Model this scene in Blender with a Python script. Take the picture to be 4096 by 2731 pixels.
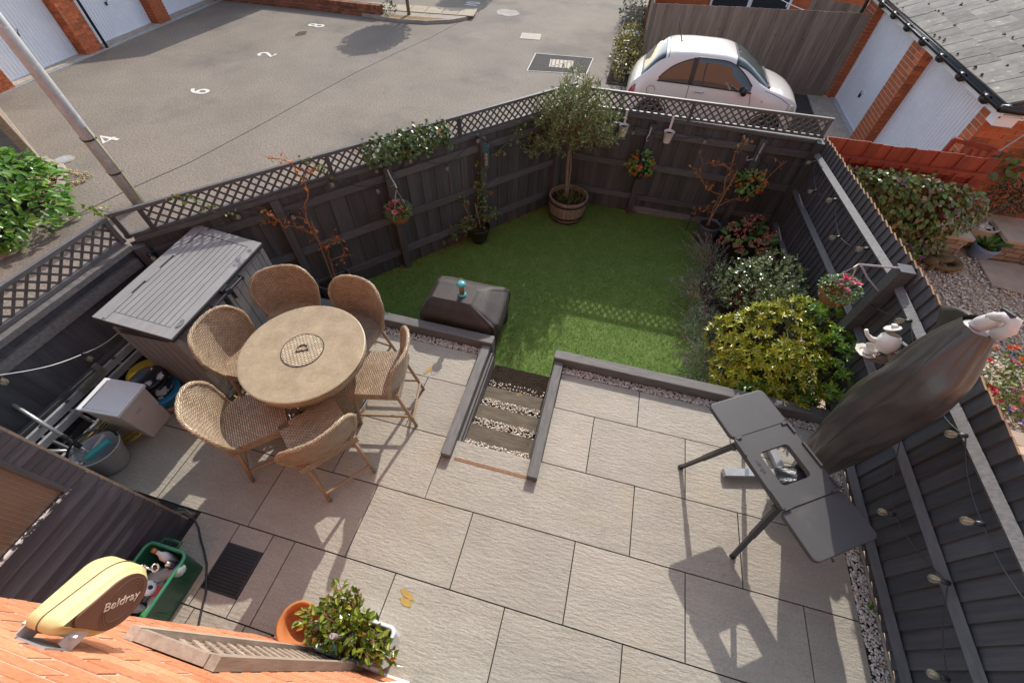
import bpy, math, random
import numpy as np
from mathutils import Matrix, Vector

for o in list(bpy.data.objects):
    bpy.data.objects.remove(o)
random.seed(11)
rng = np.random.default_rng(11)
SC = bpy.context.scene
COL = SC.collection
PI = math.pi

# ------------------------------------------------------------------ camera, sky, sun, exposure
CAM_LOC = Vector((1.4186, -0.9793, 3.7804))
cd = bpy.data.cameras.new('camera')
cd.sensor_width = 36.0
cd.lens = 36.0 * 1657.2 / 4096.0
cd.clip_start = 0.02
cd.clip_end = 400
cam = bpy.data.objects.new('camera', cd)
COL.objects.link(cam)
cam.matrix_world = (Matrix.Translation(CAM_LOC) @ Matrix.Rotation(0.225764, 4, 'Z')
                    @ Matrix.Rotation(0.669116, 4, 'X') @ Matrix.Rotation(0.0387, 4, 'Z'))
SC.camera = cam

TO_SUN = Vector((0.089, 1.474, 1.0)).normalized()
world = bpy.data.worlds.new('World')
SC.world = world
world.use_nodes = True
wn = world.node_tree.nodes
wl = world.node_tree.links
wn.clear()
sky = wn.new('ShaderNodeTexSky')
sky.sky_type = 'NISHITA'
sky.sun_disc = False
sky.sun_elevation = math.radians(34.1)
sky.sun_rotation = math.radians(3.5)
hs = wn.new('ShaderNodeHueSaturation')
hs.inputs['Saturation'].default_value = 0.72
bg = wn.new('ShaderNodeBackground')
bg.inputs['Strength'].default_value = 0.15
wo = wn.new('ShaderNodeOutputWorld')
wl.new(sky.outputs[0], hs.inputs['Color'])
wl.new(hs.outputs[0], bg.inputs['Color'])
wl.new(bg.outputs[0], wo.inputs[0])

sd = bpy.data.lights.new('sun', 'SUN')
sd.energy = 2.25
sd.angle = math.radians(0.5)
sd.color = (1.0, 0.965, 0.90)
sun = bpy.data.objects.new('sun', sd)
COL.objects.link(sun)
sun.location = (0, 20, 20)
sun.rotation_euler = TO_SUN.to_track_quat('Z', 'Y').to_euler()

SC.view_settings.view_transform = 'Standard'
SC.view_settings.look = 'None'
SC.view_settings.exposure = 1.02
SC.view_settings.gamma = 1.0
SC.view_settings.use_curve_mapping = False

LAWN_Z = -0.40
ROAD_Z = -0.50

# ------------------------------------------------------------------ object helpers
LOCAL = set()


def par(o, p):
    if p is None:
        return o
    o.parent = p
    if p.name not in LOCAL:
        o.matrix_parent_inverse = p.matrix_basis.inverted()
    return o


def tag(o, label=None, cat=None, group=None, kind=None):
    if label: o['label'] = label
    if cat: o['category'] = cat
    if group: o['group'] = group
    if kind: o['kind'] = kind
    return o


def thing(name, label, cat, loc=(0, 0, 0), rz=0.0, group=None, local=False):
    o = bpy.data.objects.new(name, None)
    COL.objects.link(o)
    o.empty_display_size = 0.1
    o.location = loc
    o.rotation_euler = (0, 0, rz)
    tag(o, label, cat, group)
    if local:
        LOCAL.add(o.name)
    return o


def copy_tree(o, parent=None):
    c = o.copy()
    COL.objects.link(c)
    if parent is not None:
        c.parent = parent
    if o.name in LOCAL:
        LOCAL.add(c.name)
    for ch in list(o.children):
        copy_tree(ch, c)
    return c


def mats_of(m):
    return list(m) if isinstance(m, (list, tuple)) else [m]


class MB:
    def __init__(self):
        self.v = []; self.f = []; self.m = []

    def add(self, vs, fs, mi=0):
        k = len(self.v)
        self.v.extend([tuple(p) for p in vs])
        self.f.extend([tuple(i + k for i in f) for f in fs])
        self.m.extend([mi] * len(fs))
        return self

    def box(self, c, s, R=None, mi=0):
        c = Vector(c)
        vs = []
        for x in (-.5, .5):
            for y in (-.5, .5):
                for z in (-.5, .5):
                    p = Vector((x * s[0], y * s[1], z * s[2]))
                    if R is not None: p = R @ p
                    vs.append(p + c)
        return self.add(vs, [(0, 1, 3, 2), (4, 6, 7, 5), (0, 4, 5, 1), (2, 3, 7, 6), (0, 2, 6, 4), (1, 5, 7, 3)], mi)

    def beam(self, p0, p1, w, h, mi=0, up=(0, 0, 1)):
        R, L, c = frame(p0, p1, up)
        return self.box(c, (L, w, h), R, mi)

    def tube(self, pts, r, n=8, mi=0, closed=False):
        pts = [Vector(p) for p in pts]
        k = len(pts)
        rs = r if isinstance(r, (list, tuple)) else [r] * k
        vs = []; fs = []
        prev = None
        for i, p in enumerate(pts):
            if closed:
                t = pts[(i + 1) % k] - pts[i - 1]
            else:
                t = pts[min(i + 1, k - 1)] - pts[max(i - 1, 0)]
            if t.length < 1e-9: t = Vector((0, 0, 1))
            t.normalize()
            if prev is None:
                a = Vector((0, 0, 1)) if abs(t.z) < .9 else Vector((1, 0, 0))
                prev = (a - t * a.dot(t)).normalized()
            else:
                prev = (prev - t * prev.dot(t))
                prev = prev.normalized() if prev.length > 1e-6 else t.orthogonal().normalized()
            b = t.cross(prev)
            for j in range(n):
                a = 2 * PI * j / n
                vs.append(p + (prev * math.cos(a) + b * math.sin(a)) * rs[i])
        seg = k if closed else k - 1
        for i in range(seg):
            for j in range(n):
                a = i * n + j; b2 = i * n + (j + 1) % n
                c2 = ((i + 1) % k) * n + (j + 1) % n; d2 = ((i + 1) % k) * n + j
                fs.append((a, b2, c2, d2))
        if not closed:
            fs.append(tuple(reversed(range(n))))
            fs.append(tuple(range((k - 1) * n, k * n)))
        return self.add(vs, fs, mi)

    def lathe(self, prof, c=(0, 0, 0), n=28, mi=0, sx=1, sy=1, R=None, cap=True):
        c = Vector(c); vs = []; fs = []
        for (r, z) in prof:
            for j in range(n):
                a = 2 * PI * j / n
                p = Vector((r * math.cos(a) * sx, r * math.sin(a) * sy, z))
                if R is not None: p = R @ p
                vs.append(p + c)
        for i in range(len(prof) - 1):
            for j in range(n):
                fs.append((i * n + j, i * n + (j + 1) % n, (i + 1) * n + (j + 1) % n, (i + 1) * n + j))
        if cap:
            fs.append(tuple(reversed(range(n))))
            fs.append(tuple(range((len(prof) - 1) * n, len(prof) * n)))
        return self.add(vs, fs, mi)

    def prism(self, poly, z0, z1, mi=0):
        k = len(poly)
        vs = [(x, y, z0) for x, y in poly] + [(x, y, z1) for x, y in poly]
        fs = [tuple(reversed(range(k))), tuple(range(k, 2 * k))]
        fs += [(i, (i + 1) % k, k + (i + 1) % k, k + i) for i in range(k)]
        return self.add(vs, fs, mi)

    def build(self, name, m, parent=None, smooth=False, bevel=0, sub=0, angle=None):
        me = bpy.data.meshes.new(name)
        me.from_pydata(self.v, [], self.f)
        for q in mats_of(m): me.materials.append(q)
        if len(mats_of(m)) > 1:
            me.polygons.foreach_set('material_index', self.m)
        if smooth:
            me.polygons.foreach_set('use_smooth', [True] * len(me.polygons))
        me.update()
        o = bpy.data.objects.new(name, me)
        COL.objects.link(o)
        if bevel:
            b = o.modifiers.new('bevel', 'BEVEL'); b.width = bevel; b.segments = 2; b.limit_method = 'ANGLE'
        if sub:
            s = o.modifiers.new('sub', 'SUBSURF'); s.levels = sub; s.render_levels = sub
        return par(o, parent)


def frame(p0, p1, up=(0, 0, 1)):
    p0 = Vector(p0); p1 = Vector(p1); x = p1 - p0; L = x.length; x.normalize()
    up = Vector(up)
    z = up - x * up.dot(x)
    z = z.normalized() if z.length > 1e-5 else x.orthogonal().normalized()
    y = z.cross(x)
    R = Matrix((x, y, z)).transposed()
    return R, L, (p0 + p1) / 2


CUBES = {}


def cube_mesh(mats, name='block'):
    key = tuple(m.name for m in mats_of(mats))
    if key not in CUBES:
        mb = MB().box((0, 0, 0), (1, 1, 1))
        me = bpy.data.meshes.new('block')
        me.from_pydata(mb.v, [], mb.f)
        for q in mats_of(mats): me.materials.append(q)
        if len(mats_of(mats)) > 1:          # second material: -y... the unpainted back (+y) and the cut top
            me.polygons.foreach_set('material_index', [len(mats_of(mats)) - 1] * 2 + [0, 1, 0, 1])
        CUBES[key] = me
    return CUBES[key]


def bx(name, m, c, s, parent=None, R=None, rz=None):
    o = bpy.data.objects.new(name, cube_mesh(m))
    COL.objects.link(o)
    if rz is not None: R = Matrix.Rotation(rz, 3, 'Z')
    R = R if R is not None else Matrix.Identity(3)
    o.matrix_basis = Matrix.LocRotScale(Vector(c), R, Vector(s))
    return par(o, parent)


def bm_(name, m, p0, p1, w, h, parent=None, up=(0, 0, 1)):
    R, L, c = frame(p0, p1, up)
    return bx(name, m, c, (L, w, h), parent, R)


def meshobj(name, v, f, m, parent=None, smooth=False, rnd=None, uv=None, loops=None):
    me = bpy.data.meshes.new(name)
    v = np.asarray(v, np.float32); f = np.asarray(f, np.int32)
    n = f.shape[1]
    me.vertices.add(len(v)); me.vertices.foreach_set('co', v.ravel())
    me.loops.add(f.size); me.loops.foreach_set('vertex_index', f.ravel())
    me.polygons.add(len(f))
    me.polygons.foreach_set('loop_start', np.arange(0, f.size, n, dtype=np.int32))
    me.polygons.foreach_set('loop_total', np.full(len(f), n, np.int32))
    if smooth: me.polygons.foreach_set('use_smooth', np.ones(len(f), bool))
    for q in mats_of(m): me.materials.append(q)
    if rnd is not None:
        a = me.attributes.new('rnd', 'FLOAT', 'POINT'); a.data.foreach_set('value', np.asarray(rnd, np.float32))
    if uv is not None:
        u = me.uv_layers.new(name='UVMap'); u.data.foreach_set('uv', np.asarray(uv, np.float32).ravel())
    me.update(calc_edges=True)
    o = bpy.data.objects.new(name, me); COL.objects.link(o)
    return par(o, parent)


def grid(name, fn, nu, nv, m, parent=None, closed=False, uvs=(1, 1), thick=0, smooth=True):
    """surface fn(u,v), u,v in 0..1, with uv in metres"""
    vs = [fn(i / nu, j / nv) for j in range(nv + 1) for i in range(nu + 1)]
    fs = []; uv = []
    for j in range(nv):
        for i in range(nu):
            a = j * (nu + 1) + i
            fs.append((a, a + 1, a + nu + 2, a + nu + 1))
            for (p, q) in ((i, j), (i + 1, j), (i + 1, j + 1), (i, j + 1)):
                uv.append((p / nu * uvs[0], q / nv * uvs[1]))
    o = meshobj(name, [tuple(p) for p in vs], fs, m, parent, smooth, uv=uv)
    if thick:
        s = o.modifiers.new('solid', 'SOLIDIFY'); s.thickness = thick; s.offset = 0
    return o


def text_mesh(name, body, size, M4, m, parent, extrude=0.002):
    cu = bpy.data.curves.new(name, 'FONT')
    cu.body = body; cu.size = size; cu.extrude = extrude; cu.align_x = 'CENTER'; cu.align_y = 'CENTER'
    t = bpy.data.objects.new(name + '_tmp', cu); COL.objects.link(t)
    dg = bpy.context.evaluated_depsgraph_get()
    me = bpy.data.meshes.new_from_object(t.evaluated_get(dg))
    bpy.data.objects.remove(t)
    me.materials.clear(); me.materials.append(m)
    o = bpy.data.objects.new(name, me); COL.objects.link(o)
    o.matrix_basis = M4
    return par(o, parent)


# ------------------------------------------------------------------ materials
MATS = {}


def new_mat(name):
    m = bpy.data.materials.new(name); m.use_nodes = True
    nt = m.node_tree
    b = nt.nodes['Principled BSDF']
    return m, nt.nodes, nt.links, b


def mix_rgb(N, L, fac, a, b, blend='MIX'):
    n = N.new('ShaderNodeMix'); n.data_type = 'RGBA'; n.blend_type = blend
    for sock, val in ((n.inputs[0], fac), (n.inputs[6], a), (n.inputs[7], b)):
        if hasattr(val, 'links'): L.new(val, sock)
        elif isinstance(val, (int, float)): sock.default_value = val
        else: sock.default_value = (*val, 1)
    return n.outputs[2]


def ramp(N, L, fac, stops):
    r = N.new('ShaderNodeValToRGB')
    el = r.color_ramp.elements
    while len(el) < len(stops): el.new(0.5)
    for e, (p, c) in zip(el, stops):
        e.position = p
        e.color = (*c, 1) if not isinstance(c, (int, float)) else (c, c, c, 1)
    L.new(fac, r.inputs[0])
    return r.outputs[0]


def noise_tex(N, L, vec, scale, detail=4, rough=.6, stretch=None):
    if stretch is not None:
        mp = N.new('ShaderNodeMapping'); mp.inputs['Scale'].default_value = stretch
        L.new(vec, mp.inputs['Vector']); vec = mp.outputs[0]
    n = N.new('ShaderNodeTexNoise'); n.inputs['Scale'].default_value = scale
    n.inputs['Detail'].default_value = detail; n.inputs['Roughness'].default_value = rough
    L.new(vec, n.inputs['Vector'])
    return n.outputs[0]


def MAT(name, col, col2=None, rough=.6, spec=.4, scale=6, stretch=(1, 1, 1), bump=0., bscale=60, objvar=0.,
        metal=0., spots=None, spot_scale=3, spot_lo=.6, spot_hi=.7, coat=0., bdist=.004, fine=None, bstretch=None):
    """world-position based grain: colour wanders between col and col2, optional blotches, bump, per-object tint"""
    if name in MATS: return MATS[name]
    m, N, L, b = new_mat(name)
    geo = N.new('ShaderNodeNewGeometry'); pos = geo.outputs['Position']
    oi = N.new('ShaderNodeObjectInfo')
    if objvar:
        cmb = N.new('ShaderNodeVectorMath'); cmb.operation = 'ADD'
        sc_ = N.new('ShaderNodeVectorMath'); sc_.operation = 'SCALE'
        sc_.inputs[0].default_value = (17.3, 9.1, 23.7)
        L.new(oi.outputs['Random'], sc_.inputs['Scale'])
        L.new(pos, cmb.inputs[0]); L.new(sc_.outputs[0], cmb.inputs[1]); pos = cmb.outputs[0]
    col2 = col2 or tuple(c * .75 for c in col)
    f = noise_tex(N, L, pos, scale, 6, .65, stretch)
    out = ramp(N, L, f, [(.32, col), (.68, col2)])
    if fine:
        g = noise_tex(N, L, pos, fine[0], 2, .5)
        out = mix_rgb(N, L, 1.0, out, ramp(N, L, g, [(.3, 1 - fine[1]), (.7, 1 + fine[1])]), 'MULTIPLY')
    if spots:
        g = noise_tex(N, L, pos, spot_scale, 5, .6)
        out = mix_rgb(N, L, ramp(N, L, g, [(spot_lo, 0), (spot_hi, 1)]), out, spots)
    if objvar:
        mr = N.new('ShaderNodeMapRange'); L.new(oi.outputs['Random'], mr.inputs[0])
        mr.inputs[3].default_value = 1 - objvar; mr.inputs[4].default_value = 1 + objvar
        out = mix_rgb(N, L, 1.0, out, mr.outputs[0], 'MULTIPLY')
    L.new(out, b.inputs['Base Color'])
    b.inputs['Roughness'].default_value = rough
    b.inputs['Specular IOR Level'].default_value = spec
    b.inputs['Metallic'].default_value = metal
    b.inputs['Coat Weight'].default_value = coat
    if bump:
        h = noise_tex(N, L, pos, bscale, 5, .65, bstretch or stretch)
        bp = N.new('ShaderNodeBump'); bp.inputs['Strength'].default_value = bump
        bp.inputs['Distance'].default_value = bdist
        L.new(h, bp.inputs['Height']); L.new(bp.outputs[0], b.inputs['Normal'])
    MATS[name] = m
    return m


def LEAF(name, stops, rough=.45, spec=.4, trans=.22):
    """leaf colour picked per leaf"""
    if name in MATS: return MATS[name]
    m, N, L, b = new_mat(name)
    at = N.new('ShaderNodeAttribute'); at.attribute_name = 'rnd'
    oi = N.new('ShaderNodeObjectInfo')
    ad = N.new('ShaderNodeMath'); ad.operation = 'ADD'
    fr = N.new('ShaderNodeMath'); fr.operation = 'FRACT'
    L.new(at.outputs['Fac'], ad.inputs[0]); L.new(oi.outputs['Random'], ad.inputs[1]); L.new(ad.outputs[0], fr.inputs[0])
    c = ramp(N, L, fr.outputs[0], stops)
    geo = N.new('ShaderNodeNewGeometry')
    g = noise_tex(N, L, geo.outputs['Position'], 60, 2, .5)
    c = mix_rgb(N, L, 1.0, c, ramp(N, L, g, [(.3, .75), (.7, 1.2)]), 'MULTIPLY')
    L.new(c, b.inputs['Base Color'])
    b.inputs['Roughness'].default_value = rough
    b.inputs['Specular IOR Level'].default_value = spec
    tr = N.new('ShaderNodeBsdfTranslucent'); L.new(c, tr.inputs['Color'])
    mx = N.new('ShaderNodeMixShader'); mx.inputs[0].default_value = trans
    L.new(b.outputs[0], mx.inputs[1]); L.new(tr.outputs[0], mx.inputs[2])
    L.new(mx.outputs[0], N['Material Output'].inputs[0])
    MATS[name] = m
    return m


def WEAVE(name, c1, c2, gap, su=.030, sv=.0135, rough=.38):
    """woven strands from uv in metres"""
    if name in MATS: return MATS[name]
    m, N, L, b = new_mat(name)
    tc = N.new('ShaderNodeTexCoord')
    br = N.new('ShaderNodeTexBrick')
    br.inputs['Scale'].default_value = 1.0
    br.inputs['Brick Width'].default_value = su
    br.inputs['Row Height'].default_value = sv
    br.inputs['Mortar Size'].default_value = sv * .20
    br.inputs['Mortar Smooth'].default_value = 1.0
    br.inputs['Color1'].default_value = (*c1, 1); br.inputs['Color2'].default_value = (*c2, 1)
    br.inputs['Mortar'].default_value = (*gap, 1)
    L.new(tc.outputs['UV'], br.inputs['Vector'])
    geo = N.new('ShaderNodeNewGeometry')
    g = noise_tex(N, L, geo.outputs['Position'], 9, 4, .6)
    c = mix_rgb(N, L, 1.0, br.outputs['Color'], ramp(N, L, g, [(.3, .8), (.7, 1.15)]), 'MULTIPLY')
    L.new(c, b.inputs['Base Color'])
    b.inputs['Roughness'].default_value = rough
    bp = N.new('ShaderNodeBump'); bp.invert = True
    bp.inputs['Strength'].default_value = .9; bp.inputs['Distance'].default_value = .006
    L.new(br.outputs['Fac'], bp.inputs['Height']); L.new(bp.outputs[0], b.inputs['Normal'])
    MATS[name] = m
    return m


def GLASS(name, col, rough=.02, alpha=.35):
    if name in MATS: return MATS[name]
    m, N, L, b = new_mat(name)
    b.inputs['Base Color'].default_value = (*col, 1)
    b.inputs['Roughness'].default_value = rough
    b.inputs['Specular IOR Level'].default_value = .6
    tr = N.new('ShaderNodeBsdfTransparent')
    mx = N.new('ShaderNodeMixShader'); mx.inputs[0].default_value = alpha
    L.new(tr.outputs[0], mx.inputs[1]); L.new(b.outputs[0], mx.inputs[2])
    L.new(mx.outputs[0], N['Material Output'].inputs[0])
    MATS[name] = m
    return m


V_GRAIN = (9, 9, .7); X_GRAIN = (.7, 9, 9); Y_GRAIN = (9, .7, 9)
dark_v = MAT('charcoal_paint_upright', (.086, .081, .080), (.052, .050, .051), .55, .35, 3, V_GRAIN, .5, 9, .22, spots=(.09, .085, .08), spot_scale=5, spot_lo=.66, spot_hi=.78)
dark_h = MAT('charcoal_paint_rail', (.112, .107, .105), (.072, .07, .07), .55, .35, 4, (2, 2, 14), .5, 7, .15, spots=(.13, .125, .12), spot_scale=4, spot_lo=.66, spot_hi=.8)
dark_slat = MAT('charcoal_paint_lattice', (.105, .095, .09), (.07, .065, .062), .6, .3, 9, (1, 1, 1), .3, 30, .15)
grey_worn_sunlit = MAT('worn_and_sunlit_grey_paint', (.20, .19, .18), (.11, .107, .104), .6, .3, 4, (2, 9, 9), .5, 8, .12, spots=(.19, .18, .165), spot_scale=5, spot_lo=.6, spot_hi=.75)
dark_side = MAT('charcoal_paint_side_fence', (.088, .088, .094), (.052, .053, .06), .5, .4, 3, V_GRAIN, .5, 9, .2, spots=(.1, .1, .105), spot_scale=7, spot_lo=.68, spot_hi=.76)
raw_side = MAT('raw_brown_board_edge', (.10, .07, .05), (.06, .045, .035), .8, .2, 6)
raw_wood = MAT('raw_orange_timber', (.30, .16, .08), (.18, .10, .055), .75, .2, 6, V_GRAIN, .3, 12, .2)
sleeper_m = MAT('grey_sleeper', (.165, .152, .138), (.10, .093, .086), .65, .3, 5, (1.2, 7, 7), .6, 9, .1, spots=(.28, .17, .07), spot_scale=7, spot_lo=.70, spot_hi=.76)
sleeper_y = MAT('grey_sleeper_lengthwise', (.165, .152, .138), (.10, .093, .086), .65, .3, 5, (7, 1.2, 7), .6, 9, .1, spots=(.28, .17, .07), spot_scale=7, spot_lo=.70, spot_hi=.76)
tread_m = MAT('old_tread_timber', (.155, .125, .085), (.08, .066, .046), .75, .2, 5, (1.2, 7, 7), .6, 9, .15, spots=(.24, .15, .06), spot_scale=8, spot_lo=.62, spot_hi=.72)
slab_m = MAT('riven_stone_slab', (.365, .322, .258), (.30, .264, .212), .58, .3, 2.2, (1.0, 2.6, 1), .8, 13, .075, bdist=.012, bstretch=(1.0, 3.6, 1), spots=(.36, .28, .17), spot_scale=1.3, spot_lo=.58, spot_hi=.9, fine=(70, .12))
joint_m = MAT('dark_joint', (.035, .03, .027), rough=.9)
asphalt = MAT('worn_asphalt', (.255, .215, .17), (.20, .168, .135), .9, .2, .7, (1, 1, 1), .7, 60, 0, spots=(.115, .10, .088), spot_scale=.5, spot_lo=.52, spot_hi=.80, bdist=.015, fine=(30, .32))
asphalt_dark = MAT('newer_asphalt', (.075, .068, .06), (.055, .05, .045), .9, .2, 3, (1, 1, 1), .8, 70, 0, bdist=.02, fine=(28, .4))
tar = MAT('tar_line', (.05, .045, .04), rough=.8)
white_line = MAT('white_road_paint', (.72, .69, .62), (.55, .52, .46), .8, .2, 14)
concrete = MAT('concrete', (.40, .34, .27), (.29, .25, .2), .85, .2, 4, (1, 1, 1), .5, 40, .1, fine=(30, .2))
paving = MAT('sand_paving', (.42, .35, .25), (.33, .27, .19), .85, .2, 3, (1, 1, 1), .4, 40, .08)
mortar = MAT('mortar', (.50, .41, .32), (.40, .33, .26), .9, .1, 20)
brick_m = MAT('orange_red_brick', (.52, .145, .055), (.38, .10, .042), .8, .2, 5, (1, 1, 1), .5, 60, .28, fine=(60, .15))
house_brick = MAT('house_brick', (.62, .27, .145), (.52, .19, .09), .8, .2, 4, (1, 1, 1), .6, 50, .16, spots=(.58, .33, .2), spot_scale=9, spot_lo=.6, spot_hi=.75, fine=(70, .15))
old_brick = MAT('old_brick', (.26, .10, .055), (.17, .07, .04), .85, .2, 5, (1, 1, 1), .5, 60, .3)
door_white = MAT('white_garage_steel', (.74, .76, .80), (.68, .70, .75), .35, .5, 3)
pvc_white = MAT('white_pvc', (.82, .82, .8), (.76, .76, .74), .35, .5, 5)
black_pl = MAT('black_plastic', (.014, .014, .015), (.022, .022, .022), .35, .5, 12)
black_m = MAT('black_metal', (.03, .028, .028), (.045, .042, .04), .45, .5, 20)
grey_steel = MAT('galvanised_steel', (.44, .44, .44), (.32, .325, .33), .4, .5, 9, (1, 1, 1), .2, 30, 0, metal=.15, spots=(.55, .5, .47), spot_scale=14, spot_lo=.6, spot_hi=.65)
alu = MAT('aluminium', (.52, .52, .52), (.42, .42, .42), .35, .5, 8, metal=.7)
chrome = MAT('chrome', (.75, .75, .75), (.7, .7, .7), .15, .5, 8, metal=1)
taupe_v = MAT('weathered_taupe_board', (.255, .205, .165), (.15, .12, .097), .85, .2, 3, (8, 8, .6), .5, 9, .22, spots=(.05, .04, .035), spot_scale=7, spot_lo=.69, spot_hi=.73)
taupe_h = MAT('weathered_wood', (.33, .25, .18), (.2, .15, .11), .85, .2, 4, (2, 2, 10), .5, 9, .15)
cedar = MAT('red_stained_timber', (.32, .06, .027), (.20, .038, .02), .55, .35, 4, (6, 6, 1), .4, 9, .2, spots=(.4, .2, .13), spot_scale=8, spot_lo=.7, spot_hi=.74)
soil = MAT('dark_soil', (.045, .032, .022), (.025, .018, .013), .95, .1, 14, (1, 1, 1), 1, 40, 0, bdist=.03)
turf_m = MAT('turf_backing', (.13, .20, .045), (.09, .15, .03), .8, .2, 6)
stone_c = MAT('cast_stone', (.36, .27, .18), (.25, .19, .13), .85, .2, 8, (1, 1, 1), .6, 40, .2)
sandstone = MAT('pale_sandstone', (.46, .36, .26), (.35, .27, .2), .85, .2, 4, (1, 1, 1), .5, 30, .15)
teal = MAT('teal_plastic', (.08, .36, .36), (.06, .3, .3), .35, .5, 10)
tile_m = MAT('concrete_roof_tile', (.22, .20, .17), (.13, .12, .105), .85, .2, 5, (1, 1, 1), .6, 50, .24, spots=(.36, .33, .25), spot_scale=9, spot_lo=.6, spot_hi=.72)
bark = MAT('pale_bark', (.24, .17, .10), (.15, .10, .06), .8, .2, 12, (4, 4, 1), .5, 20)
twig = MAT('brown_twig', (.34, .16, .075), (.22, .10, .05), .75, .2, 10)
green_stem = MAT('green_stem', (.10, .13, .035), (.07, .09, .03), .6, .3, 10)
stem_grey = MAT('grey_stem', (.12, .115, .09), (.08, .08, .06), .7, .2, 10)
weave_m = WEAVE('wicker_weave', (.46, .335, .215), (.34, .235, .145), (.045, .028, .017), .036, .0165)
weave_fine = WEAVE('wicker_weave_lid', (.58, .48, .32), (.46, .36, .23), (.06, .04, .025), .036, .02)
rope_m = WEAVE('wicker_braid', (.50, .37, .23), (.36, .255, .15), (.05, .03, .02), .055, .015)
leg_m = MAT('cane_leg', (.33, .22, .13), (.25, .165, .095), .45, .4, 12)
tabletop_m = MAT('stone_effect_tabletop', (.37, .29, .18), (.26, .198, .117), .45, .4, 7, (1, 1, 1), .25, 60, 0, fine=(60, .1))
resin = MAT('grey_resin_box', (.25, .245, .235), (.20, .197, .19), .5, .4, 4, (5, 1, 1), .25, 14, .04)
resin_side = MAT('grey_resin_side', (.235, .228, .218), (.19, .184, .176), .5, .4, 4, (5, 5, 1), .2, 14, .04)
resin_dark = MAT('dark_resin', (.035, .035, .036), (.05, .05, .05), .5, .4, 10)
cover_m = MAT('brown_black_cover', (.058, .047, .039), (.036, .030, .026), .6, .35, 5, (1, 1, 1), .35, 35, 0, bdist=.006, spots=(.075, .06, .045), spot_scale=7, spot_lo=.6, spot_hi=.8)
cover_g = MAT('grey_parasol_cover', (.062, .056, .050), (.042, .038, .035), .33, .55, 3, (1, 1, 1), .3, 30, 0, bdist=.006)
# ------------------------------------------------------------------ ground, patio, lawn
def flat(name, poly, z, m, depth=.0, kind='structure'):
    mb = MB()
    if depth: mb.prism(poly, z - depth, z)
    else: mb.add([(x, y, z) for x, y in poly], [tuple(range(len(poly)))])
    return tag(mb.build(name, m), kind=kind)


flat('road', [(-70, -40), (60, -40), (60, 80), (-70, 80)], ROAD_Z, asphalt)
# older lane of darker patched asphalt is one strip with a tar joint
mb = MB()
seam = [(-9.5, 3.2), (-7.0, 4.55), (-4.2, 6.9), (-3.0, 9.6), (-2.6, 12.4), (-3.2, 14.6)]
seam = [(-7.1, 2.6), (-6.75, 3.84), (-6.46, 4.88), (-6.16, 6.5), (-5.86, 8.3), (-5.56, 9.97), (-5.2, 11.6), (-4.8, 13.19), (-4.45, 15.1), (-4.14, 17.04)]
mb.tube([(x + .03 * math.sin(y * 3), y, ROAD_Z - .004) for x, y in seam], .012, 5)
tag(mb.build('tar_joint', tar), kind='structure')

lawn_poly = [(-3.0, 1.15), (-3.0, .9), (-2.9, .9), (.55, 1.70), (.57, 1.705), (1.28, 1.705), (1.29, 1.80), (4.2, 1.80), (4.2, 5.62), (.72, 5.62)]
lawn_poly = [(-2.9, 1.2), (-2.3, 1.78), (.57, 1.78), (.57, 1.70), (1.27, 1.70), (1.27, 1.78), (4.2, 1.78), (4.2, 5.62), (.72, 5.62)]
flat('lawn', lawn_poly, LAWN_Z, turf_m, .3)
patio_poly = [(-2.93, -1.9), (4.19, -1.9), (4.19, 1.745), (1.385, 1.745), (1.385, .405), (.45, .405), (.45, 1.745), (-2.35, 1.745), (-2.9, 1.2)]
patio = flat('patio', patio_poly, -.014, joint_m, .5)

W_, D_ = .905, .6065


def slab(x0, x1, y0, y1):
    g = .009
    tilt = Matrix.Rotation(random.uniform(-.0012, .0012), 3, 'X') @ Matrix.Rotation(random.uniform(-.0012, .0012), 3, 'Y')
    bx('slab', slab_m, ((x0 + x1) / 2, (y0 + y1) / 2, -.011), (x1 - x0 - g, y1 - y0 - g, .022), patio, tilt)


def row(k, xs):
    y0 = k * D_; y1 = y0 + D_
    for a, b in zip(xs, xs[1:]): slab(a, b, y0, y1)


E = 4.03
row(-1, [-2.9, -1.81, -.905, 0, .905, 1.81, 2.715, 3.62, E])
row(0, [-2.9, -2.26, -1.3575, -.4525, .4525, 1.3575, 2.2625, 3.1675, E])
row(1, [-2.75, -1.81, -.905, 0, .45]); row(1, [1.385, 1.81, 2.715, 3.62, E])
for a, b in zip([-2.26, -1.3575, -.4525, .43], [-1.3575, -.4525, .43]): slab(a, b, 2 * D_, 1.65)
for a, b in zip([1.39, 2.24, 3.15], [2.24, 3.15, E]): slab(a, b, 2 * D_, 1.65)
slab(.45, 1.3575 + .03, 0, .40)
# row nearest the house, cut round the drain cover
for x0, x1, y0, y1 in [(-1.36, -.975, -1.213, -.6065), (-.975, -.65, -.755, -.6065), (-.975, -.65, -1.213, -1.085),
                       (-.65, -.45, -1.213, -.6065), (-.45, .4525, -1.213, -.6065), (.4525, 1.3575, -1.213, -.6065), (1.3575, 2.2625, -1.213, -.6065),
                       (2.2625, 3.1675, -1.213, -.6065), (3.1675, E, -1.213, -.6065),
                       (-1.4, -.92, -1.6, -1.213), (-.92, -.48, -1.6, -1.213), (-.48, -.26, -1.6, -1.213)]:
    slab(x0, x1, y0, y1)

# ------------------------------------------------------------------ sleepers and steps
def top(o, label, cat, group=None):
    return tag(o, label, cat, group)


def sleeper(label, c, s, m, name='sleeper', group='grey painted sleepers round the patio edge'):
    o = MB().box(c, s).build(name, m, None, bevel=.008)
    return tag(o, label, 'sleeper', group)


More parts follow.
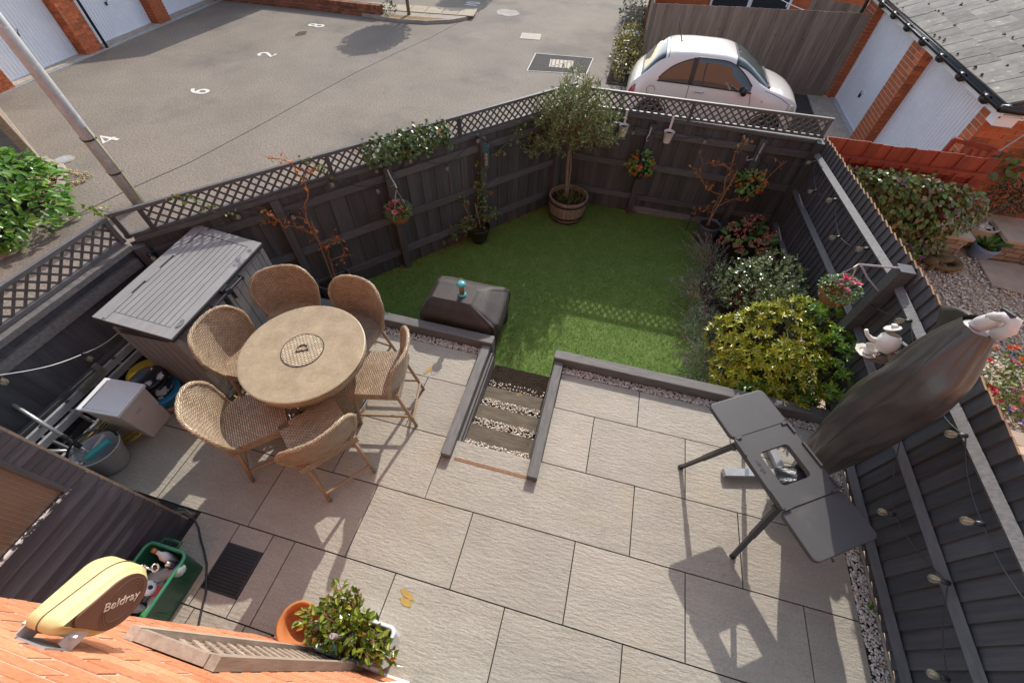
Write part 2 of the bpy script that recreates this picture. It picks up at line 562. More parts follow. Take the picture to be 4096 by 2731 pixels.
sleeper('grey timber sleeper edging the patio in front of the covered barbecue', (-.78, 1.805, .0), (2.69, .115, .25), sleeper_m)
sleeper('long grey timber sleeper along the lawn on the right of the steps', (2.72, 1.805, .0), (2.9, .115, .25), sleeper_m)
sleeper('lower retaining sleeper under the patio edge by the barbecue', (-.78, 1.80, -.27), (2.69, .10, .26), sleeper_m)
sleeper('lower retaining sleeper under the patio edge right of the steps', (2.72, 1.80, -.27), (2.86, .10, .26), sleeper_m)
sleeper('grey timber cheek on the left side of the steps', (.50, 1.075, -.03), (.098, 1.34, .22), sleeper_y)
sleeper('grey timber cheek on the right side of the steps', (1.335, 1.075, -.03), (.098, 1.34, .22), sleeper_y)
for i, (x, w, lab) in enumerate([(.5655, .026, 'upper inner board lining the left side of the steps'), (1.277, .014, 'inner board lining the right side of the steps')]):
    sleeper(lab, (x, 1.08, -.19), (w, 1.29, .36), sleeper_y, 'lining_board', 'lining boards of the steps')
sleeper('lower inner board lining the left side of the steps', (.589, 1.1, -.22), (.018, 1.22, .34), sleeper_y, 'lining_board', 'lining boards of the steps')
steps = thing('steps', 'five garden steps of old timber treads with gravel between them', 'steps', (.93, 1.05, -.3))
for i, (y0, y1) in enumerate([(.437, .577), (.655, .85), (.95, 1.135), (1.24, 1.43), (1.53, 1.715)]):
    z = -.003 - i * .082
    o = bx('tread', tread_m, (.932, (y0 + y1) / 2, z - .05), (.665, y1 - y0, .1), steps, Matrix.Rotation(random.uniform(-.012, .012), 3, 'Z') @ Matrix.Rotation(random.uniform(-.015, .015), 3, 'Y'))
    for xx in (.64, 1.22):
        MB().lathe([(.006, 0), (.004, .003)], (xx, (y0 + y1) / 2 + .03, z), 8).build('screw', black_m, steps)
bx('edge_strip', raw_wood, (.93, .421, -.022), (.7, .028, .05), steps)
MB().box((.93, 1.1, -.42), (.66, 1.3, .3)).build('step_base', soil, steps)


# ------------------------------------------------------------------ gravel
OCT_V = np.array([(1, 0, 0), (-1, 0, 0), (0, 1, 0), (0, -1, 0), (0, 0, 1), (0, 0, -1), (.62, .62, .35), (-.6, .66, -.3), (.6, -.6, .4), (-.62, -.6, -.3)], float)
OCT_F = np.array([(0, 6, 4), (6, 2, 4), (2, 7, 4), (7, 1, 4), (1, 9, 4), (9, 3, 4), (3, 8, 4), (8, 0, 4), (6, 0, 5), (2, 6, 5), (7, 2, 5), (1, 7, 5), (9, 1, 5), (3, 9, 5), (8, 3, 5), (0, 8, 5)])


def rot_rand(n):
    q = rng.normal(size=(n, 4)); q /= np.linalg.norm(q, axis=1)[:, None]
    w, x, y, z = q.T
    return np.stack([np.stack([1 - 2 * (y * y + z * z), 2 * (x * y - z * w), 2 * (x * z + y * w)], -1),
                     np.stack([2 * (x * y + z * w), 1 - 2 * (x * x + z * z), 2 * (y * z - x * w)], -1),
                     np.stack([2 * (x * z - y * w), 2 * (y * z + x * w), 1 - 2 * (x * x + y * y)], -1)], 1)


def stones(name, P, size, m, parent=None, flat_=.65):
    n = len(P)
    s = size * rng.uniform(.55, 1.15, n)
    V = OCT_V[None] * rng.uniform(.6, 1.0, (n, 1, 3)) * s[:, None, None]
    V = np.einsum('nij,nkj->nki', rot_rand(n), V)
    V[..., 2] *= flat_
    V += P[:, None, :]
    F = OCT_F[None] + (np.arange(n) * len(OCT_V))[:, None, None]
    o = meshobj(name, V.reshape(-1, 3), F.reshape(-1, 3), m, parent, False, np.repeat(rng.random(n), len(OCT_V)))
    o['kind'] = 'stuff'
    return o


gravel_w = LEAF('white_quartz_gravel', [(0, (.62, .54, .45)), (.35, (.74, .69, .62)), (.6, (.52, .42, .33)), (.8, (.78, .74, .7)), (1, (.38, .28, .2))], .6, .4, 0)
gravel_n = LEAF('mixed_gravel', [(0, (.56, .48, .36)), (.3, (.70, .65, .57)), (.55, (.46, .35, .21)), (.75, (.36, .31, .27)), (1, (.62, .55, .46))], .6, .4, 0)


def strip_points(n, x0, x1, y0, y1, z, dz=.008):
    return np.stack([rng.uniform(x0, x1, n), rng.uniform(y0, y1, n), z + rng.uniform(-dz, dz, n)], 1)


pts = [strip_points(2600, 4.035, 4.155, -1.2, 1.72, -.004), strip_points(1200, 1.39, 3.0, 1.655, 1.742, -.004), strip_points(800, 3.0, 4.1, 1.655, 1.742, -.004),
       strip_points(900, -.75, .44, 1.655, 1.742, -.006)]
tag(stones('gravel_edging', np.concatenate(pts), .015, gravel_w), kind='stuff')
pts = []
for i, (y0, y1) in enumerate([(.577, .655), (.85, .95), (1.135, 1.24), (1.43, 1.53)]):
    pts.append(strip_points(420, .61, 1.26, y0, y1, -.035 - i * .082, .012))
stones('step_gravel', np.concatenate(pts), .014, gravel_n, steps)

# ------------------------------------------------------------------ turf blades
def in_poly(x, y, poly):
    c = np.zeros(len(x), bool); j = len(poly) - 1
    for i in range(len(poly)):
        xi, yi = poly[i]; xj, yj = poly[j]
        hit = ((yi > y) != (yj > y)) & (x < (xj - xi) * (y - yi) / (yj - yi + 1e-12) + xi)
        c ^= hit; j = i
    return c


n = 170000
x = rng.uniform(-2.9, 3.3, n); y = rng.uniform(1.2, 5.6, n)
ok = in_poly(x, y, lawn_poly) & ~((x < .6) & (y < 1.9)) & ~((x > 1.2) & (y < 1.87)) & (x < 3.25 + .25 * np.sin(y * 3))
x = x[ok]; y = y[ok]; n = len(x)
a = rng.uniform(0, 2 * PI, n); h = rng.uniform(.016, .032, n); w = rng.uniform(.0016, .003, n)
lean = rng.normal(0, .55, (n, 2)) + np.array([.05, -.25])
B0 = np.stack([x - np.cos(a) * w, y - np.sin(a) * w, np.full(n, LAWN_Z)], 1)
B1 = np.stack([x + np.cos(a) * w, y + np.sin(a) * w, np.full(n, LAWN_Z)], 1)
TP = np.stack([x + lean[:, 0] * h, y + lean[:, 1] * h, LAWN_Z + h], 1)
V = np.stack([B0, B1, TP], 1).reshape(-1, 3)
F = np.arange(3 * n).reshape(-1, 3)
turf_leaf = LEAF('turf_blade', [(0, (.13, .215, .028)), (.4, (.185, .285, .036)), (.75, (.245, .335, .05)), (1, (.36, .37, .11))], .42, .45, .35)
g = meshobj('grass', V, F, turf_leaf, None, False, np.repeat(rng.random(n), 3)); g['kind'] = 'stuff'
bed_poly = [(3.25, 1.87), (4.16, 1.87), (4.16, 5.55), (3.3, 5.55), (3.2, 4.7), (3.05, 4.0), (3.15, 3.0)]
flat('planting_bed', bed_poly, LAWN_Z + .02, soil, .1)

# ------------------------------------------------------------------ fences
def lattice2(parent, p0, p1, z0, z1, m=None, pitch=.10, w=.021):
    m = m or dark_slat
    p0 = Vector((p0[0], p0[1], 0)); p1 = Vector((p1[0], p1[1], 0))
    u = (p1 - p0); L = u.length; u.normalize(); H = z1 - z0
    nrm = Vector((-u.y, u.x, 0))
    for sgn, off in ((1, .004), (-1, -.004)):
        k = -H + pitch * .4
        while k < L:
            ca, cb = max(k, 0), min(k + H, L)
            if cb - ca > .015:
                fa = (ca - k) / H; fb = (cb - k) / H
                za = z0 + H * fa if sgn > 0 else z1 - H * fa
                zb = z0 + H * fb if sgn > 0 else z1 - H * fb
                q0 = p0 + u * ca + nrm * off; q0.z = za
                q1 = p0 + u * cb + nrm * off; q1.z = zb
                t = (q1 - q0).normalized()
                bm_('slat', m, q0, q1, .007, w, parent, up=nrm.cross(t))
            k += pitch


def slatted_top(parent, p0, p1, zb, zt, posts):
    """lattice strip with its own frame standing on the fence capping"""
    p0 = Vector(p0); p1 = Vector(p1); u = (p1 - p0).normalized()
    a = lambda s, z: Vector((p0.x + u.x * s, p0.y + u.y * s, z))
    L = (p1 - p0).length
    bm_('lattice_rail', dark_h, a(0, zt - .016), a(L, zt - .016), .036, .034, parent)
    bm_('lattice_rail', dark_h, a(0, zb + .018), a(L, zb + .018), .036, .03, parent)
    for s in posts:
        bm_('lattice_post', dark_v, a(s, zb), a(s, zt - .034), .045, .04, parent, up=u)
    for s0, s1 in zip(posts, posts[1:]):
        if s1 - s0 > .3:
            lattice2(parent, a(s0 + .022, 0), a(s1 - .022, 0), zb + .034, zt - .034)


def close_boards(parent, p0, p1, z0f, z1f, pitch, m, thick=.011, tilt=.07, jag=.0, off=0, inside=1, hit=1):
    p0 = Vector((p0[0], p0[1], 0)); p1 = Vector((p1[0], p1[1], 0)); u = (p1 - p0); L = u.length; u.normalize()
    nrm = Vector((-u.y, u.x, 0)); ang = math.atan2(u.y, u.x)
    n = max(1, round(L / pitch)); pitch = L / n
    for i in range(n):
        s = (i + .5) * pitch
        z0 = z0f(s); z1 = z1f(s) + random.uniform(-jag, jag)
        c = p0 + u * s + nrm * (off + (.0045 if i % 2 else -.0045) * hit + random.uniform(-.0015, .0015)); c.z = (z0 + z1) / 2
        R = Matrix.Rotation(ang + tilt * inside + random.uniform(-.012, .012), 3, 'Z') @ Matrix.Rotation(random.uniform(-.004, .004), 3, 'Y')
        bx('board', m, c, (pitch * 1.07, thick, z1 - z0), parent, R)


# long left fence: runs from the far corner towards the lower left
FA = Vector((.72, 5.6, 0)); FB = Vector((-2.90, 1.22, 0)); FU = (FB - FA).normalized(); FL = (FB - FA).length
FN = Vector((FU.y, -FU.x, 0))        # away from the garden?
if FN.dot(Vector((1, 1, 0)) - (FA + FB) / 2) < 0: FN = -FN   # FN points into the garden


def fp(s, z, off=0.0):
    p = FA + FU * s + FN * off
    return Vector((p.x, p.y, z))


lf = thing('lattice_fence', 'long charcoal board fence with lattice top running beside the asphalt to the far corner', 'fence', fp(FL / 2, LAWN_Z), group='charcoal fences round the garden')
close_boards(lf, fp(0, 0), fp(FL, 0), lambda s: LAWN_Z - .03, lambda s: 1.15, .1, dark_v, tilt=.06, off=0)
for zl in (.958, .372, -.168):
    prev = .35
    for s in (1.68, 3.05, 4.35, 5.6):
        bm_('rail', dark_h, fp(prev, zl + .045 + random.uniform(-.006, .006), .032), fp(s - .05, zl + .045 + random.uniform(-.006, .006), .032), .042, .09, lf)
        prev = s + .05
for s in (.30, 1.68, 3.05, 4.35):
    bm_('fence_post', dark_v, fp(s, LAWN_Z - .05, .05), fp(s, 1.155, .05), .095, .095, lf, up=FU)
bm_('fence_post', dark_v, fp(5.63, -.2, .05), fp(5.63, 1.13, .05), .11, .1, lf, up=FU)
for s0, s1 in ((0.02, 3.03), (3.04, FL - .06)):
    bm_('capping', dark_h, fp(s0, 1.177, .012), fp(s1, 1.177, .012), .075, .04, lf)
slatted_top(lf, fp(0, 0, 0), fp(FL, 0, 0), 1.2, 1.466, [.03, 1.97, 3.66, 5.44, FL - .03])

# back fence, facing the house
bf = thing('lattice_fence', 'charcoal board fence with lattice top standing in front of the white car', 'fence', (2.4, 5.6, LAWN_Z), group='charcoal fences round the garden')
close_boards(bf, (4.16, 5.6), (.72, 5.6), lambda s: LAWN_Z - .03, lambda s: 1.12, .1, dark_v, tilt=.06)
for zl, dz in ((.89, 0), (.375, 0), (-.15, 0)):
    for a, b in ((.80, 1.85), (1.95, 3.37), (3.48, 4.14)):
        zz = zl + random.uniform(-.008, .008)
        bm_('rail', dark_h, (a, 5.568, zz + .045), (b, 5.568, zz + .04), .042, .09, bf)
for xx in (1.90, 3.425):
    bm_('fence_post', dark_v, (xx, 5.55, LAWN_Z - .05), (xx, 5.55, 1.07), .095, .095, bf, up=(1, 0, 0))
bm_('capping', dark_h, (.74, 5.588, 1.148), (4.15, 5.588, 1.128), .075, .04, bf)
slatted_top(bf, (.74, 5.6, 0), (4.14, 5.6, 0), 1.165, 1.425, [.03, 1.62, 3.37])
bm_('gravel_board', grey_worn_sunlit, (1.95, 5.574, -.34), (3.35, 5.574, -.34), .02, .11, bf)
bm_('metal_shoe', cedar, (1.9, 5.497, -.40), (1.9, 5.497, -.26), .1, .006, bf, up=(1, 0, 0))

# short fence behind the ladder, left of the storage box
sf = thing('lattice_fence', 'short charcoal fence section with lattice top behind the ladder and the grey bin', 'fence', (-2.92, 0, 0), group='charcoal fences round the garden')
sx = lambda y: -2.9 - .028 * (1.22 - y)
close_boards(sf, (sx(-1.6), -1.6), (sx(1.2), 1.2), lambda s: -.1, lambda s: 1.12, .12, dark_side, tilt=-.06)
for zl in (.935, .37, .02):
    bm_('rail', grey_worn_sunlit if zl > .9 else dark_h, (sx(-1.6) + .035, -1.6, zl + .047), (sx(1.15) + .035, 1.15, zl + .047), .05, .095, sf)
bm_('capping', grey_worn_sunlit, (sx(-1.6) + .03, -1.6, 1.15), (sx(1.17) + .03, 1.17, 1.15), .1, .05, sf)
slatted_top(sf, (sx(-1.6), -1.6, 0), (sx(1.2), 1.2, 0), 1.185, 1.452, [.03, 1.0, 2.77])

# tall fence on the right, seen from inside: featheredge boards behind three rails
rf = thing('closeboard_fence', 'tall charcoal featheredge fence with three rails along the right side of the patio', 'fence', (4.17, 2, 0), group='charcoal fences round the garden')


def rz_top(y):
    return 1.49 - .005 * y if y < 2.3 else 1.478 - (y - 2.3) * .0882


close_boards(rf, (4.175, 5.58), (4.175, -1.55), lambda s: (.03 if 5.58 - s < 1.65 else .03 - (3.93 - s) * .1), lambda s: rz_top(5.58 - s), .117, [dark_side, raw_wood, raw_side], thick=.015, tilt=-.13, jag=.006, hit=0)
ys = [-1.55, 2.48, 5.56]
for dz in (.255, .80, 1.36):
    for a, b in ((-1.55, 2.47), (2.59, 5.56)):
        za = rz_top(a) - dz + (.02 if dz < .3 else 0); zb = rz_top(b) - dz
        mm = grey_worn_sunlit if dz < .3 else dark_h  # top rail paler than the others: sunlight on it put into its colour
        if a < 0: za = rz_top(0) - dz
        bm_('rail', mm, (4.142, a, za + .044), (4.142, b, zb + .044), .064, .064, rf, up=(-1, 0, 1.25))
bm_('fence_post', dark_h, (4.09, 2.53, -.4), (4.09, 2.53, 1.44), .12, .115, rf, up=(0, 1, 0))
bm_('fence_post', dark_v, (4.11, 5.5, -.4), (4.11, 5.5, 1.15), .09, .09, rf, up=(0, 1, 0))
bm_('gravel_board', concrete, (4.165, -1.5, -.02), (4.165, 1.74, -.02), .012, .09, rf)

# ------------------------------------------------------------------ neighbour's red fence and lattice
red = thing('stained_fence', 'red stained fence with climbing plant between the neighbour garden and the garage', 'fence', (5.4, 5.75, -.3))
close_boards(red, (4.24, 5.75), (6.38, 5.75), lambda s: -.3, lambda s: 1.13 + random.uniform(0, .018), .145, cedar, tilt=.07, jag=.01)
bm_('rail', cedar, (4.26, 5.70, .90), (6.36, 5.70, .92), .05, .07, red)
bm_('rail', cedar, (4.26, 5.70, .2), (6.36, 5.70, .2), .05, .07, red)
for i in range(9):
    xx = 4.45 + i * .22
    bm_('lattice_bar', cedar, (xx, 5.66, -.25), (xx, 5.66, .93), .02, .03, red, up=(1, 0, 0))
for zz in (.0, .28, .56, .80):
    bm_('lattice_bar', cedar, (4.3, 5.645, zz), (6.36, 5.645, zz), .02, .03, red)

# ------------------------------------------------------------------ bricks
class Bricks:
    def __init__(self, parent, m):
        self.p = parent; self.m = m; self.L = []

    def face(self, o, u, n, width, z0, z1, bl=.225, bh=.075, depth=.06, proud=.0, gap=.011):
        """running bond on the face through o, along u, outward normal n"""
        o = Vector(o); u = Vector(u).normalized(); n = Vector(n).normalized()
        R = Matrix((u, n, Vector((0, 0, 1)))).transposed()
        k = 0; z = z0
        while z + bh * .6 < z1:
            x = -(bl / 2 if k % 2 else 0)
            while x < width - .01:
                a = max(x, 0); b = min(x + bl, width)
                if b - a > .03:
                    c = o + u * ((a + b) / 2) + n * (-depth / 2 + proud + random.uniform(-.0012, .0012)); c.z = z + bh / 2
                    self.L.append((c, (b - a - gap, depth, bh - gap), R))
                x += bl
            k += 1; z += bh
        return self

    def finish(self, cap=295):
        self.L.sort(key=lambda q: (q[0] - CAM_LOC).length)
        for c, s, R in self.L[:cap]: bx('brick', self.m, c, s, self.p, R)
        if len(self.L) > cap:
            mb = MB()
            for c, s, R in self.L[cap:]: mb.box(c, s, R)
            mb.build('brickwork', self.m, self.p)['kind'] = 'stuff'


# house wall under the camera, sun lit
house = thing('house', 'sunlit orange brick house wall at the lower left corner of the view', 'house', (1.5, -1.4, 0))
bk = Bricks(house, house_brick)
bk.face((-.25, -1.22, 0), (1, 0, 0), (0, 1, 0), 1.03, 0, 3.0, depth=.05, gap=.0135)
bk.finish(299)
MB().box((.265, -1.3415, 1.5), (1.03, .238, 3.0)).build('mortar_backing', mortar, house)
mb = MB()
mb.box((-5.2, -1.75, 2.6), (9.9, .3, 6.2)); mb.box((.265, -1.345, 4.4), (1.03, .24, 2.8)); mb.box((2.6, -1.6, 4.35), (3.7, .3, 2.9)); mb.box((9.0, -1.6, 2.6), (9.0, .3, 6.2))
mb.build('wall', house_brick, house)
for i, (wx, wz) in enumerate([(-4.5, 3.4), (-8, 3.4), (-4.6, .6), (6.4, 3.4), (9.3, 3.4), (6.8, .5)]):
    yy = -1.42 if wx > 4 else -1.57
    wf = MB().box((wx, yy, wz), (1.3, .06, 1.1)).build('window', pvc_white, house)
    for k in (-1, 0, 1):
        MB().box((wx + k * .41, yy + .035, wz), (.36, .012, .96)).build('pane', GLASS('dark_glass', (.03, .035, .04), .03, .95), wf)
mb = MB(); mb.box((.80, -1.28, 1.05), (.05, .14, 2.1)); mb.box((2.9, -1.31, 1.05), (.05, .1, 2.1)); mb.box((1.85, -1.31, 2.08), (2.1, .1, .06))
mb.build('door_frame', pvc_white, house)
MB().box((1.9, -1.24, .055), (1.9, .07, .07)).build('door_sill', pvc_white, house, bevel=.006)
MB().box((1.85, -1.33, 1.06), (2.05, .02, 2.0)).build('door_glass', GLASS('dark_glass', (.03, .035, .04), .03, .95), house)
MB().box((.30, -1.215, .006), (1.06, .02, .012)).build('base_trim', pvc_white, house)

# low shed with horizontal boards on the left
shed = thing('shed', 'dark painted lean-to shed of horizontal boards with a plastic window, lower left', 'shed', (-2.1, -1.1, 0))
z = 0.0; k = 0
board_shed = MAT('charcoal_weatherboard', (.070, .068, .080), (.040, .039, .048), .5, .4, 3, (7, .6, 9), .5, 9, .2, spots=(.10, .095, .10), spot_scale=7, spot_lo=.68, spot_hi=.76)
while z < 1.98:
    h = .112
    if z < 1.09:
        bx('board', board_shed, (-1.425, -1.10, z + h / 2), (.018, .82, h + .012), shed, Matrix.Rotation(-.17 + random.uniform(-.02, .02), 3, 'Y'))
    else:
        bx('board', board_shed, (-1.422, -.752, z + h * .25), (.018, .125, h * .5 - .004), shed, Matrix.Rotation(-.05 + random.uniform(-.02, .02), 3, 'Y'))
        bx('board', board_shed, (-1.422, -.752, z + h * .75), (.018, .125, h * .5 - .004), shed, Matrix.Rotation(-.05 + random.uniform(-.02, .02), 3, 'Y'))
    z += h
bx('corner_strip', taupe_h, (-1.43, -.685, 1.0), (.02, .02, 2.0), shed)
bx('sill', MAT('flaking_white_paint', (.05, .048, .05), (.04, .04, .042), .6, .3, 8, spots=(.6, .58, .55), spot_scale=34, spot_lo=.50, spot_hi=.56), (-1.408, -1.17, 1.125), (.02, .72, .014), shed)
bx('window_frame', dark_side, (-1.418, -.822, 1.55), (.025, .03, .86), shed)
poly_m = MAT('brown_polycarbonate', (.20, .135, .09), (.16, .105, .07), .35, .5, 3, (1, 1, 1))
mb = MB()
for i in range(56):
    yy = -.84 - i * .012
    mb.box((-1.43 + (.002 if i % 2 else 0), yy, 1.56), (.008, .0115, .85))
mb.build('window_panel', poly_m, shed)
MB().box((-2.15, -1.14, 2.03), (1.6, .98, .05), Matrix.Rotation(.06, 3, 'X')).build('roof', dark_side, shed)
for i in range(12):
    bx('board', dark_v, (-2.84 + i * .12, -.70, 1.0), (.125, .016, 1.98), shed, Matrix.Rotation(.06, 3, 'Z'))
# ------------------------------------------------------------------ ribbed garage doors
def garage_door(parent, p0, u, n, width, z0, height, ribs, label=None, handle=None):
    """pressed steel door: vertical ribs, frame, handle"""
    p0 = Vector(p0); u = Vector(u).normalized(); n = Vector(n).normalized()
    d = MB(); vs = []; fs = []
    prof = []
    pitch = width / ribs
    for i in range(ribs):
        s = i * pitch
        prof += [(s, 0), (s + pitch * .16, -.012), (s + pitch * .30, -.012), (s + pitch * .46, 0)]
    prof.append((width, 0))
    for z in (z0 + .03, z0 + height):
        for s, dep in prof:
            q = p0 + u * s + n * dep; vs.append((q.x, q.y, z))
    k = len(prof)
    fs = [(i, i + 1, k + i + 1, k + i) for i in range(k - 1)]
    d.add(vs, fs)
    o = d.build('door', door_white, parent)
    if label: o['label'] = label
    R = Matrix((u, n, Vector((0, 0, 1)))).transposed()
    f = MB()
    for s in (-.03, width + .03):
        q = p0 + u * s; f.box((q.x, q.y, z0 + height / 2), (.06, .06, height), R)
    q = p0 + u * width / 2; f.box((q.x, q.y, z0 + .03), (width, .03, .05), R)
    f.build('door_frame', door_white, o)
    if handle:
        q = p0 + u * handle[0] + n * .02
        h = MB(); h.box((q.x, q.y, handle[1]), (.05, .03, .07), R); h.tube([q + Vector((0, 0, handle[1] - q.z)) + n * .02, q + n * .03 + u * .05 + Vector((0, 0, handle[1] - q.z + .11))], .008, 6)
        h.build('handle', black_pl, o)
    return o


# right garage block
gr = thing('garage', 'brick garage with two white ribbed doors and a tiled roof at the upper right', 'garage', (7.5, 9.5, ROAD_Z), group='brick garages with white doors')
U = (0, -1, 0); Nn = (-1, 0, 0)
GX, PX = 6.615, 6.41
garage_door(gr, (GX, 12.14, 0), U, Nn, 2.22, ROAD_Z, 2.0, 24, handle=(1.12, .02))
garage_door(gr, (GX, 9.17, 0), U, Nn, 2.26, ROAD_Z, 2.0, 24)
core = MB()
g = Bricks(gr, brick_m)
for y0, y1 in ((12.2, 12.82), (9.22, 9.86), (6.58, 6.86)):
    core.box((PX + .1625, (y0 + y1) / 2, .475), (.32, y1 - y0 - .03, 1.95))
    g.face((PX, y1, 0), U, Nn, y1 - y0, ROAD_Z, 1.44)
    if y0 > 7:
        g.face((PX, y0, 0), (1, 0, 0), (0, -1, 0), .2, ROAD_Z, 1.44, bl=.2)
g.face((PX, 6.58, 0), (1, 0, 0), (0, -1, 0), 2.1, -.2, 1.44)
core.box((PX + 2.45, 6.72, .475), (4.85, .26, 1.95)); core.box((GX + 2.4, 9.6, .45), (4.6, 5.4, 1.9)); core.box((PX + 2.45, 12.7, .475), (4.85, .2, 1.95))
core.build('mortar_backing', mortar, gr)
g.finish(297)
mb = MB(); mb.box((6.36, 9.6, 1.50), (.03, 6.5, .17)); mb.box((6.5, 9.6, 1.425), (.3, 6.5, .02)); mb.box((8.6, 6.42, 1.47), (4.5, .03, .1))
mb.build('fascia', pvc_white, gr)
mb = MB(); mb.box((6.49, 6.47, 1.38), (.24, .2, .14)); mb.build('eaves_box', pvc_white, gr)
# roof tiles
SL = math.radians(19)
rv = Vector((math.cos(SL), 0, math.sin(SL))); rn = Vector((-math.sin(SL), 0, math.cos(SL)))
Rr = Matrix((rv, Vector((0, 1, 0)), rn)).transposed()
e0 = Vector((6.33, 6.36, 1.575))
MB().box(e0 + rv * 1.75 + Vector((0, 3.25, 0)) - rn * .02, (3.5, 6.5, .03), Rr).build('roof_deck', black_m, gr)
for j in range(9):
    for i in range(20):
        c = e0 + rv * (.19 + j * .33) + Vector((0, .17 + i * .332 + (.16 if j % 2 else 0), 0)) + rn * (.012 + random.uniform(-.003, .003))
        bx('tile', tile_m, c, (.38, .318, .026), gr, Rr @ Matrix.Rotation(-.045 + random.uniform(-.006, .006), 3, 'Y') @ Matrix.Rotation(random.uniform(-.006, .006), 3, 'Z'))
moss = MAT('moss', (.05, .045, .02), (.09, .08, .03), .95, .1, 20)
mb = MB()
for i in range(70):
    j = random.randint(0, 5)
    c = e0 + rv * (.06 + j * .33 + random.uniform(-.03, .03)) + Vector((0, random.uniform(.1, 6.4), 0)) + rn * .03
    mb.lathe([(random.uniform(.012, .03), 0), (.012, random.uniform(.012, .025))], c, 6)
o = mb.build('moss_tufts', moss, gr); o['kind'] = 'stuff'
gut = thing('gutter', 'black plastic gutter with brackets along the right garage roof', 'gutter', (6.3, 9.5, 1.5))
vs = []; fs = []
mb = MB()
prof = [(.055 * math.cos(a), .055 * math.sin(a)) for a in np.linspace(PI, 2 * PI, 9)]
for yy in (6.33, 12.85):
    for px_, pz in prof: vs.append((6.28 + px_, yy, 1.56 + pz))
for i in range(8): fs.append((i, i + 1, i + 10, i + 9))
o = MB().add(vs, fs).build('channel', black_pl, gut, True)
s_ = o.modifiers.new('solid', 'SOLIDIFY'); s_.thickness = .006
for i in range(8):
    yy = 6.75 + i * .83
    b = MB().tube([(6.28 + .064 * math.cos(a), yy, 1.56 + .064 * math.sin(a)) for a in np.linspace(PI * .9, 2 * PI, 10)], .012, 6)
    b.tube([(6.28, yy - .05, 1.50), (6.28, yy + .05, 1.50)], .058, 10)
    b.build('bracket', black_pl, gut, True)
mb = MB().tube([(6.28, 6.35, 1.53), (6.5, 6.33, 1.53), (8.5, 6.33, 1.53)], .05, 10); mb.build('return_channel', black_pl, gut, True)
dp = MB().tube([(6.30, 12.77, 1.5), (6.34, 12.77, 1.3), (6.345, 12.76, ROAD_Z)], .038, 10).build('drainpipe', black_pl, None, True)
tag(dp, 'black drainpipe between the weathered board fence and the right garage', 'drainpipe', 'black drainpipes on the garages')
tag(MB().prism([(5.72, 5.85), (6.62, 5.85), (6.62, 12.3), (5.95, 12.3)], ROAD_Z + .004, ROAD_Z + .03).build('garage_apron', concrete), kind='structure')
flat('garage_lane', [(1.5, 5.7), (5.72, 5.7), (5.95, 12.3), (1.2, 12.4)], ROAD_Z + .005, asphalt_dark)
ch = MB().box((6.53, 11.1, ROAD_Z + .035), (.09, 2.6, .02)).build('drain_channel', grey_steel, gr)

# left garages
gl = thing('garage', 'row of brick garages with white ribbed doors at the upper left', 'garage', (-13.3, 9, ROAD_Z), group='brick garages with white doors')
du = Vector((-.064, 1, 0)).normalized(); dn = Vector((1, .064, 0)).normalized()


def gp(y, out=0.0):
    x = -12.60 - .085 * (y - 6.06)
    return Vector((x, y, 0)) + dn * (out - .0)


g = Bricks(gl, brick_m); core = MB(); Rg = Matrix((du, dn, Vector((0, 0, 1)))).transposed()
for y0, y1 in ((5.7, 6.54), (8.69, 9.24), (11.47, 11.99), (14.2, 14.8)):
    a = gp(y0); b = gp(y1)
    core.box((a + b) / 2 - dn * .19 + Vector((0, 0, .7)), (y1 - y0 - .03, .36, 2.4), Rg)
    g.face(a, du, dn, y1 - y0, ROAD_Z, 1.9 if y0 > 6 else 1.0)
    if y0 > 6: g.face(a - dn * .33, dn, -du, .33, ROAD_Z, 1.5, bl=.165)
core.box(gp(10) - dn * 1.9 + Vector((0, 0, .6)), (9.8, 3.0, 2.2), Rg)
core.box(gp(10) - dn * 1.8 + Vector((0, 0, 2.0)), (10.2, 3.9, .25), Rg)
core.build('mortar_backing', mortar, gl); g.finish(296)
for y0, y1 in ((6.62, 8.62), (9.32, 11.40), (12.07, 14.1)):
    garage_door(gl, gp(y0, -.33), du, dn, y1 - y0, ROAD_Z + .02, 2.1, 22, handle=((y1 - y0) * .5, .25))
for y0, y1 in ((6.56, 8.67), (9.26, 11.45), (12.0, 14.2)):
    a = gp((y0 + y1) / 2, -.16)
    MB().box((a.x, a.y, ROAD_Z + .02), (y1 - y0, .33, .04), Rg).build('threshold', concrete, gl)
a = gp(10, .05); MB().box((a.x, a.y, ROAD_Z + .012), (9.6, .11, .024), Rg).build('drain_channel', grey_steel, gl)
dp = MB().tube([gp(9.32, .045) + Vector((0, 0, 2.2)), gp(9.32, .045) + Vector((0, 0, ROAD_Z))], .036, 10).build('drainpipe', black_pl, None, True)
tag(dp, 'black drainpipe on the brick pier between two left garage doors', 'drainpipe', 'black drainpipes on the garages')

# house beyond the left garages, only its shadow falls into view
nh = thing('house', 'brick house whose gable throws the dark shadow beside the left garages', 'house', (-13.5, 17.5, ROAD_Z))
mb = MB(); mb.box((-13.6, 18.2, 1.55), (5.0, 6.0, 4.1)); mb.add([(-16.1, 15.2, 3.6), (-11.1, 15.2, 3.6), (-13.6, 15.2, 5.2), (-16.1, 21.2, 3.6), (-11.1, 21.2, 3.6), (-13.6, 21.2, 5.2)], [(0, 1, 2), (3, 5, 4), (0, 2, 5, 3), (1, 4, 5, 2), (0, 3, 4, 1)])
mb.build('wall', brick_m, nh)

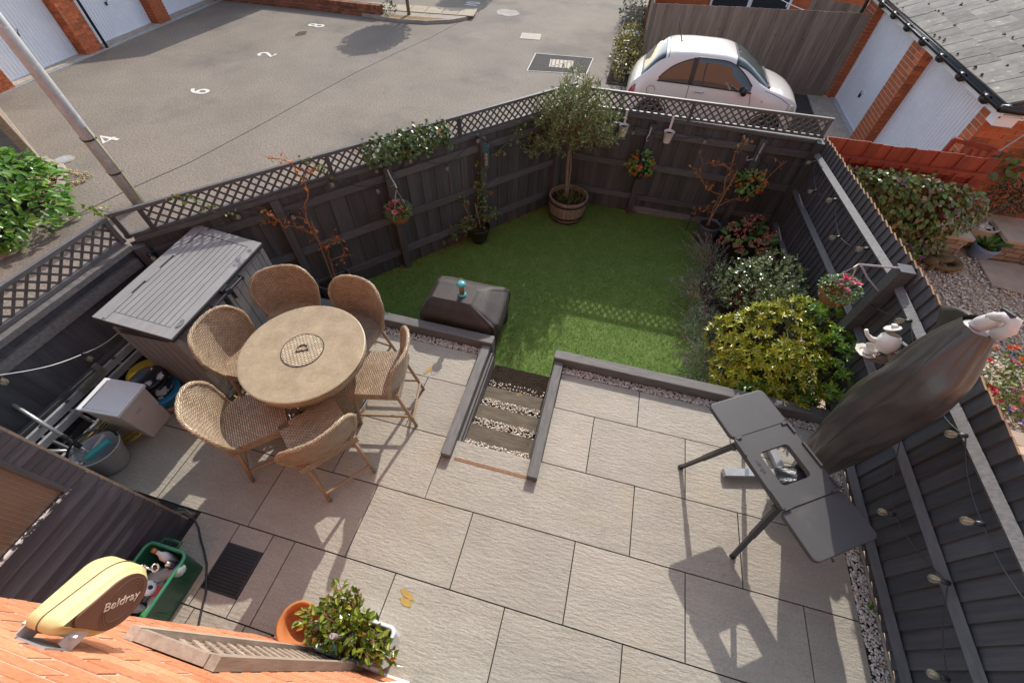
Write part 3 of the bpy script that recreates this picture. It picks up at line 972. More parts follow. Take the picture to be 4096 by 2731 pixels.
# low brick wall at the top left
lw = thing('garden_wall', 'low brick wall with upright brick coping at the far side of the parking area', 'wall', (-9.5, 14.5, ROAD_Z))
w = Bricks(lw, old_brick)
w.face((-13.2, 14.42, 0), (1, 0, 0), (0, -1, 0), 6.2, ROAD_Z, ROAD_Z + .225)
w.face((-7.0, 14.42, 0), (0, 1, 0), (1, 0, 0), .22, ROAD_Z, ROAD_Z + .225)
n0 = len(w.L)
i = 0
x = -13.2
while x < -7.02:
    w.L.append((Vector((x + .0375, 14.53, ROAD_Z + .285)), (.066, .225, .105), Matrix.Identity(3))); x += .0755
w.finish(298)
MB().box((-10.1, 14.53, ROAD_Z + .11), (6.16, .19, .22)).build('mortar_backing', mortar, lw)

# traffic island with paving and a small tree
isl = [(-6.95, 14.28), (-6.3, 14.24), (-5.4, 14.38), (-4.7, 14.75), (-4.32, 15.2), (-4.24, 16.3), (-6.5, 15.72), (-9.0, 15.1), (-9.0, 14.66)]
tag(MB().prism(isl, ROAD_Z, ROAD_Z + .09).build('kerb_island', concrete), kind='structure')
isl_in = [(-6.9, 14.40), (-6.3, 14.34), (-5.45, 14.47), (-4.85, 14.8), (-6.3, 14.62), (-6.9, 14.6)]
flat('leaf_litter_bed', isl_in, ROAD_Z + .094, MAT('leaf_litter', (.30, .19, .07), (.2, .12, .045), .9, .2, 9, fine=(30, .4)))
pavg = thing('paved_island', 'pale paving slabs on the kerbed island at the top', 'paving', (-5.6, 15.3, ROAD_Z + .1))
for i in range(8):
    a = Vector((-8.6 + i * .56, 14.83 + (i * .56) * .12, ROAD_Z + .1))
    bx('slab', paving, a + Vector((.27, .36, 0)), (.54, .72, .02), pavg, Matrix.Rotation(.13, 3, 'Z'))
flat('upper_road', [(-9, 15.6), (-4.2, 16.5), (-4.2, 30), (-9, 30)], ROAD_Z + .004, asphalt)

# ------------------------------------------------------------------ painted numbers on the road (top of the figures towards -x)
def paint(name, label, c, strokes, w=.085, h=.46, ww=.27):
    mb = MB()
    for si, st in enumerate(strokes):
        P = [Vector((c[0] - (q[1] - .5) * h, c[1] + (q[0] - .5) * ww, ROAD_Z + .006 + .0025 * si + .0002 * i)) for i, q in enumerate(st)]
        L = []
        for i, p in enumerate(P):
            t = (P[min(i + 1, len(P) - 1)] - P[max(i - 1, 0)]); t.normalize()
            nn = Vector((-t.y, t.x, 0)) * w / 2
            L.append((p + nn, p - nn))
        for (a, b), (c2, d) in zip(L, L[1:]):
            mb.add([a, b, d, c2], [(0, 1, 2, 3)])
    return tag(mb.build(name, white_line), label, 'road marking', 'painted bay numbers')


arc = lambda cx, cy, rx, ry, a0, a1, n=14: [(cx + rx * math.cos(math.radians(a0 + (a1 - a0) * i / n)), cy + ry * math.sin(math.radians(a0 + (a1 - a0) * i / n))) for i in range(n + 1)]
paint('painted_number', 'white painted bay number 4 on the asphalt by the lamp post', (-8.63, 5.14), [[(.75, 0), (.75, 1), (.05, .35), (1.0, .35)]])
paint('painted_number', 'white painted 6 on the asphalt between the other bay numbers, second from the lamp post', (-8.55, 7.70), [[(.78, 1.0), (.35, .82), (.14, .56)] + arc(.5, .27, .38, .26, 160, 520, 20)])
paint('painted_number', 'white painted 2 on the asphalt, third number from the lamp post', (-8.5, 10.31), [arc(.5, .72, .42, .28, 170, -20) + [(.1, .04), (.95, .04)]])
paint('painted_number', 'white painted bay number 8 on the asphalt near the low wall', (-8.6, 13.03), [arc(.5, .26, .42, .26, 0, 360, 18), arc(.5, .76, .36, .24, 0, 360, 18)])
paint('painted_number', 'white painted bay number 10 on the asphalt at the top edge', (-4.71, 17.17), [[(-.25, 0), (-.25, 1)], arc(.72, .5, .4, .5, 0, 360, 20)])
sp = [(-3.2 + .42 * math.cos(a) * random.uniform(.6, 1.1), 16.55 + .55 * math.sin(a) * random.uniform(.6, 1.1), ROAD_Z + .006) for a in np.linspace(0, 2 * PI, 14)[:-1]]
tag(MB().add(sp, [tuple(range(13))]).build('paint_spill', MAT('thin_paint_spill', (.42, .39, .34), (.27, .24, .2), .9, .2, 5)), 'pale paint spill on the asphalt at the top edge', 'stain')

oil = [(-8.62 + .16 * math.cos(a) * random.uniform(.8, 1.15) , 12.2 + .26 * math.sin(a) * random.uniform(.8, 1.15), ROAD_Z + .004) for a in np.linspace(0, 2 * PI, 17)[:-1]]
OILXY = 1
tag(MB().add(oil, [tuple(range(16))]).build('oil_stain', MAT('oil_stain', (.045, .03, .02), (.09, .065, .045), .7, .3, 8)), 'dark brown oil stain on the asphalt near the painted 8', 'stain')
# ------------------------------------------------------------------ manholes, patch
flat('asphalt_patch', [(-1.39, 12.9), (.28, 13.06), (.26, 11.78), (-1.32, 11.51)], ROAD_Z + .005, asphalt_dark)
mb = MB()
q = [(-1.39, 12.9), (.28, 13.06), (.26, 11.78), (-1.32, 11.51)]
for a, b in zip(q, q[1:] + q[:1]): mb.beam((*a, ROAD_Z + .007), (*b, ROAD_Z + .007), .022, .006)
tag(mb.build('patch_seal', white_line), kind='structure')


def manhole(label, c, sx, sy, rz, circ):
    t = thing('manhole_cover', label, 'manhole cover', (c[0], c[1], ROAD_Z), rz, 'manhole covers in the road', local=True)
    MB().box((0, 0, .007), (sx, sy, .008)).build('frame', MAT('rusty_iron_frame', (.45, .38, .30), (.36, .29, .22), .7, .3, 20), t)
    mb = MB()
    if circ:
        for r in (.08, .15, .22):
            for i in range(int(r * 90)):
                a = 2 * PI * i / int(r * 90); mb.box((r * math.cos(a) * sx * 1.9, r * math.sin(a) * sy * 1.9, .013), (.022, .022, .006))
    else:
        for s in (-1, 1):
            for i in range(6):
                for j in range(6):
                    mb.box((-sx * .42 + i * sx * .165, -sy * .42 + j * sy * .165, .013), (.035, .03, .006))
        mb.beam((-sx * .45, -sy * .45, .0135), (sx * .45, sy * .45, .0135), .03, .007)
    mb.build('stud_pattern', MAT('iron_studs', (.30, .23, .18), (.2, .15, .12), .7, .3, 20), t)


manhole('pale square manhole cover with ring pattern in the road', (-1.87, 14.32), .62, .56, .1, True)
manhole('rusty square manhole cover inside the dark asphalt patch', (-.52, 12.31), .66, .6, .12, False)
t = thing('drain_cover', 'small round drain cover on the road beside the kerb on the left', 'drain cover', (-8.72, 4.27, ROAD_Z))
MB().lathe([(.17, 0), (.17, .012)], (-8.72, 4.27, ROAD_Z), 20).build('rim', concrete, t)
MB().lathe([(.13, .012), (.13, .018)], (-8.72, 4.27, ROAD_Z), 20).build('grate', grey_steel, t)

# ------------------------------------------------------------------ lamp post
lp = thing('lamp_post', 'galvanised steel lamp post leaning into view beyond the lattice fence', 'lamp post', (-6.27, 3.49, ROAD_Z))
MB().lathe([(.09, 0), (.088, 1.2), (.085, 1.25), (.075, 7)], (-6.27, 3.49, ROAD_Z), 20).build('column', grey_steel, lp, True)
for zz in (.08, .62):
    s = MB().lathe([(.094, -.012), (.096, 0), (.094, .012)], (-6.27, 3.49, zz), 20); s.box((-6.27 - .11, 3.46, zz), (.05, .02, .02)); s.build('cable_tie', black_pl, lp)
MB().tube([(-6.27 + .09, 3.50, ROAD_Z + .05), (-6.27 + .1, 3.52, .2), (-6.27 + .092, 3.5, .8)], .008, 5).build('cable', MAT('yellow_cable', (.45, .36, .08)), lp)

# ------------------------------------------------------------------ weathered fence behind the car and things past it
tf = thing('board_fence', 'weathered taupe board fence behind the white car', 'fence', (4, 12.23, ROAD_Z))
close_boards(tf, (1.6, 12.23), (6.38, 12.23), lambda s: ROAD_Z + .14, lambda s: 1.05 + s * .04, .1, taupe_v, tilt=.08, jag=.008)
bm_('gravel_board', MAT('mossy_board', (.20, .17, .12), (.15, .13, .09), .9, .2, 5, spots=(.18, .2, .03), spot_scale=9, spot_lo=.62, spot_hi=.72), (1.6, 12.225, ROAD_Z + .07), (6.3, 12.225, ROAD_Z + .07), .03, .15, tf)
close_boards(tf, (1.62, 12.3), (1.55, 18.5), lambda s: ROAD_Z, lambda s: 1.05, .1, taupe_v, tilt=.08)
fh = thing('house', 'brick house with a white framed window seen over the board fence behind the car', 'house', (5, 17, ROAD_Z))
MB().box((4.6, 17.2, 1.2), (6.2, 1.6, 3.4)).build('wall', brick_m, fh)
wf = MB().box((4.5, 16.38, 1.05), (2.3, .06, 1.7)).build('window', pvc_white, fh)
for xx in (3.92, 5.06):
    MB().box((xx, 16.34, 1.05), (1.02, .02, 1.55)).build('pane', GLASS('dark_glass', (.03, .035, .04), .03, .95), wf)
t = thing('board_fence', 'darker weathered fence far back behind the washing line', 'fence', (6.3, 14.4, ROAD_Z))
close_boards(t, (5.7, 14.6), (7.6, 13.9), lambda s: ROAD_Z, lambda s: 1.0, .1, taupe_v, tilt=.08)
wlx = thing('washing_line', 'white washing line with pegs above the board fence', 'washing line', (5.4, 13, 1.2))
P = [Vector((4.55 + i * .12, 13.2 - i * .01, 1.17 - .0 * i - .1 * math.sin(PI * i / 14) - i * .012)) for i in range(15)]
MB().tube(P, .008, 5).build('line', pvc_white, wlx)
for i in (2, 5, 7, 8, 11):
    MB().box(P[i] + Vector((0, 0, -.035)), (.02, .02, .08)).build('peg', pvc_white if i != 7 else raw_wood, wlx)

# timber fence end on the left
tm = thing('board_fence', 'weathered timber fence end behind the leafy bush at the left edge', 'fence', (-9.5, 4.3, ROAD_Z))
a = Vector((-8.72, 3.92, 0)); b = Vector((-12.1, 5.66, 0)); u = (b - a).normalized(); nn = Vector((u.y, -u.x, 0))
for i in range(9):
    z0 = ROAD_Z + .12 + i * .17
    bm_('board', taupe_h, a + Vector((0, 0, z0 + .08)) + nn * random.uniform(-.006, .006), b + Vector((0, 0, z0 + .08)), .03, .165, tm)
for s in (0.0, 1.8):
    p = a + u * s
    bm_('fence_post', taupe_h, p + nn * -.05 + Vector((0, 0, ROAD_Z)), p + nn * -.05 + Vector((0, 0, 1.1)), .12, .12, tm, up=u)
bm_('gravel_board', concrete, a + nn * .0 + Vector((0, 0, ROAD_Z + .06)), b + Vector((0, 0, ROAD_Z + .06)), .06, .12, tm)
kerb = [(-9.0, 4.16), (-8.88, 4.1), (-8.5, 4.05), (-8.21, 3.83), (-7.9, 3.5), (-7.63, 3.22), (-7.25, 2.62), (-7.1, 2.0), (-7.15, 1.2), (-7.4, -1)]
mb = MB()
for p, q in zip(kerb, kerb[1:]): mb.beam((*p, ROAD_Z + .03), (*q, ROAD_Z + .03), .09, .1)
tag(mb.build('kerb', concrete), kind='structure')
flat('bush_bed', [(-14, -1), (-14, 4.6), (-9.3, 4.0)] + [(x - .03, y) for x, y in kerb[1:]], ROAD_Z + .02, soil)
tag(stones('bed_gravel', np.stack([rng.uniform(-8.75, -7.7, 500), rng.uniform(3.0, 4.0, 500), np.full(500, ROAD_Z + .03)], 1)[np.array([True] * 500)], .03, LEAF('orange_gravel', [(0, (.4, .27, .1)), (.5, (.5, .38, .2)), (1, (.3, .2, .08))], .7, .3, 0)), kind='stuff')

# ------------------------------------------------------------------ neighbour garden on the right
NZ = -.22
flat('neighbour_garden', [(4.2, -1.5), (14, -1.5), (14, 6.6), (6.4, 6.6), (6.4, 5.75), (4.2, 5.75)], NZ - .02, MAT('gravel_base', (.46, .37, .27), (.34, .27, .19), .9, .2, 20, fine=(50, .4)), .2)
tag(stones('neighbour_gravel', strip_points(9000, 4.9, 7.6, 2.4, 5.6, NZ - .005, .015), .026, gravel_n), kind='stuff')
# ------------------------------------------------------------------ small white hatchback
def hermite(xs, ys):
    xs = np.array(xs, float); ys = np.array(ys, float)
    m = np.gradient(ys, xs)
    for i in range(1, len(xs) - 1):
        if (ys[i + 1] - ys[i]) * (ys[i] - ys[i - 1]) <= 0: m[i] = 0

    def f(x):
        x = min(max(x, xs[0]), xs[-1]); i = min(max(int(np.searchsorted(xs, x)) - 1, 0), len(xs) - 2)
        h = xs[i + 1] - xs[i]; t = (x - xs[i]) / h
        return ((2 * t ** 3 - 3 * t ** 2 + 1) * ys[i] + (t ** 3 - 2 * t ** 2 + t) * h * m[i] + (-2 * t ** 3 + 3 * t ** 2) * ys[i + 1] + (t ** 3 - t ** 2) * h * m[i + 1])
    return f


XS = [0, .06, .16, .30, .50, .72, 1.0, 1.5, 1.95, 2.25, 2.55, 2.80, 3.0, 3.2, 3.38, 3.50, 3.55]
roofz = hermite(XS, [.55, .78, .92, 1.08, 1.31, 1.435, 1.475, 1.49, 1.462, 1.365, 1.18, 1.035, .985, .925, .84, .71, .55])
beltz = hermite(XS, [.50, .68, .82, .90, .93, .94, .94, .935, .925, .92, .915, .91, .875, .82, .74, .64, .53])
halfw = hermite(XS, [.55, .64, .71, .765, .79, .805, .812, .812, .812, .812, .808, .80, .785, .75, .68, .58, .48])
roofw = hermite(XS, [.46, .54, .60, .605, .60, .60, .605, .605, .60, .595, .60, .62, .61, .58, .53, .45, .36])
sillz = hermite(XS, [.32, .28, .24, .21, .2, .2, .2, .2, .2, .2, .2, .2, .2, .2, .22, .26, .32])


def car_sec(x):
    zr, zb, w, rw, zs = roofz(x), beltz(x), halfw(x), roofw(x), sillz(x)
    cab = max(0.0, min(1.0, (zr - zb - .06) / .2))
    bw = w * (.955 * cab + .90 * (1 - cab))
    pts = [(w * .93, zs), (w * .985, zs + (zb - zs) * .2), (w, zs + (zb - zs) * .5), (w * .99, zs + (zb - zs) * .8), (bw, zb),
           (bw + (rw - bw) * .55, zb + (zr - zb) * (.55 * cab + .6 * (1 - cab))), (rw, zr - .075 * cab - .02 * (1 - cab)), (rw * .86, zr - .024), (rw * .4, zr - .004), (0, zr)]
    return pts


TS = [0, .8, 1.8, 2.8, 3.6, 5.0, 6.2, 6.9, 7.8, 8.8]
TMAX = 8.8


def car_pt(x, t, side=-1, out=0.0):
    s = car_sec(x)
    ys = hermite(TS, [p[0] for p in s]); zs = hermite(TS, [p[1] for p in s])
    y, z = ys(t), zs(t)
    if out:
        e = .05
        dy = ys(min(t + e, TMAX)) - ys(max(t - e, 0)); dz = zs(min(t + e, TMAX)) - zs(max(t - e, 0))
        l = math.hypot(dy, dz) or 1
        y += dz / l * out; z += -dy / l * out
    return Vector((x, side * y, z))


paint_m, N, L, b = new_mat('cream_white_car_paint')
b.inputs['Base Color'].default_value = (.74, .68, .60, 1); b.inputs['Roughness'].default_value = .3
b.inputs['Coat Weight'].default_value = .9; b.inputs['Coat Roughness'].default_value = .03
carglass = GLASS('car_glass', (.02, .024, .024), .01, .82)
carglass.node_tree.nodes['Principled BSDF'].inputs['Specular IOR Level'].default_value = 1.0
windscreen_m = GLASS('windscreen_glass', (.10, .13, .12), .01, .75)
car = thing('car', 'small cream white hatchback parked beyond the back fence', 'car', (1.40, 9.86, ROAD_Z), local=True)
xs = sorted(set(list(np.linspace(0, 3.55, 60)) + [.01, .03, 3.52, 3.54]))
vs = []; nt_ = 26
for x in xs:
    row_ = [car_pt(x, TMAX * i / nt_, -1) for i in range(nt_ + 1)] + [car_pt(x, TMAX * (nt_ - 1 - i) / nt_, 1) for i in range(nt_)]
    vs.append(row_)
k = len(vs[0]); V = [p for r in vs for p in r]; F = []
for i in range(len(xs) - 1):
    for j in range(k - 1):
        F.append((i * k + j, (i + 1) * k + j, (i + 1) * k + j + 1, i * k + j + 1))
mb = MB().add(V, F)
mb.add([V[j] for j in range(k)], [tuple(reversed(range(k)))]); mb.add([V[(len(xs) - 1) * k + j] for j in range(k)], [tuple(range(k))])
mb.build('body', paint_m, car, True)


def patch(name, xr, t0, t1, m, parent, side=-1, out=.006, nu=14, nv=8, name_l=None):
    """panel of the body surface between x range; t0,t1 are functions of x fraction"""
    def fn(u, v):
        x = xr[0] + (xr[1] - xr[0]) * u
        a, b_ = t0(x), t1(x)
        return car_pt(x, a + (b_ - a) * v, side, out)
    return grid(name, fn, nu, nv, m, parent)


for side in (-1, 1):
    # rear quarter glass and door glass under one arched roof line
    up_r = lambda x: 3.72 + 2.25 * max(0, math.sin(min(1, (x - .58) / .9) * PI / 2)) ** .75
    patch('quarter_glass', (.60, 1.20), lambda x: 3.72, up_r, carglass, car, side)
    up_f = lambda x: 5.97 - 2.2 * max(0, (x - 1.75) / .80) ** 2.2
    patch('door_glass', (1.29, 2.44), lambda x: 3.72, lambda x: max(3.74, up_f(x)), carglass, car, side)
    patch('window_pillar', (1.195, 1.295), lambda x: 3.72, lambda x: 5.97, black_pl, car, side, .004)
    tr = MB()
    for (x0, x1, f) in ((.58, 2.46, lambda x: 3.68),):
        tr.tube([car_pt(x, f(x), side, .006) for x in np.linspace(x0, x1, 20)], .012, 6)
    tr.tube([car_pt(x, (up_r(x) if x < 1.25 else max(3.74, up_f(x))) + .05, side, .004) for x in np.linspace(.6, 2.44, 30)], .010, 6)
    tr.build('window_trim', black_pl, car, True)
    sm = MB()
    sm.tube([car_pt(1.24, t, side, .001) for t in np.linspace(.3, 3.65, 10)], .006, 5)
    sm.tube([car_pt(2.42 + .10 * math.sin(t * .8), t, side, .001) for t in np.linspace(.3, 3.65, 10)], .006, 5)
    sm.tube([car_pt(x, .3, side, .001) for x in np.linspace(1.24, 2.44, 6)], .006, 5)
    sm.tube([car_pt(x, 4.3 - (x - 2.75) * 1.6, side, .001) for x in np.linspace(2.72, 3.33, 8)], .005, 5)
    sm.build('door_seam', MAT('seam_shadow', (.12, .11, .10), rough=.7), car)
    h = MB().tube([car_pt(x, 3.15, side, .02 + .012 * math.sin((x - 1.36) / .2 * PI)) for x in np.linspace(1.36, 1.56, 8)], .016, 8); h.build('door_handle', chrome, car, True)
    m_ = MB(); p = car_pt(2.30, 3.75, side, .1)
    m_.lathe([(.02, -.09), (.07, -.06), (.085, 0), (.07, .05), (.02, .08)], p, 12, sx=.8, sy=1.0); m_.tube([car_pt(2.33, 3.7, side, 0), p], .025, 6)
    m_.build('door_mirror', black_pl, car, True)
    # lamps
    hd = MB(); p = car_pt(3.36, 3.0, side, .0); d = (Vector((1, side * .75, .35))).normalized(); R = d.to_track_quat('Z', 'Y').to_matrix()
    hd.lathe([(.005, .03), (.07, .028), (.105, .012), (.115, -.03)], p, 20, R=R); hd.build('headlight', MAT('lamp_glass', (.50, .47, .34), (.4, .38, .28), .1, .6, 30), car, True)
    hd = MB(); p = car_pt(3.42, 1.9, side, .0); hd.lathe([(.005, .02), (.04, .018), (.055, -.02)], p, 14, R=R); hd.build('indicator', MATS['lamp_glass'], car, True)
    patch('tail_light', (.045, .17), lambda x: 2.5, lambda x: 3.5, MAT('red_lamp', (.42, .02, .02), (.35, .03, .03), .12, .6, 20), car, side, .012, 6, 8)
    for wx in (.60, 2.92):
        tyre = MB().lathe([(.17, -.09), (.29, -.085), (.305, -.05), (.305, .05), (.29, .085), (.17, .09)], (wx, side * .735, .30), 28, R=Matrix.Rotation(PI / 2, 3, 'X'))
        wheel = tyre.build('wheel', MAT('tyre_rubber', (.02, .02, .02), rough=.8), car, True)
        rim = MB().lathe([(.03, .085), (.05, .075), (.16, .065), (.19, .095), (.195, .08)], (wx, side * .735, .30), 20, R=Matrix.Rotation(PI / 2 if side < 0 else -PI / 2, 3, 'X')); rim.build('rim', alu, wheel, True)
        ar = MB().tube([(wx + .335 * math.cos(a), side * (halfw(wx) - .002), .30 + .335 * math.sin(a)) for a in np.linspace(-.25, PI + .25, 18)], .02, 6); ar.build('wheel_arch', black_pl, car, True)
# glass front and rear
grid('windscreen_seal', lambda u, v: (lambda x: car_pt(x, 8.8 - abs(2 * u - 1) * (2.95 - .2 * v), -1 if u < .5 else 1, .004))(2.01 + .78 * v), 20, 8, black_pl, car)
grid('rear_seal', lambda u, v: (lambda x: car_pt(x, 8.8 - abs(2 * u - 1) * 2.7, -1 if u < .5 else 1, .004))(.235 + .41 * v), 20, 8, black_pl, car)
MB().tube([car_pt(.70, t, -1, .002) for t in np.linspace(6.0, 8.8, 10)] + [car_pt(.70, t, 1, .002) for t in np.linspace(8.8, 6.0, 10)], .006, 5).build('roof_seam', MAT('seam_shadow', (.12, .11, .10), rough=.7), car)
grid('windscreen', lambda u, v: (lambda x: car_pt(x, 8.8 - abs(2 * u - 1) * (2.75 - .35 * v), -1 if u < .5 else 1, .007))(2.06 + .66 * v), 20, 8, windscreen_m, car)
grid('rear_window', lambda u, v: (lambda x: car_pt(x, 8.8 - abs(2 * u - 1) * 2.5, -1 if u < .5 else 1, .007))(.27 + .36 * v), 20, 8, carglass, car)
mb = MB()
for y0 in (-.45, .12):
    mb.tube([(2.78, y0, 1.035), (2.60, y0 + .25, 1.145), (2.52, y0 + .40, 1.19)], .010, 5)
mb.tube([(2.80, -.6, 1.02), (2.79, 0, 1.035), (2.80, .6, 1.02)], .016, 6)
mb.build('wiper', black_pl, car)
MB().tube([(.92, 0, 1.455), (.80, 0, 1.68), (.74, 0, 1.80)], [.012, .006, .003], 6).build('aerial', black_pl, car)
MB().lathe([(.04, 0), (.015, .03)], (.93, 0, 1.45), 10, sx=1.6).build('aerial_base', black_pl, car, True)
cp = car_pt(.50, 2.75, -1, .0)
MB().tube([cp + Vector((.085 * math.cos(a), -.006, .085 * math.sin(a))) for a in np.linspace(0, 2 * PI, 20)[:-1]], .004, 4, closed=True).build('fuel_cap', MATS['seam_shadow'], car)
cp = car_pt(2.72, 3.0, -1, .0)
MB().lathe([(.02, 0), (.012, .012)], cp, 10, R=Matrix.Rotation(PI / 2, 3, 'X')).build('side_repeater', MATS['lamp_glass'], car, True)
mb = MB()
for x, t in ((.035, 0), (3.52, 0)):
    pass
mb.tube([car_pt(x, 1.2, -1, .012) for x in np.linspace(.02, .35, 8)], .022, 6); mb.tube([car_pt(x, 1.2, -1, .012) for x in np.linspace(3.22, 3.53, 8)], .022, 6)
mb.build('bumper_strip', chrome, car, True)
mb = MB(); mb.box((1.2, .35, .9), (.5, .45, .25)); mb.box((.98, .35, 1.1), (.14, .42, .4)); mb.box((1.75, -.36, .85), (.45, .42, .2)); mb.box((1.5, -.36, 1.08), (.14, .42, .42)); mb.box((2.45, 0, .9), (.35, 1.2, .16))
mb.build('seats', MAT('cream_upholstery', (.4, .36, .28), rough=.8), car)
mb = MB(); mb.tube([(2.2 + .0, .36 + .17 * math.cos(a), 1.0 + .17 * math.sin(a)) for a in np.linspace(0, 2 * PI, 18)[:-1]], .016, 6, closed=True); mb.build('steering_wheel', MAT('cream_wheel', (.5, .46, .38), rough=.5), car, True)

# ------------------------------------------------------------------ woven dining set
def uvbox(name, c, s, m, parent, bevel=.0):
    c = Vector(c); V = []; F = []; UVs = []
    hx, hy, hz = s[0] / 2, s[1] / 2, s[2] / 2
    faces = [((-hx, -hy, hz), (hx, -hy, hz), (hx, hy, hz), (-hx, hy, hz), 0, 1), ((-hx, -hy, -hz), (-hx, hy, -hz), (hx, hy, -hz), (hx, -hy, -hz), 0, 1),
             ((-hx, -hy, -hz), (hx, -hy, -hz), (hx, -hy, hz), (-hx, -hy, hz), 0, 2), ((hx, hy, -hz), (-hx, hy, -hz), (-hx, hy, hz), (hx, hy, hz), 0, 2),
             ((hx, -hy, -hz), (hx, hy, -hz), (hx, hy, hz), (hx, -hy, hz), 1, 2), ((-hx, hy, -hz), (-hx, -hy, -hz), (-hx, -hy, hz), (-hx, hy, hz), 1, 2)]
    for a, b2, c2, d2, iu, iv in faces:
        k = len(V)
        for p in (a, b2, c2, d2):
            V.append(tuple(Vector(p) + c)); UVs.append((p[iu] + 1, p[iv] + 1))
        F.append((k, k + 1, k + 2, k + 3))
    return meshobj(name, V, F, m, parent, False, uv=UVs)


def make_chair(label):
    r = thing('woven_chair', label, 'chair', local=True, group='woven chairs round the bar table')
    h = lambda u: .47 * (1 - .36 * abs(u) ** 4.5)

    def shell(u, v, out=0.0):
        uu = 2 * u - 1
        w = .226 + .062 * math.sin(min(v, 1) * PI * .5)
        a = uu * 1.05
        return Vector((w * math.sin(a) / math.sin(1.05) * (1 + .02 * abs(uu)), -.205 - .115 * v + (1 - math.cos(a)) * .27 * (.5 + .5 * v), .555 + v * h(uu)))
    grid('backrest', lambda u, v: shell(u, v), 28, 14, weave_m, r, uvs=(.62, .46), thick=.016)
    path = [shell(0, v) for v in np.linspace(0, .98, 9)] + [shell(u, 1) for u in np.linspace(0, 1, 30)] + [shell(1, v) for v in np.linspace(.98, 0, 9)]
    # braided edge
    k = len(path); fr = []
    vs = []; uv = []; n_ = 10
    lens = [0]
    for a, b2 in zip(path, path[1:]): lens.append(lens[-1] + (b2 - a).length)
    mbt = MB().tube(path, [.018 + .0022 * math.sin(i * 2.1) for i in range(k)], n_)
    F = [f for f in mbt.f if len(f) == 4]; U = []
    for f in F:
        i = f[0] // n_; j = f[0] % n_
        for (p, q) in ((i, j), (i, j + 1), (i + 1, j + 1), (i + 1, j)): U.append((lens[min(p, k - 1)], q * .0115 + lens[min(p, k - 1)] * .35))
    meshobj('braided_edge', mbt.v, F, rope_m, r, True, uv=U)
    uvbox('seat', (0, .025, .568), (.475, .475, .088), weave_m, r)
    for sx_ in (-1, 1):
        for sy_ in (-1, 1):
            MB().tube([(sx_ * .195, .02 + sy_ * .195, .54), (sx_ * .205, .01 + sy_ * .235, .25), (sx_ * .213, .0 + sy_ * .275, 0)], [.017, .0165, .0155], 9).build('leg', leg_m, r, True)
    for (a, b2) in (((-.21, -.258, .13), (.21, -.258, .13)), ((-.21, .258, .13), (.21, .258, .13)), ((-.207, -.25, .17), (-.207, .25, .17)), ((.207, -.25, .17), (.207, .25, .17))):
        MB().tube([Vector(a) + (Vector(b2) - Vector(a)) * i / 24 for i in range(25)], [.0125 + (.0018 if i % 2 else 0) for i in range(25)], 8).build('stretcher', leg_m, r, True)
    return r


CH = [((-.43, .10), (-.80, .60), 'woven chair nearest the house with its back turned to the camera'),
      ((-.21, .79), (-.967, -.22), 'woven chair on the right of the round table, its sunlit seat pulled out'),
      ((-1.045, .085), (.72, .69), 'woven chair at the near left of the round table with its seat half in shade'),
      ((-.70, 1.17), (-.10, -.995), 'woven chair behind the round table on the side of the covered barbecue'),
      ((-1.40, .64), (1.0, .06), 'woven chair pushed in on the side of the storage box handle'),
      ((-1.33, 1.14), (.50, -.86), 'woven chair behind the round table by the far end of the storage box')]
ch0 = make_chair(CH[0][2])
for i, (p, f, lab) in enumerate(CH):
    o = ch0 if i == 0 else copy_tree(ch0)
    o.location = (p[0], p[1], 0.001); o.rotation_euler = (0, 0, math.atan2(f[1], f[0]) - PI / 2); o['label'] = lab

tb = thing('bar_table', 'round woven bar table with a stone effect top and a woven lid in the middle', 'table', (-.805, .665, 0), local=True)
MB().lathe([(.0, .893), (.515, .893), (.525, .889), (.525, .872), (.0, .872)][1:-1], n=64).build('tabletop', tabletop_m, tb, False)
n = 96; V = []; F = []; U = []
prof = [(.505, .872), (.52, .855), (.515, .80), (.49, .785), (.33, .74), (.27, .6), (.255, .4), (.27, .2), (.33, .03), (.34, 0)]


def ring(name, prof, n=72, m=weave_m):
    V = []; F = []; U = []
    ln = [0]
    for a, b2 in zip(prof, prof[1:]): ln.append(ln[-1] + math.hypot(a[0] - b2[0], a[1] - b2[1]))
    for r_, z in prof:
        for j in range(n): V.append((r_ * math.cos(2 * PI * j / n), r_ * math.sin(2 * PI * j / n), z))
    for i in range(len(prof) - 1):
        for j in range(n):
            F.append((i * n + j, i * n + (j + 1) % n, (i + 1) * n + (j + 1) % n, (i + 1) * n + j))
            for (p, q) in ((i, j), (i, j + 1), (i + 1, j + 1), (i + 1, j)): U.append((q / n * 3.2, ln[p]))
    return meshobj(name, V, F, m, tb, True, uv=U)


ring('woven_apron', prof[:4]); ring('woven_pedestal', prof[3:])
grid('lid', lambda u, v: Vector((.172 * math.sqrt(max(v, 1e-6)) * math.cos(2 * PI * u), .172 * math.sqrt(max(v, 1e-6)) * math.sin(2 * PI * u), .897)), 40, 6, weave_fine, tb)
li = MB().lathe([(.171, .893), (.172, .899), (.178, .899), (.179, .893)], n=48, cap=False); li.build('lid_rim', MAT('lid_shadow', (.05, .045, .03)), tb)
lid = [o for o in tb.children if o.name.startswith('lid') and 'rim' not in o.name][0]
me = lid.data
uvl = me.uv_layers[0].data
for lp_ in me.loops:
    co = me.vertices[lp_.vertex_index].co; uvl[lp_.index].uv = (co.x + 1, co.y + 1)
a = Matrix.Rotation(.5, 3, 'Z')
hp = [a @ Vector((x, y, .903)) for x, y in [(-.05, -.012), (.05, -.012), (.045, .02), (.025, .045), (-.01, .05), (-.04, .03)]]
MB().tube(hp, .0055, 6, closed=True).build('lid_handle', MAT('bronze_handle', (.12, .09, .05), rough=.4), tb)
mb = MB()
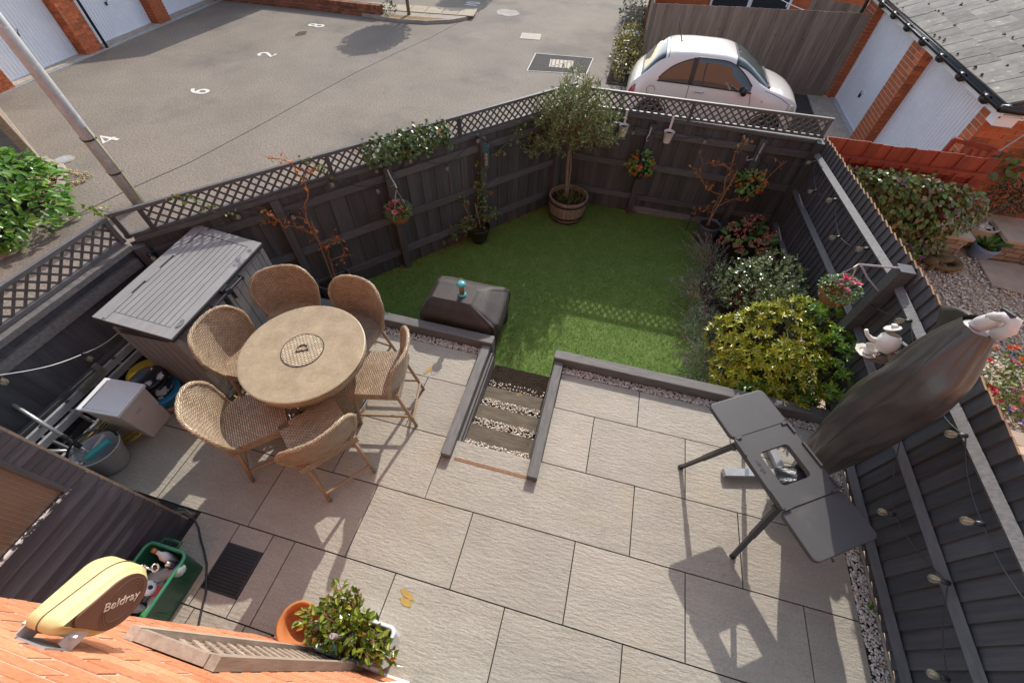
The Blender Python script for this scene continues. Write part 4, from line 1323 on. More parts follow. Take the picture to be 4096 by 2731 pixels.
for r_, z in ((.40, .20),):
    mb.tube([(r_ * math.cos(t), r_ * math.sin(t), z) for t in np.linspace(0, 2 * PI, 48)[:-1]], .014, 8, closed=True)
for i in range(4):
    t = PI / 4 + i * PI / 2; mb.tube([(.27 * math.cos(t), .27 * math.sin(t), .2), (.40 * math.cos(t), .40 * math.sin(t), .2)], .012, 8)
mb.build('footrest', chrome, tb, True)

# ------------------------------------------------------------------ storage box
sb = thing('storage_box', 'large grey resin storage box with slatted lid standing against the left fence', 'storage box', (-1.823, .404, 0), .043, local=True)
# local: +y along the length (1.307), -x towards the fence (0.671), front edge at x=0
LZ = lambda x: .994 + (1.099 - .994) * (-x / .671)
sl = math.atan2(.105, .671); Rl = Matrix.Rotation(sl, 3, 'Y')
lid = MB()
lid.box((-.335, .653, LZ(-.335) - .022), (.675, 1.307, .04), Rl); lidb = lid.build('lid', resin_dark, sb, bevel=.006)
nb = 10
for i in range(nb):
    x = -.09 - i * .0495 - .02
    bx('lid_slat', resin, (x, .653, LZ(x) + .002), (.0445, 1.09, .016), sb, Rl)
for yy in (.053, 1.254):
    bx('lid_end_board', resin, (-.335, yy, LZ(-.335) + .003), (.655 - .14, .098, .018), sb, Rl)
bx('lid_front_board', resin, (-.04, .653, LZ(-.04) + .003), (.082, 1.30, .02), sb, Rl)
bx('lid_back_board', resin, (-.632, .653, LZ(-.632) + .005), (.08, 1.30, .024), sb, Rl)
for y0, y1 in ((.0, .30), (.46, .64), (.82, 1.0)):
    bx('hinge_cover', resin, (-.584, (y0 + y1) / 2 + .02, LZ(-.584) + .006), (.03, y1 - y0, .024), sb, Rl)
MB().prism([(-.03, .03), (-.03, 1.277), (-.64, 1.277), (-.64, .03)], .07, .95).build('body', resin_side, sb)
for i in range(7):
    x0 = -.05 - i * .082
    bx('end_slat', resin_side, (x0 - .037, .026, .52), (.074, .012, .80), sb)
    bx('end_slat', resin_side, (x0 - .037, 1.281, .52), (.074, .012, .80), sb)
for i in range(13):
    bx('front_slat', resin_side, (-.024, .07 + i * .0973, .52), (.012, .09, .80), sb)
bx('door_gap', resin_dark, (-.018, .653, .52), (.006, .014, .82), sb)
bx('vent', resin_dark, (-.33, .017, .965), (.42, .008, .02), sb); bx('vent', resin_dark, (-.33, .017, .925), (.46, .008, .014), sb)
bx('corner_post', resin_side, (-.035, .035, .5), (.05, .05, .90), sb); bx('corner_post', resin_side, (-.035, 1.272, .5), (.05, .05, .9), sb)
MB().prism([(.02, -.01), (.02, 1.317), (-.66, 1.317), (-.66, -.01)], 0, .075).build('base', resin_dark, sb, bevel=.01)
mb = MB(); mb.box((.015, .653, .955), (.03, .09, .07)); mb.tube([(.045, .45, .945), (.05, .653, .955), (.045, .86, .945)], .014, 8); mb.box((.03, .45, .94), (.05, .02, .05)); mb.box((.03, .86, .94), (.05, .02, .05)); mb.box((.05, .653, .955), (.03, .05, .05)); mb.box((.02, .60, .87), (.03, .02, .12)); mb.box((.02, .70, .87), (.03, .02, .12))
mb.build('handle', black_pl, sb, bevel=.004)
ov = MB().tube([(-.04 + .023 * math.cos(t), .16 + .05 * math.sin(t), LZ(-.04) + .014) for t in np.linspace(0, 2 * PI, 24)[:-1]], .0025, 4, closed=True)
badge = ov.build('badge', resin_dark, sb)
text_mesh('badge_lettering', 'KETER', .028, Matrix.Translation((-.04, .16, LZ(-.04) + .0135)) @ Matrix.Rotation(sl, 4, 'Y') @ Matrix.Rotation(PI / 2, 4, 'Z'), resin_dark, badge, .001)

# ------------------------------------------------------------------ covered barbecue
def superpt(a, cx, cy, hx, hy, e=.15):
    c, s = math.cos(a), math.sin(a)
    return cx + hx * math.copysign(abs(c) ** e, c), cy + hy * math.copysign(abs(s) ** e, s)


bq = thing('barbecue', 'low barbecue under a dark brown black fabric cover behind the sleeper', 'barbecue', (.08, 2.2, LAWN_Z))
LV = [(-.39, -.36, .50, 1.96, 2.58), (-.15, -.38, .53, 1.93, 2.60), (.08, -.385, .56, 1.915, 2.60), (.175, -.375, .555, 1.905, 2.59), (.20, -.355, .53, 1.91, 2.57), (.30, -.30, .37, 1.97, 2.42), (.352, -.255, .255, 2.02, 2.31), (.366, -.235, .235, 2.04, 2.29)]
lz = [l[0] for l in LV]
fx0, fx1, fy0, fy1 = [lambda z, k=k: float(np.interp(z, lz, [l[k] for l in LV])) for k in (1, 2, 3, 4)]
from mathutils import noise as mnoise


def bbq(u, v):
    z = -.39 + (.366 + .39) * v
    a = 2 * PI * u
    x0, x1, y0, y1 = fx0(z), fx1(z), fy0(z), fy1(z)
    x, y = superpt(a, (x0 + x1) / 2, (y0 + y1) / 2, (x1 - x0) / 2, (y1 - y0) / 2, .16)
    k = (1 - v) * .9 + .12
    w = mnoise.noise(Vector((x * 6 + 3, y * 6, z * 1.5))) * .045 * k + mnoise.noise(Vector((x * 15, y * 15, z * 4))) * .016 * k
    fold = .024 * k * math.sin(a * 9 + 6 * z + 3 * x) * (1 if x > .25 else .35)
    n = Vector((math.cos(a), math.sin(a), 0)) * (w + fold)
    if v > .93: n *= .2
    return Vector((x, y, z)) + n + Vector((0, 0, .006 * mnoise.noise(Vector((x * 9, y * 9, 1))) if v > .9 else 0))


o = grid('cover', bbq, 160, 60, cover_m, bq)
mb = MB(); mb.add([bbq(i / 48, 1) for i in range(48)], [tuple(range(48))]); mb.build('cover_top', cover_m, bq)
mb = MB().tube([bbq(.52 + .46 * i / 60, .62 - .05 * math.sin(PI * i / 60)) + Vector((0, -.003, .0)) for i in range(61)], .005, 5); mb.build('cover_seam', cover_m, bq, True)
fd = thing('bird_feeder', 'teal capped bird feeder full of seed standing on the barbecue cover', 'bird feeder', (.09, 2.155, .366))
c = (.092, 2.155, .366)
MB().lathe([(.0, .0), (.045, .0), (.05, .012), (.036, .022), (.03, .03)][1:], c, 24).build('base', teal, fd, True)
MB().lathe([(.03, .028), (.03, .165)], c, 24).build('seed_tube', MAT('seed_mix', (.33, .17, .07), (.10, .055, .03), .5, .4, 55, fine=(150, .4)), fd, True)
MB().lathe([(.03, .160), (.054, .168), (.05, .185), (.02, .196)], c, 24).build('cap', teal, fd, True)
MB().tube([(c[0] - .035, c[1], c[2] + .18), (c[0] - .03, c[1] + .004, c[2] + .23), (c[0] - .012, c[1] + .006, c[2] + .255), (c[0] + .018, c[1] + .006, c[2] + .255), (c[0] + .034, c[1] + .003, c[2] + .228), (c[0] + .036, c[1], c[2] + .18)], .003, 6).build('hanger', MAT('brass_wire', (.45, .3, .1), rough=.4, metal=.6), fd)

# ------------------------------------------------------------------ folding stand with two side wings
ang = math.atan2(-.845, .535)
stand = thing('folding_stand', 'black folding cooking stand with a square opening and two side shelves on the patio', 'stand', (3.185, .75, 0), ang, local=True)
st_m = MAT('black_textured_resin', (.062, .059, .057), (.05, .048, .047), .55, .45, 3, (1, 1, 1), .25, 220, 0, bdist=.002, spots=(.10, .097, .093), spot_scale=3.3, spot_lo=.6, spot_hi=.85)


def rrect(x0, x1, y0, y1, r, n=6):
    P = []
    for cx, cy, a0 in ((x1 - r, y1 - r, 0), (x0 + r, y1 - r, 90), (x0 + r, y0 + r, 180), (x1 - r, y0 + r, 270)):
        for i in range(n + 1):
            a = math.radians(a0 + 90 * i / n); P.append((cx + r * math.cos(a), cy + r * math.sin(a)))
    return P


MB().prism(rrect(-.61, -.285, -.265, .265, .045), .752, .792).build('side_shelf', st_m, stand, bevel=.008)
MB().prism(rrect(.285, .63, -.275, .275, .045), .742, .782).build('side_shelf', st_m, stand, bevel=.008)
outer = rrect(-.285, .285, -.255, .255, .05); inner = rrect(-.13, .14, -.14, .13, .035)
k = len(outer); mb = MB()
vs = [(x, y, .79) for x, y in outer] + [(x, y, .79) for x, y in inner] + [(x, y, .745) for x, y in outer] + [(x, y, .745) for x, y in inner]
fs = []
for i in range(k):
    j = (i + 1) % k
    fs += [(i, j, k + j, k + i), (2 * k + j, 2 * k + i, 3 * k + i, 3 * k + j), (j, i, 2 * k + i, 2 * k + j), (k + i, k + j, 3 * k + j, 3 * k + i)]
mb.add(vs, fs).build('centre_frame', st_m, stand)
mb = MB()
for (x0, y0, x1, y1) in ((-.28, .25, -.19, .25), (-.28, .25, -.28, .20), (.19, .25, .28, .25), (.28, .25, .28, .18), (-.28, -.25, -.28, -.19), (-.28, -.25, -.14, -.25), (.28, -.25, .28, -.19), (.28, -.25, .14, -.25), (-.1, .25, .1, .25)):
    mb.beam((x0, y0, .796), (x1, y1, .796), .018, .016)
mb.build('locating_rail', st_m, stand)
for s in (-1, 1):
    mb = MB(); mb.beam((-.24 if s < 0 else .24, -.262, .725), (-.24 if s < 0 else .24, .262, .725), .04, .035); mb.build('cross_bar', black_m, stand)
    for t in (-1, 1):
        mb = MB(); a_ = Vector((s * .25, t * .235, .74)); f_ = Vector((s * .40, t * .355, 0.0)); m_ = a_ + (f_ - a_) * .55
        mb.beam(a_, m_, .042, .032); mb.beam(m_, f_ + Vector((0, 0, .004)), .034, .026); mb.build('leg', black_m, stand)
        MB().box(f_ + Vector((0, 0, .012)), (.04, .036, .024)).build('foot', black_pl, stand)
for yy in (-.12, .14): MB().tube([(.635, yy, .745), (.655, yy, .735)], .008, 6).build('knob', black_pl, stand)
text_mesh('embossed_lettering', 'NINJA', .04, Matrix.Translation((-.03, -.20, .791)) @ Matrix.Rotation(0, 4, 'Z'), black_m, stand, .001)
# ------------------------------------------------------------------ foliage
LV_T = np.array([(0, 0, 0), (-.5, .42, .07), (0, .5, -.05), (.5, .42, .07), (-.36, .75, .05), (.36, .75, .05), (0, 1, -.10)], float)
LF_T = np.array([(0, 2, 1), (0, 3, 2), (1, 2, 4), (2, 3, 5), (2, 6, 4), (2, 5, 6)])
SL_T = np.array([(0, 0, 0), (-.5, .5, .03), (.5, .5, .03), (0, 1, -.06)], float)
SL_F = np.array([(0, 2, 1), (1, 2, 3)])


def unit(a):
    return a / (np.linalg.norm(a, axis=-1, keepdims=True) + 1e-9)


def foliage(name, parent, P, T, N, S, w, m, parts=0, simple=False, single='leaf', stuff=True):
    P = np.asarray(P, float); n = len(P)
    T = unit(np.asarray(T, float)); B = unit(np.cross(T, np.asarray(N, float) + 1e-4)); Nn = np.cross(B, T)
    S = np.broadcast_to(np.asarray(S, float), (n,)).copy()
    tv, tf = (SL_T, SL_F) if simple else (LV_T, LF_T)
    idx = np.arange(n)
    if parts:
        d = np.linalg.norm(P - np.array(CAM_LOC), axis=1) - S * 6
        order = np.argsort(d); sel, idx = order[:parts], order[parts:]
        key = 'leafmesh_' + m.name
        if key not in CUBES:
            me = bpy.data.meshes.new(single)
            me.from_pydata([tuple(q) for q in tv], [], [tuple(q) for q in tf]); me.materials.append(m)
            CUBES[key] = me
        for i in sel:
            o = bpy.data.objects.new(single, CUBES[key]); COL.objects.link(o)
            M4 = Matrix.Identity(4)
            for r in range(3):
                M4[r][0] = B[i][r] * S[i] * w; M4[r][1] = T[i][r] * S[i]; M4[r][2] = Nn[i][r] * S[i]; M4[r][3] = P[i][r]
            o.matrix_basis = M4
            par(o, parent)
    if len(idx) == 0: return None
    P, T, B, Nn, S = P[idx], T[idx], B[idx], Nn[idx], S[idx]
    V = P[:, None] + S[:, None, None] * (tv[None, :, 0:1] * w * B[:, None] + tv[None, :, 1:2] * T[:, None] + tv[None, :, 2:3] * Nn[:, None])
    F = tf[None] + (np.arange(len(P)) * len(tv))[:, None, None]
    o = meshobj(name, V.reshape(-1, 3), F.reshape(-1, 3), m, parent, False, np.repeat(rng.random(len(P)), len(tv)))
    if stuff: o['kind'] = 'stuff'
    return o


def blob(n, c, r, inner=.55):
    d = unit(rng.normal(size=(n, 3)))
    k = rng.uniform(inner ** 3, 1, n) ** (1 / 3)
    return np.array(c) + d * k[:, None] * np.array(r), d


def blobs(n, L, inner=.6):
    vol = np.array([b[1][0] * b[1][1] * b[1][2] for b in L]) ** .67; vol /= vol.sum()
    Ps, Ds = [], []
    for b, f in zip(L, vol):
        p, d = blob(max(3, int(n * f)), b[0], b[1], inner); Ps.append(p); Ds.append(d)
    return np.concatenate(Ps), np.concatenate(Ds)


def rn(n, s=1.0): return rng.normal(size=(n, 3)) * s


def curve_pts(a, b, bend=.1, n=8):
    a = Vector(a); b = Vector(b); off = Vector((random.uniform(-1, 1), random.uniform(-1, 1), random.uniform(-.3, .6))) * bend
    return [a.lerp(b, i / n) + off * math.sin(PI * i / n) for i in range(n + 1)]


# ---- barrel with standard olive tree
br = thing('barrel_planter', 'half oak barrel planter with rusty hoops in the far corner of the lawn', 'planter', (.87, 5.12, LAWN_Z))
oak = MAT('weathered_oak', (.28, .21, .14), (.17, .125, .08), .8, .2, 5, V_GRAIN, .5, 9, .16, spots=(.06, .045, .035), spot_scale=6, spot_lo=.62, spot_hi=.75)
hoop = MAT('rusty_hoop', (.05, .04, .035), (.035, .028, .025), .6, .4, 8, metal=.3, spots=(.24, .09, .03), spot_scale=7, spot_lo=.55, spot_hi=.7)
for i in range(26):
    a0 = 2 * PI * (i + .04) / 26; a1 = 2 * PI * (i + .96) / 26
    V = []; lev = [(-.40, .262), (-.28, .295), (-.12, .315), (0, .318)]
    for z, r in lev:
        for (a, q) in ((a0, r), (a1, r), (a1, r - .028), (a0, r - .028)): V.append((.87 + q * math.cos(a), 5.12 + q * math.sin(a), z))
    F = []
    for k in range(3):
        for j in range(4): F.append((k * 4 + j, k * 4 + (j + 1) % 4, k * 4 + 4 + (j + 1) % 4, k * 4 + 4 + j))
    F += [(0, 3, 2, 1), (12, 13, 14, 15)]
    MB().add(V, F).build('stave', oak, br)
for z0, z1, r0, r1 in ((-.075, -.035, .319, .3205), (-.305, -.265, .294, .30), (-.385, -.35, .268, .276)):
    MB().lathe([(r0, z0), (r0 + .004, z0), (r1 + .004, z1), (r1, z1)], (.87, 5.12, 0), 40, cap=False).build('hoop', hoop, br, True)
MB().lathe([(.285, -.09), (.28, -.07), (.001, -.055)], (.87, 5.12, 0), 24).build('soil', soil, br)
n = 260
P = np.stack([.87 + rng.normal(0, .11, n), 5.10 + rng.normal(0, .1, n), np.full(n, -.065)], 1)
foliage('weeds', br, P, np.stack([rng.normal(0, .5, n), rng.normal(0, .5, n), np.ones(n)], 1), rn(n), rng.uniform(.04, .16, n), .07, LEAF('weed_green', [(0, (.07, .14, .02)), (.7, (.14, .2, .04)), (1, (.25, .12, .04))]), simple=True)
ol = thing('olive_tree', 'standard olive tree with a narrow leaved crown growing in the barrel', 'tree', (.82, 5.08, -.06))
trunk = [(.82, 5.08, -.07), (.815, 5.075, .2), (.79, 5.075, .5), (.78, 5.08, .75), (.765, 5.08, .92)]
MB().tube(trunk, [.034, .028, .026, .025, .026], 9).build('trunk', bark, ol, True)
ends = []
cr = [((.82, 5.05, 1.25), (.44, .36, .34)), ((.66, 4.98, 1.0), (.34, .30, .22)), ((1.05, 5.12, 1.05), (.40, .32, .22)), ((.74, 5.05, 1.58), (.24, .22, .30)), ((.34, 4.9, .86), (.28, .22, .14)), ((1.36, 5.1, 1.0), (.18, .2, .14)), ((.36, 5.0, 1.25), (.16, .2, .2)), ((1.20, 5.1, 1.28), (.26, .25, .22)), ((.52, 5.05, 1.35), (.25, .25, .25)), ((.98, 5.08, 1.5), (.2, .2, .25))]
mb = MB()
for i in range(46):
    c, r = random.choice(cr)
    p, _ = blob(1, c, r, .4); e = Vector(p[0])
    s = Vector((.768, 5.08, random.uniform(.80, 1.0)))
    mb.tube(curve_pts(s, e, .07, 7), [.014 * (1 - k / 8) + .002 for k in range(8)], 5); ends.append((s, e))
mb.build('branch', bark, ol, True)
# leaves along twigs: clusters give gaps
C_, D_c = blobs(370, cr, .3)
keep = rng.random(len(C_)) < .86; C_ = C_[keep]; D_c = D_c[keep]
nl = 18
ax = unit(D_c * .8 + np.array([0, 0, .75]) + rn(len(C_), .4))
t = rng.uniform(-.10, .09, (len(C_), nl))
P = C_[:, None] + ax[:, None] * t[..., None] + rng.normal(0, .012, (len(C_), nl, 3))
T = ax[:, None] * .8 + rng.normal(0, .62, P.shape)
P = P.reshape(-1, 3); T = T.reshape(-1, 3)
olive = LEAF('olive_leaf', [(0, (.09, .13, .04)), (.35, (.15, .20, .055)), (.6, (.22, .27, .085)), (.88, (.30, .33, .16)), (1, (.17, .25, .045))], .38, .5, .15)
foliage('leaves', ol, P, T, rn(len(P)) + np.array([0, 0, .8]), rng.uniform(.05, .085, len(P)), .2, olive, simple=True)
mb = MB()
for c, a in zip(C_, ax): mb.tube([Vector(c - a * .11), Vector(c + a * .08)], [.003, .0015], 4)
mb.build('twig', bark, ol)['kind'] = 'stuff'
MB().tube([(.855, 5.09, -.07), (.845, 5.09, .45), (.80, 5.09, .82)], .008, 6).build('cane', taupe_h, ol)
for z in (.02, .13): MB().lathe([(.033, -.004), (.034, .004)], (.818, 5.077, z), 10).build('tie', teal, ol)


def pot(name, label, c, prof, m, soil_r=None, soil_z=None, group=None, cat='pot'):
    t = thing(name, label, cat, c, 0, group)
    MB().lathe(prof, c, 32, cap=False).build('bowl', m, t, True)
    MB().lathe([(prof[0][0], .002), (.001, .002)], c, 24, cap=False).build('underside', m, t)
    if soil_r: MB().lathe([(soil_r, soil_z - .01), (soil_r, soil_z), (.001, soil_z + .012)], c, 20, cap=False).build('soil', soil, t)
    return t


# ---- rose in a black glazed pot against the left fence
bp_m = MAT('black_glaze', (.012, .012, .009), (.02, .02, .015), .12, .6, 9)
rose_leaf = LEAF('rose_leaf', [(0, (.07, .13, .035)), (.45, (.115, .19, .055)), (.8, (.16, .24, .075)), (.93, (.45, .17, .04)), (1, (.5, .18, .04))], .42, .45, .2)
pot('flower_pot', 'black glazed pot holding a climbing rose beside the left fence', (-.335, 4.07, LAWN_Z), [(.10, 0), (.125, .05), (.16, .18), (.172, .26), (.178, .27), (.168, .275), (.155, .25)], bp_m, .155, .235)
rs = thing('rose_bush', 'climbing rose with small green and browning leaves in the black pot', 'rose', (-.335, 4.07, -.16))
stems = [[(-.33, 4.07, -.16), (-.36, 4.11, .2), (-.31, 4.17, .55), (-.29, 4.22, .88)], [(-.35, 4.06, -.16), (-.45, 4.0, .1), (-.5, 3.97, .42)], [(-.36, 4.05, -.16), (-.58, 3.85, -.12), (-.78, 3.62, -.25)],
         [(-.31, 4.06, -.16), (-.17, 4.12, .05), (-.06, 4.25, .12)], [(-.37, 4.04, -.16), (-.48, 3.9, .0), (-.62, 3.8, .02)], [(-.28, 4.22, .82), (-.1, 4.44, .93), (.06, 4.62, 1.05), (.16, 4.78, 1.1)],
         [(-.33, 4.08, -.16), (-.27, 4.16, .1), (-.24, 4.2, .45)]]
mb = MB()
for s in stems: mb.tube(s, [.008 - .005 * i / len(s) for i in range(len(s))], 5)
mb.build('stem', green_stem, rs, True)
mb = MB().tube([(-.38, 4.06, -.16), (-.52, 4.0, .25)], .006, 5).tube([(-.3, 4.07, -.16), (-.36, 4.02, .3)], .006, 5); mb.build('cane', MAT('pink_cane', (.36, .25, .2)), rs)


def along(stems, n, spread):
    P = []
    for s in stems:
        s = np.array(s, float); k = len(s) - 1
        u = rng.uniform(.12, 1, n) * k; i = np.minimum(u.astype(int), k - 1); f = (u - i)[:, None]
        P.append(s[i] * (1 - f) + s[i + 1] * f)
    P = np.concatenate(P)
    return P + rn(len(P), spread)


def sprigs(P, k, s):
    """leaflet groups of k round each point"""
    n = len(P); T = unit(rn(n) + np.array([0, 0, .1]))
    Q = np.repeat(P, k, 0); TT = np.repeat(T, k, 0) * .7 + rn(n * k, .7)
    return Q + unit(TT) * s * .15, TT


Q = np.concatenate([along(stems[:5], 22, .05), along(stems[5:6], 12, .03), along(stems[6:], 26, .05), along(stems[0:1], 26, .045)])
P, T = sprigs(Q, 5, .045)
foliage('leaves', rs, P, T, rn(len(P), .6) + np.array([.2, -.3, .9]), rng.uniform(.026, .05, len(P)), .62, rose_leaf)

# ---- withered climber in grey pot, right
pot('flower_pot', 'tall blue grey glazed pot with a withered climber near the far right corner', (3.12, 5.08, LAWN_Z), [(.11, 0), (.135, .05), (.155, .2), (.165, .31), (.17, .33), (.158, .335), (.148, .3)], MAT('blue_grey_glaze', (.085, .09, .10), (.06, .063, .07), .5, .5, 12, spots=(.2, .2, .2), spot_scale=30, spot_lo=.62, spot_hi=.7), .148, .285)
dead_leaf = LEAF('withered_leaf', [(0, (.46, .15, .035)), (.5, (.62, .22, .045)), (.85, (.38, .12, .04)), (1, (.22, .25, .06))], .6, .3, .3)


def withered(label, base, ends, nleaf, cane=None, green=0):
    t = thing('withered_climber', label, 'climbing plant', base)
    mb = MB(); Q = []
    for s, e, r in ends:
        pts = curve_pts(s, e, .09, 9)
        for i in range(1, 9): pts[i] += Vector((random.uniform(-.014, .014), random.uniform(-.014, .014), random.uniform(-.014, .014)))
        mb.tube(pts, [r * (1 - .75 * i / 9) + .0015 for i in range(10)], 5)
        Q.append([tuple(p) for p in pts[3:]])
        for k in range(5):
            p = pts[random.randint(3, 9)]; q = p + Vector((random.uniform(-.14, .14), random.uniform(-.10, .10), random.uniform(-.06, .14)))
            mb.tube(curve_pts(p, q, .03, 4), [.004, .0035, .003, .002, .0015], 4); Q.append([tuple(p), tuple(q)])
    mb.build('stem', twig, t, True)
    if cane: MB().tube(cane, .007, 6).build('cane', MAT('bamboo_cane', (.36, .22, .10)), t)
    P = np.concatenate([along([q], max(2, int(nleaf / len(Q))), .012) for q in Q])
    foliage('leaves', t, P, rn(len(P)) + np.array([0, 0, -.7]), rn(len(P)), rng.uniform(.03, .065, len(P)), .55, dead_leaf)
    if green:
        P = along([Q[0], Q[4]], green, .02)
        foliage('green_leaves', t, P, rn(len(P)) + np.array([0, 0, .3]), rn(len(P)), rng.uniform(.03, .05, len(P)), .5, rose_leaf)
    return t


b0 = (3.12, 5.1, -.11)
withered('withered climber with orange brown leaves in the grey pot near the far right corner', b0,
         [(b0, (3.13, 5.2, .42), .014), ((3.13, 5.2, .4), (3.10, 5.28, .80), .010), ((3.10, 5.28, .78), (3.12, 5.35, 1.12), .007), ((3.1, 5.27, .72), (2.68, 5.2, .78), .007), ((3.12, 5.2, .35), (2.80, 5.12, .58), .007),
          ((2.80, 5.12, .55), (2.62, 5.1, .74), .005), ((3.13, 5.15, .2), (3.42, 5.15, .36), .008), ((3.42, 5.15, .36), (3.68, 5.2, .98), .006), ((3.12, 5.12, .05), (2.9, 5.25, .0), .005), ((3.14, 5.22, .45), (3.2, 5.3, .6), .006)],
         150, [(3.08, 5.08, -.1), (3.2, 5.28, .72)], 10)
t = thing('garden_light', 'small black solar light standing at the back fence by the grey pot', 'garden light', (2.86, 5.3, LAWN_Z))
MB().tube([(2.86, 5.3, LAWN_Z), (2.86, 5.3, -.12)], .007, 6).build('stake', black_m, t)
MB().lathe([(.02, -.13), (.045, -.1), (.05, -.06), (.03, -.05)], (2.86, 5.3, 0), 14).build('lamp_head', black_m, t, True)
# ---- withered climber, left, in a small barrel behind the chairs
t = thing('barrel_planter', 'small dark half barrel planter behind the woven chairs', 'planter', (-1.86, 2.42, LAWN_Z))
MB().lathe([(.19, 0), (.225, .3), (.225, .36), (.205, .36), (.2, .3)], (-1.80, 2.36, LAWN_Z), 24, cap=False).build('tub', dark_h, t)
MB().lathe([(.2, .3), (.001, .31)], (-1.80, 2.36, LAWN_Z), 20, cap=False).build('soil', soil, t)
b0 = (-1.80, 2.36, -.1)
withered('tall withered climber with red stem and brown leaves behind the storage box and chairs', b0,
         [(b0, (-1.75, 2.33, .60), .016), ((-1.75, 2.33, .58), (-1.77, 2.34, 1.05), .012), ((-1.77, 2.34, 1.03), (-1.72, 2.38, 1.45), .008), ((-1.72, 2.38, 1.4), (-1.86, 2.28, 1.62), .005), ((-1.75, 2.33, .62), (-1.93, 2.12, .9), .008),
          ((-1.93, 2.12, .88), (-2.03, 2.04, 1.16), .006), ((-1.93, 2.12, .88), (-2.06, 1.98, .98), .005), ((-1.75, 2.33, .55), (-1.60, 2.45, .58), .006), ((-1.76, 2.34, .3), (-1.56, 2.5, .42), .006), ((-1.72, 2.38, 1.3), (-1.6, 2.5, 1.42), .005)],
         170, [(-1.80, 2.34, -.1), (-1.76, 2.35, .85)])

# ---- planting bed on the right
hy = thing('hydrangea', 'hydrangea with broad green leaves and faded pink flower heads in the far right corner', 'shrub', (3.72, 5.0, LAWN_Z))
hyl = LEAF('hydrangea_leaf', [(0, (.08, .17, .04)), (.6, (.13, .25, .06)), (.85, (.18, .29, .075)), (1, (.36, .19, .05))], .4, .45, .22)
P, D_h = blobs(150, [((3.70, 4.98, -.16), (.34, .32, .20))], .75)
k = D_h[:, 2] > -.2; P = P[k]; D_h = D_h[k]
foliage('leaves', hy, P, D_h * np.array([1, 1, .25]) + rn(len(P), .35) + np.array([0, 0, -.05]), np.array([0, 0, 1.0]) + D_h * .5, rng.uniform(.10, .17, len(P)), .62, hyl, parts=60)
pk = LEAF('faded_pink_petal', [(0, (.62, .15, .15)), (.5, (.7, .26, .22)), (.8, (.5, .15, .11)), (1, (.75, .46, .36))], .6, .3, .3)
for c in [(3.50, 4.80, .04), (3.62, 5.1, .10), (3.78, 5.18, .08), (3.84, 4.75, .02), (3.42, 5.02, -.02), (3.70, 4.68, -.02), (3.96, 4.95, .04), (3.52, 4.6, -.10), (3.33, 4.8, -.12), (3.9, 4.62, -.08), (3.6, 4.9, .1)]:
    p, d = blob(46, c, (.07, .07, .045), .6)
    foliage('flower_head', hy, p, d + rn(46, .3), rn(46), rng.uniform(.022, .036, 46), .8, pk)

lavl = LEAF('lavender_leaf', [(0, (.20, .25, .19)), (.5, (.31, .36, .30)), (1, (.16, .21, .14))], .6, .3, .15)
lavf = LEAF('lavender_flower', [(0, (.28, .19, .32)), (.5, (.36, .26, .36)), (.8, (.30, .21, .20)), (1, (.22, .14, .14))], .7, .2, .2)


def lavender(label, c, r, ns, nl):
    t = thing('lavender', label, 'lavender', (c[0], c[1], LAWN_Z), group='lavender plants along the lawn edge')
    P, D_l = blob(nl, (c[0], c[1], -.26), (r * .8, r * 1.15, .20), .4)
    P[:, 2] = np.maximum(P[:, 2], LAWN_Z + .02)
    foliage('leaves', t, P, D_l + np.array([-.2, 0, .9]) + rn(len(P), .4), rn(len(P)), rng.uniform(.035, .07, len(P)), .12, lavl, simple=True)
    mb = MB(); FP = []; FT = []
    for i in range(ns):
        a = Vector((c[0] + random.uniform(-.4, .4) * r, c[1] + random.uniform(-.9, .9) * r, -.28))
        e = a + Vector((random.uniform(-.42, .15), random.uniform(-.22, .22), random.uniform(.10, .32)))
        pts = curve_pts(a, e, .04, 5); mb.tube(pts, [.0022] * 6, 3)
        dv = np.array((pts[5] - pts[4]).normalized())
        for j in range(14):
            FP.append(np.array(e) - dv * .055 * (j / 14.)); FT.append(dv * .8 + rng.normal(0, .55, 3))
    mb.build('flower_stalks', MAT('lavender_stalk', (.30, .27, .15), (.22, .2, .12)), t)['kind'] = 'stuff'
    FP = np.array(FP); FT = np.array(FT)
    foliage('flower_spikes', t, FP, FT, rn(len(FP)), rng.uniform(.012, .020, len(FP)), .5, lavf, simple=True)


lavender('lavender with purple spikes nearest the hydrangea', (3.14, 4.42), .34, 75, 700)
lavender('lavender beside the round glossy shrub with spikes leaning over the lawn', (3.0, 3.72), .36, 80, 900)
lavender('silvery lavender in the middle of the row beside the yellow green shrub', (3.02, 3.02), .32, 34, 1300)
lavender('silvery lavender at the patio end of the row with brown spent stalks', (3.02, 2.36), .30, 45, 1200)

hbl = LEAF('hebe_leaf', [(0, (.06, .10, .03)), (.4, (.11, .165, .05)), (.7, (.19, .24, .085)), (.88, (.42, .45, .27)), (1, (.08, .14, .035))], .22, .6, .12)
hb = thing('hebe', 'rounded glossy small leaved shrub between the lavender and the right fence', 'shrub', (3.62, 3.62, LAWN_Z))
P, D_b = blobs(1250, [((3.62, 3.45, .06), (.52, .50, .46)), ((3.80, 3.80, .08), (.36, .38, .38)), ((3.38, 3.62, -.0), (.36, .38, .36)), ((3.75, 3.1, .1), (.36, .36, .36))], .84)
k = (D_b[:, 2] > -.25); P = P[k]; D_b = D_b[k]
P = P + rn(len(P), .02)
Q = np.repeat(P, 9, 0); ax = np.repeat(unit(D_b + np.array([0, 0, .5]) + rn(len(P), .3)), 9, 0)
Q = Q + ax * rng.uniform(-.03, .035, len(Q))[:, None]
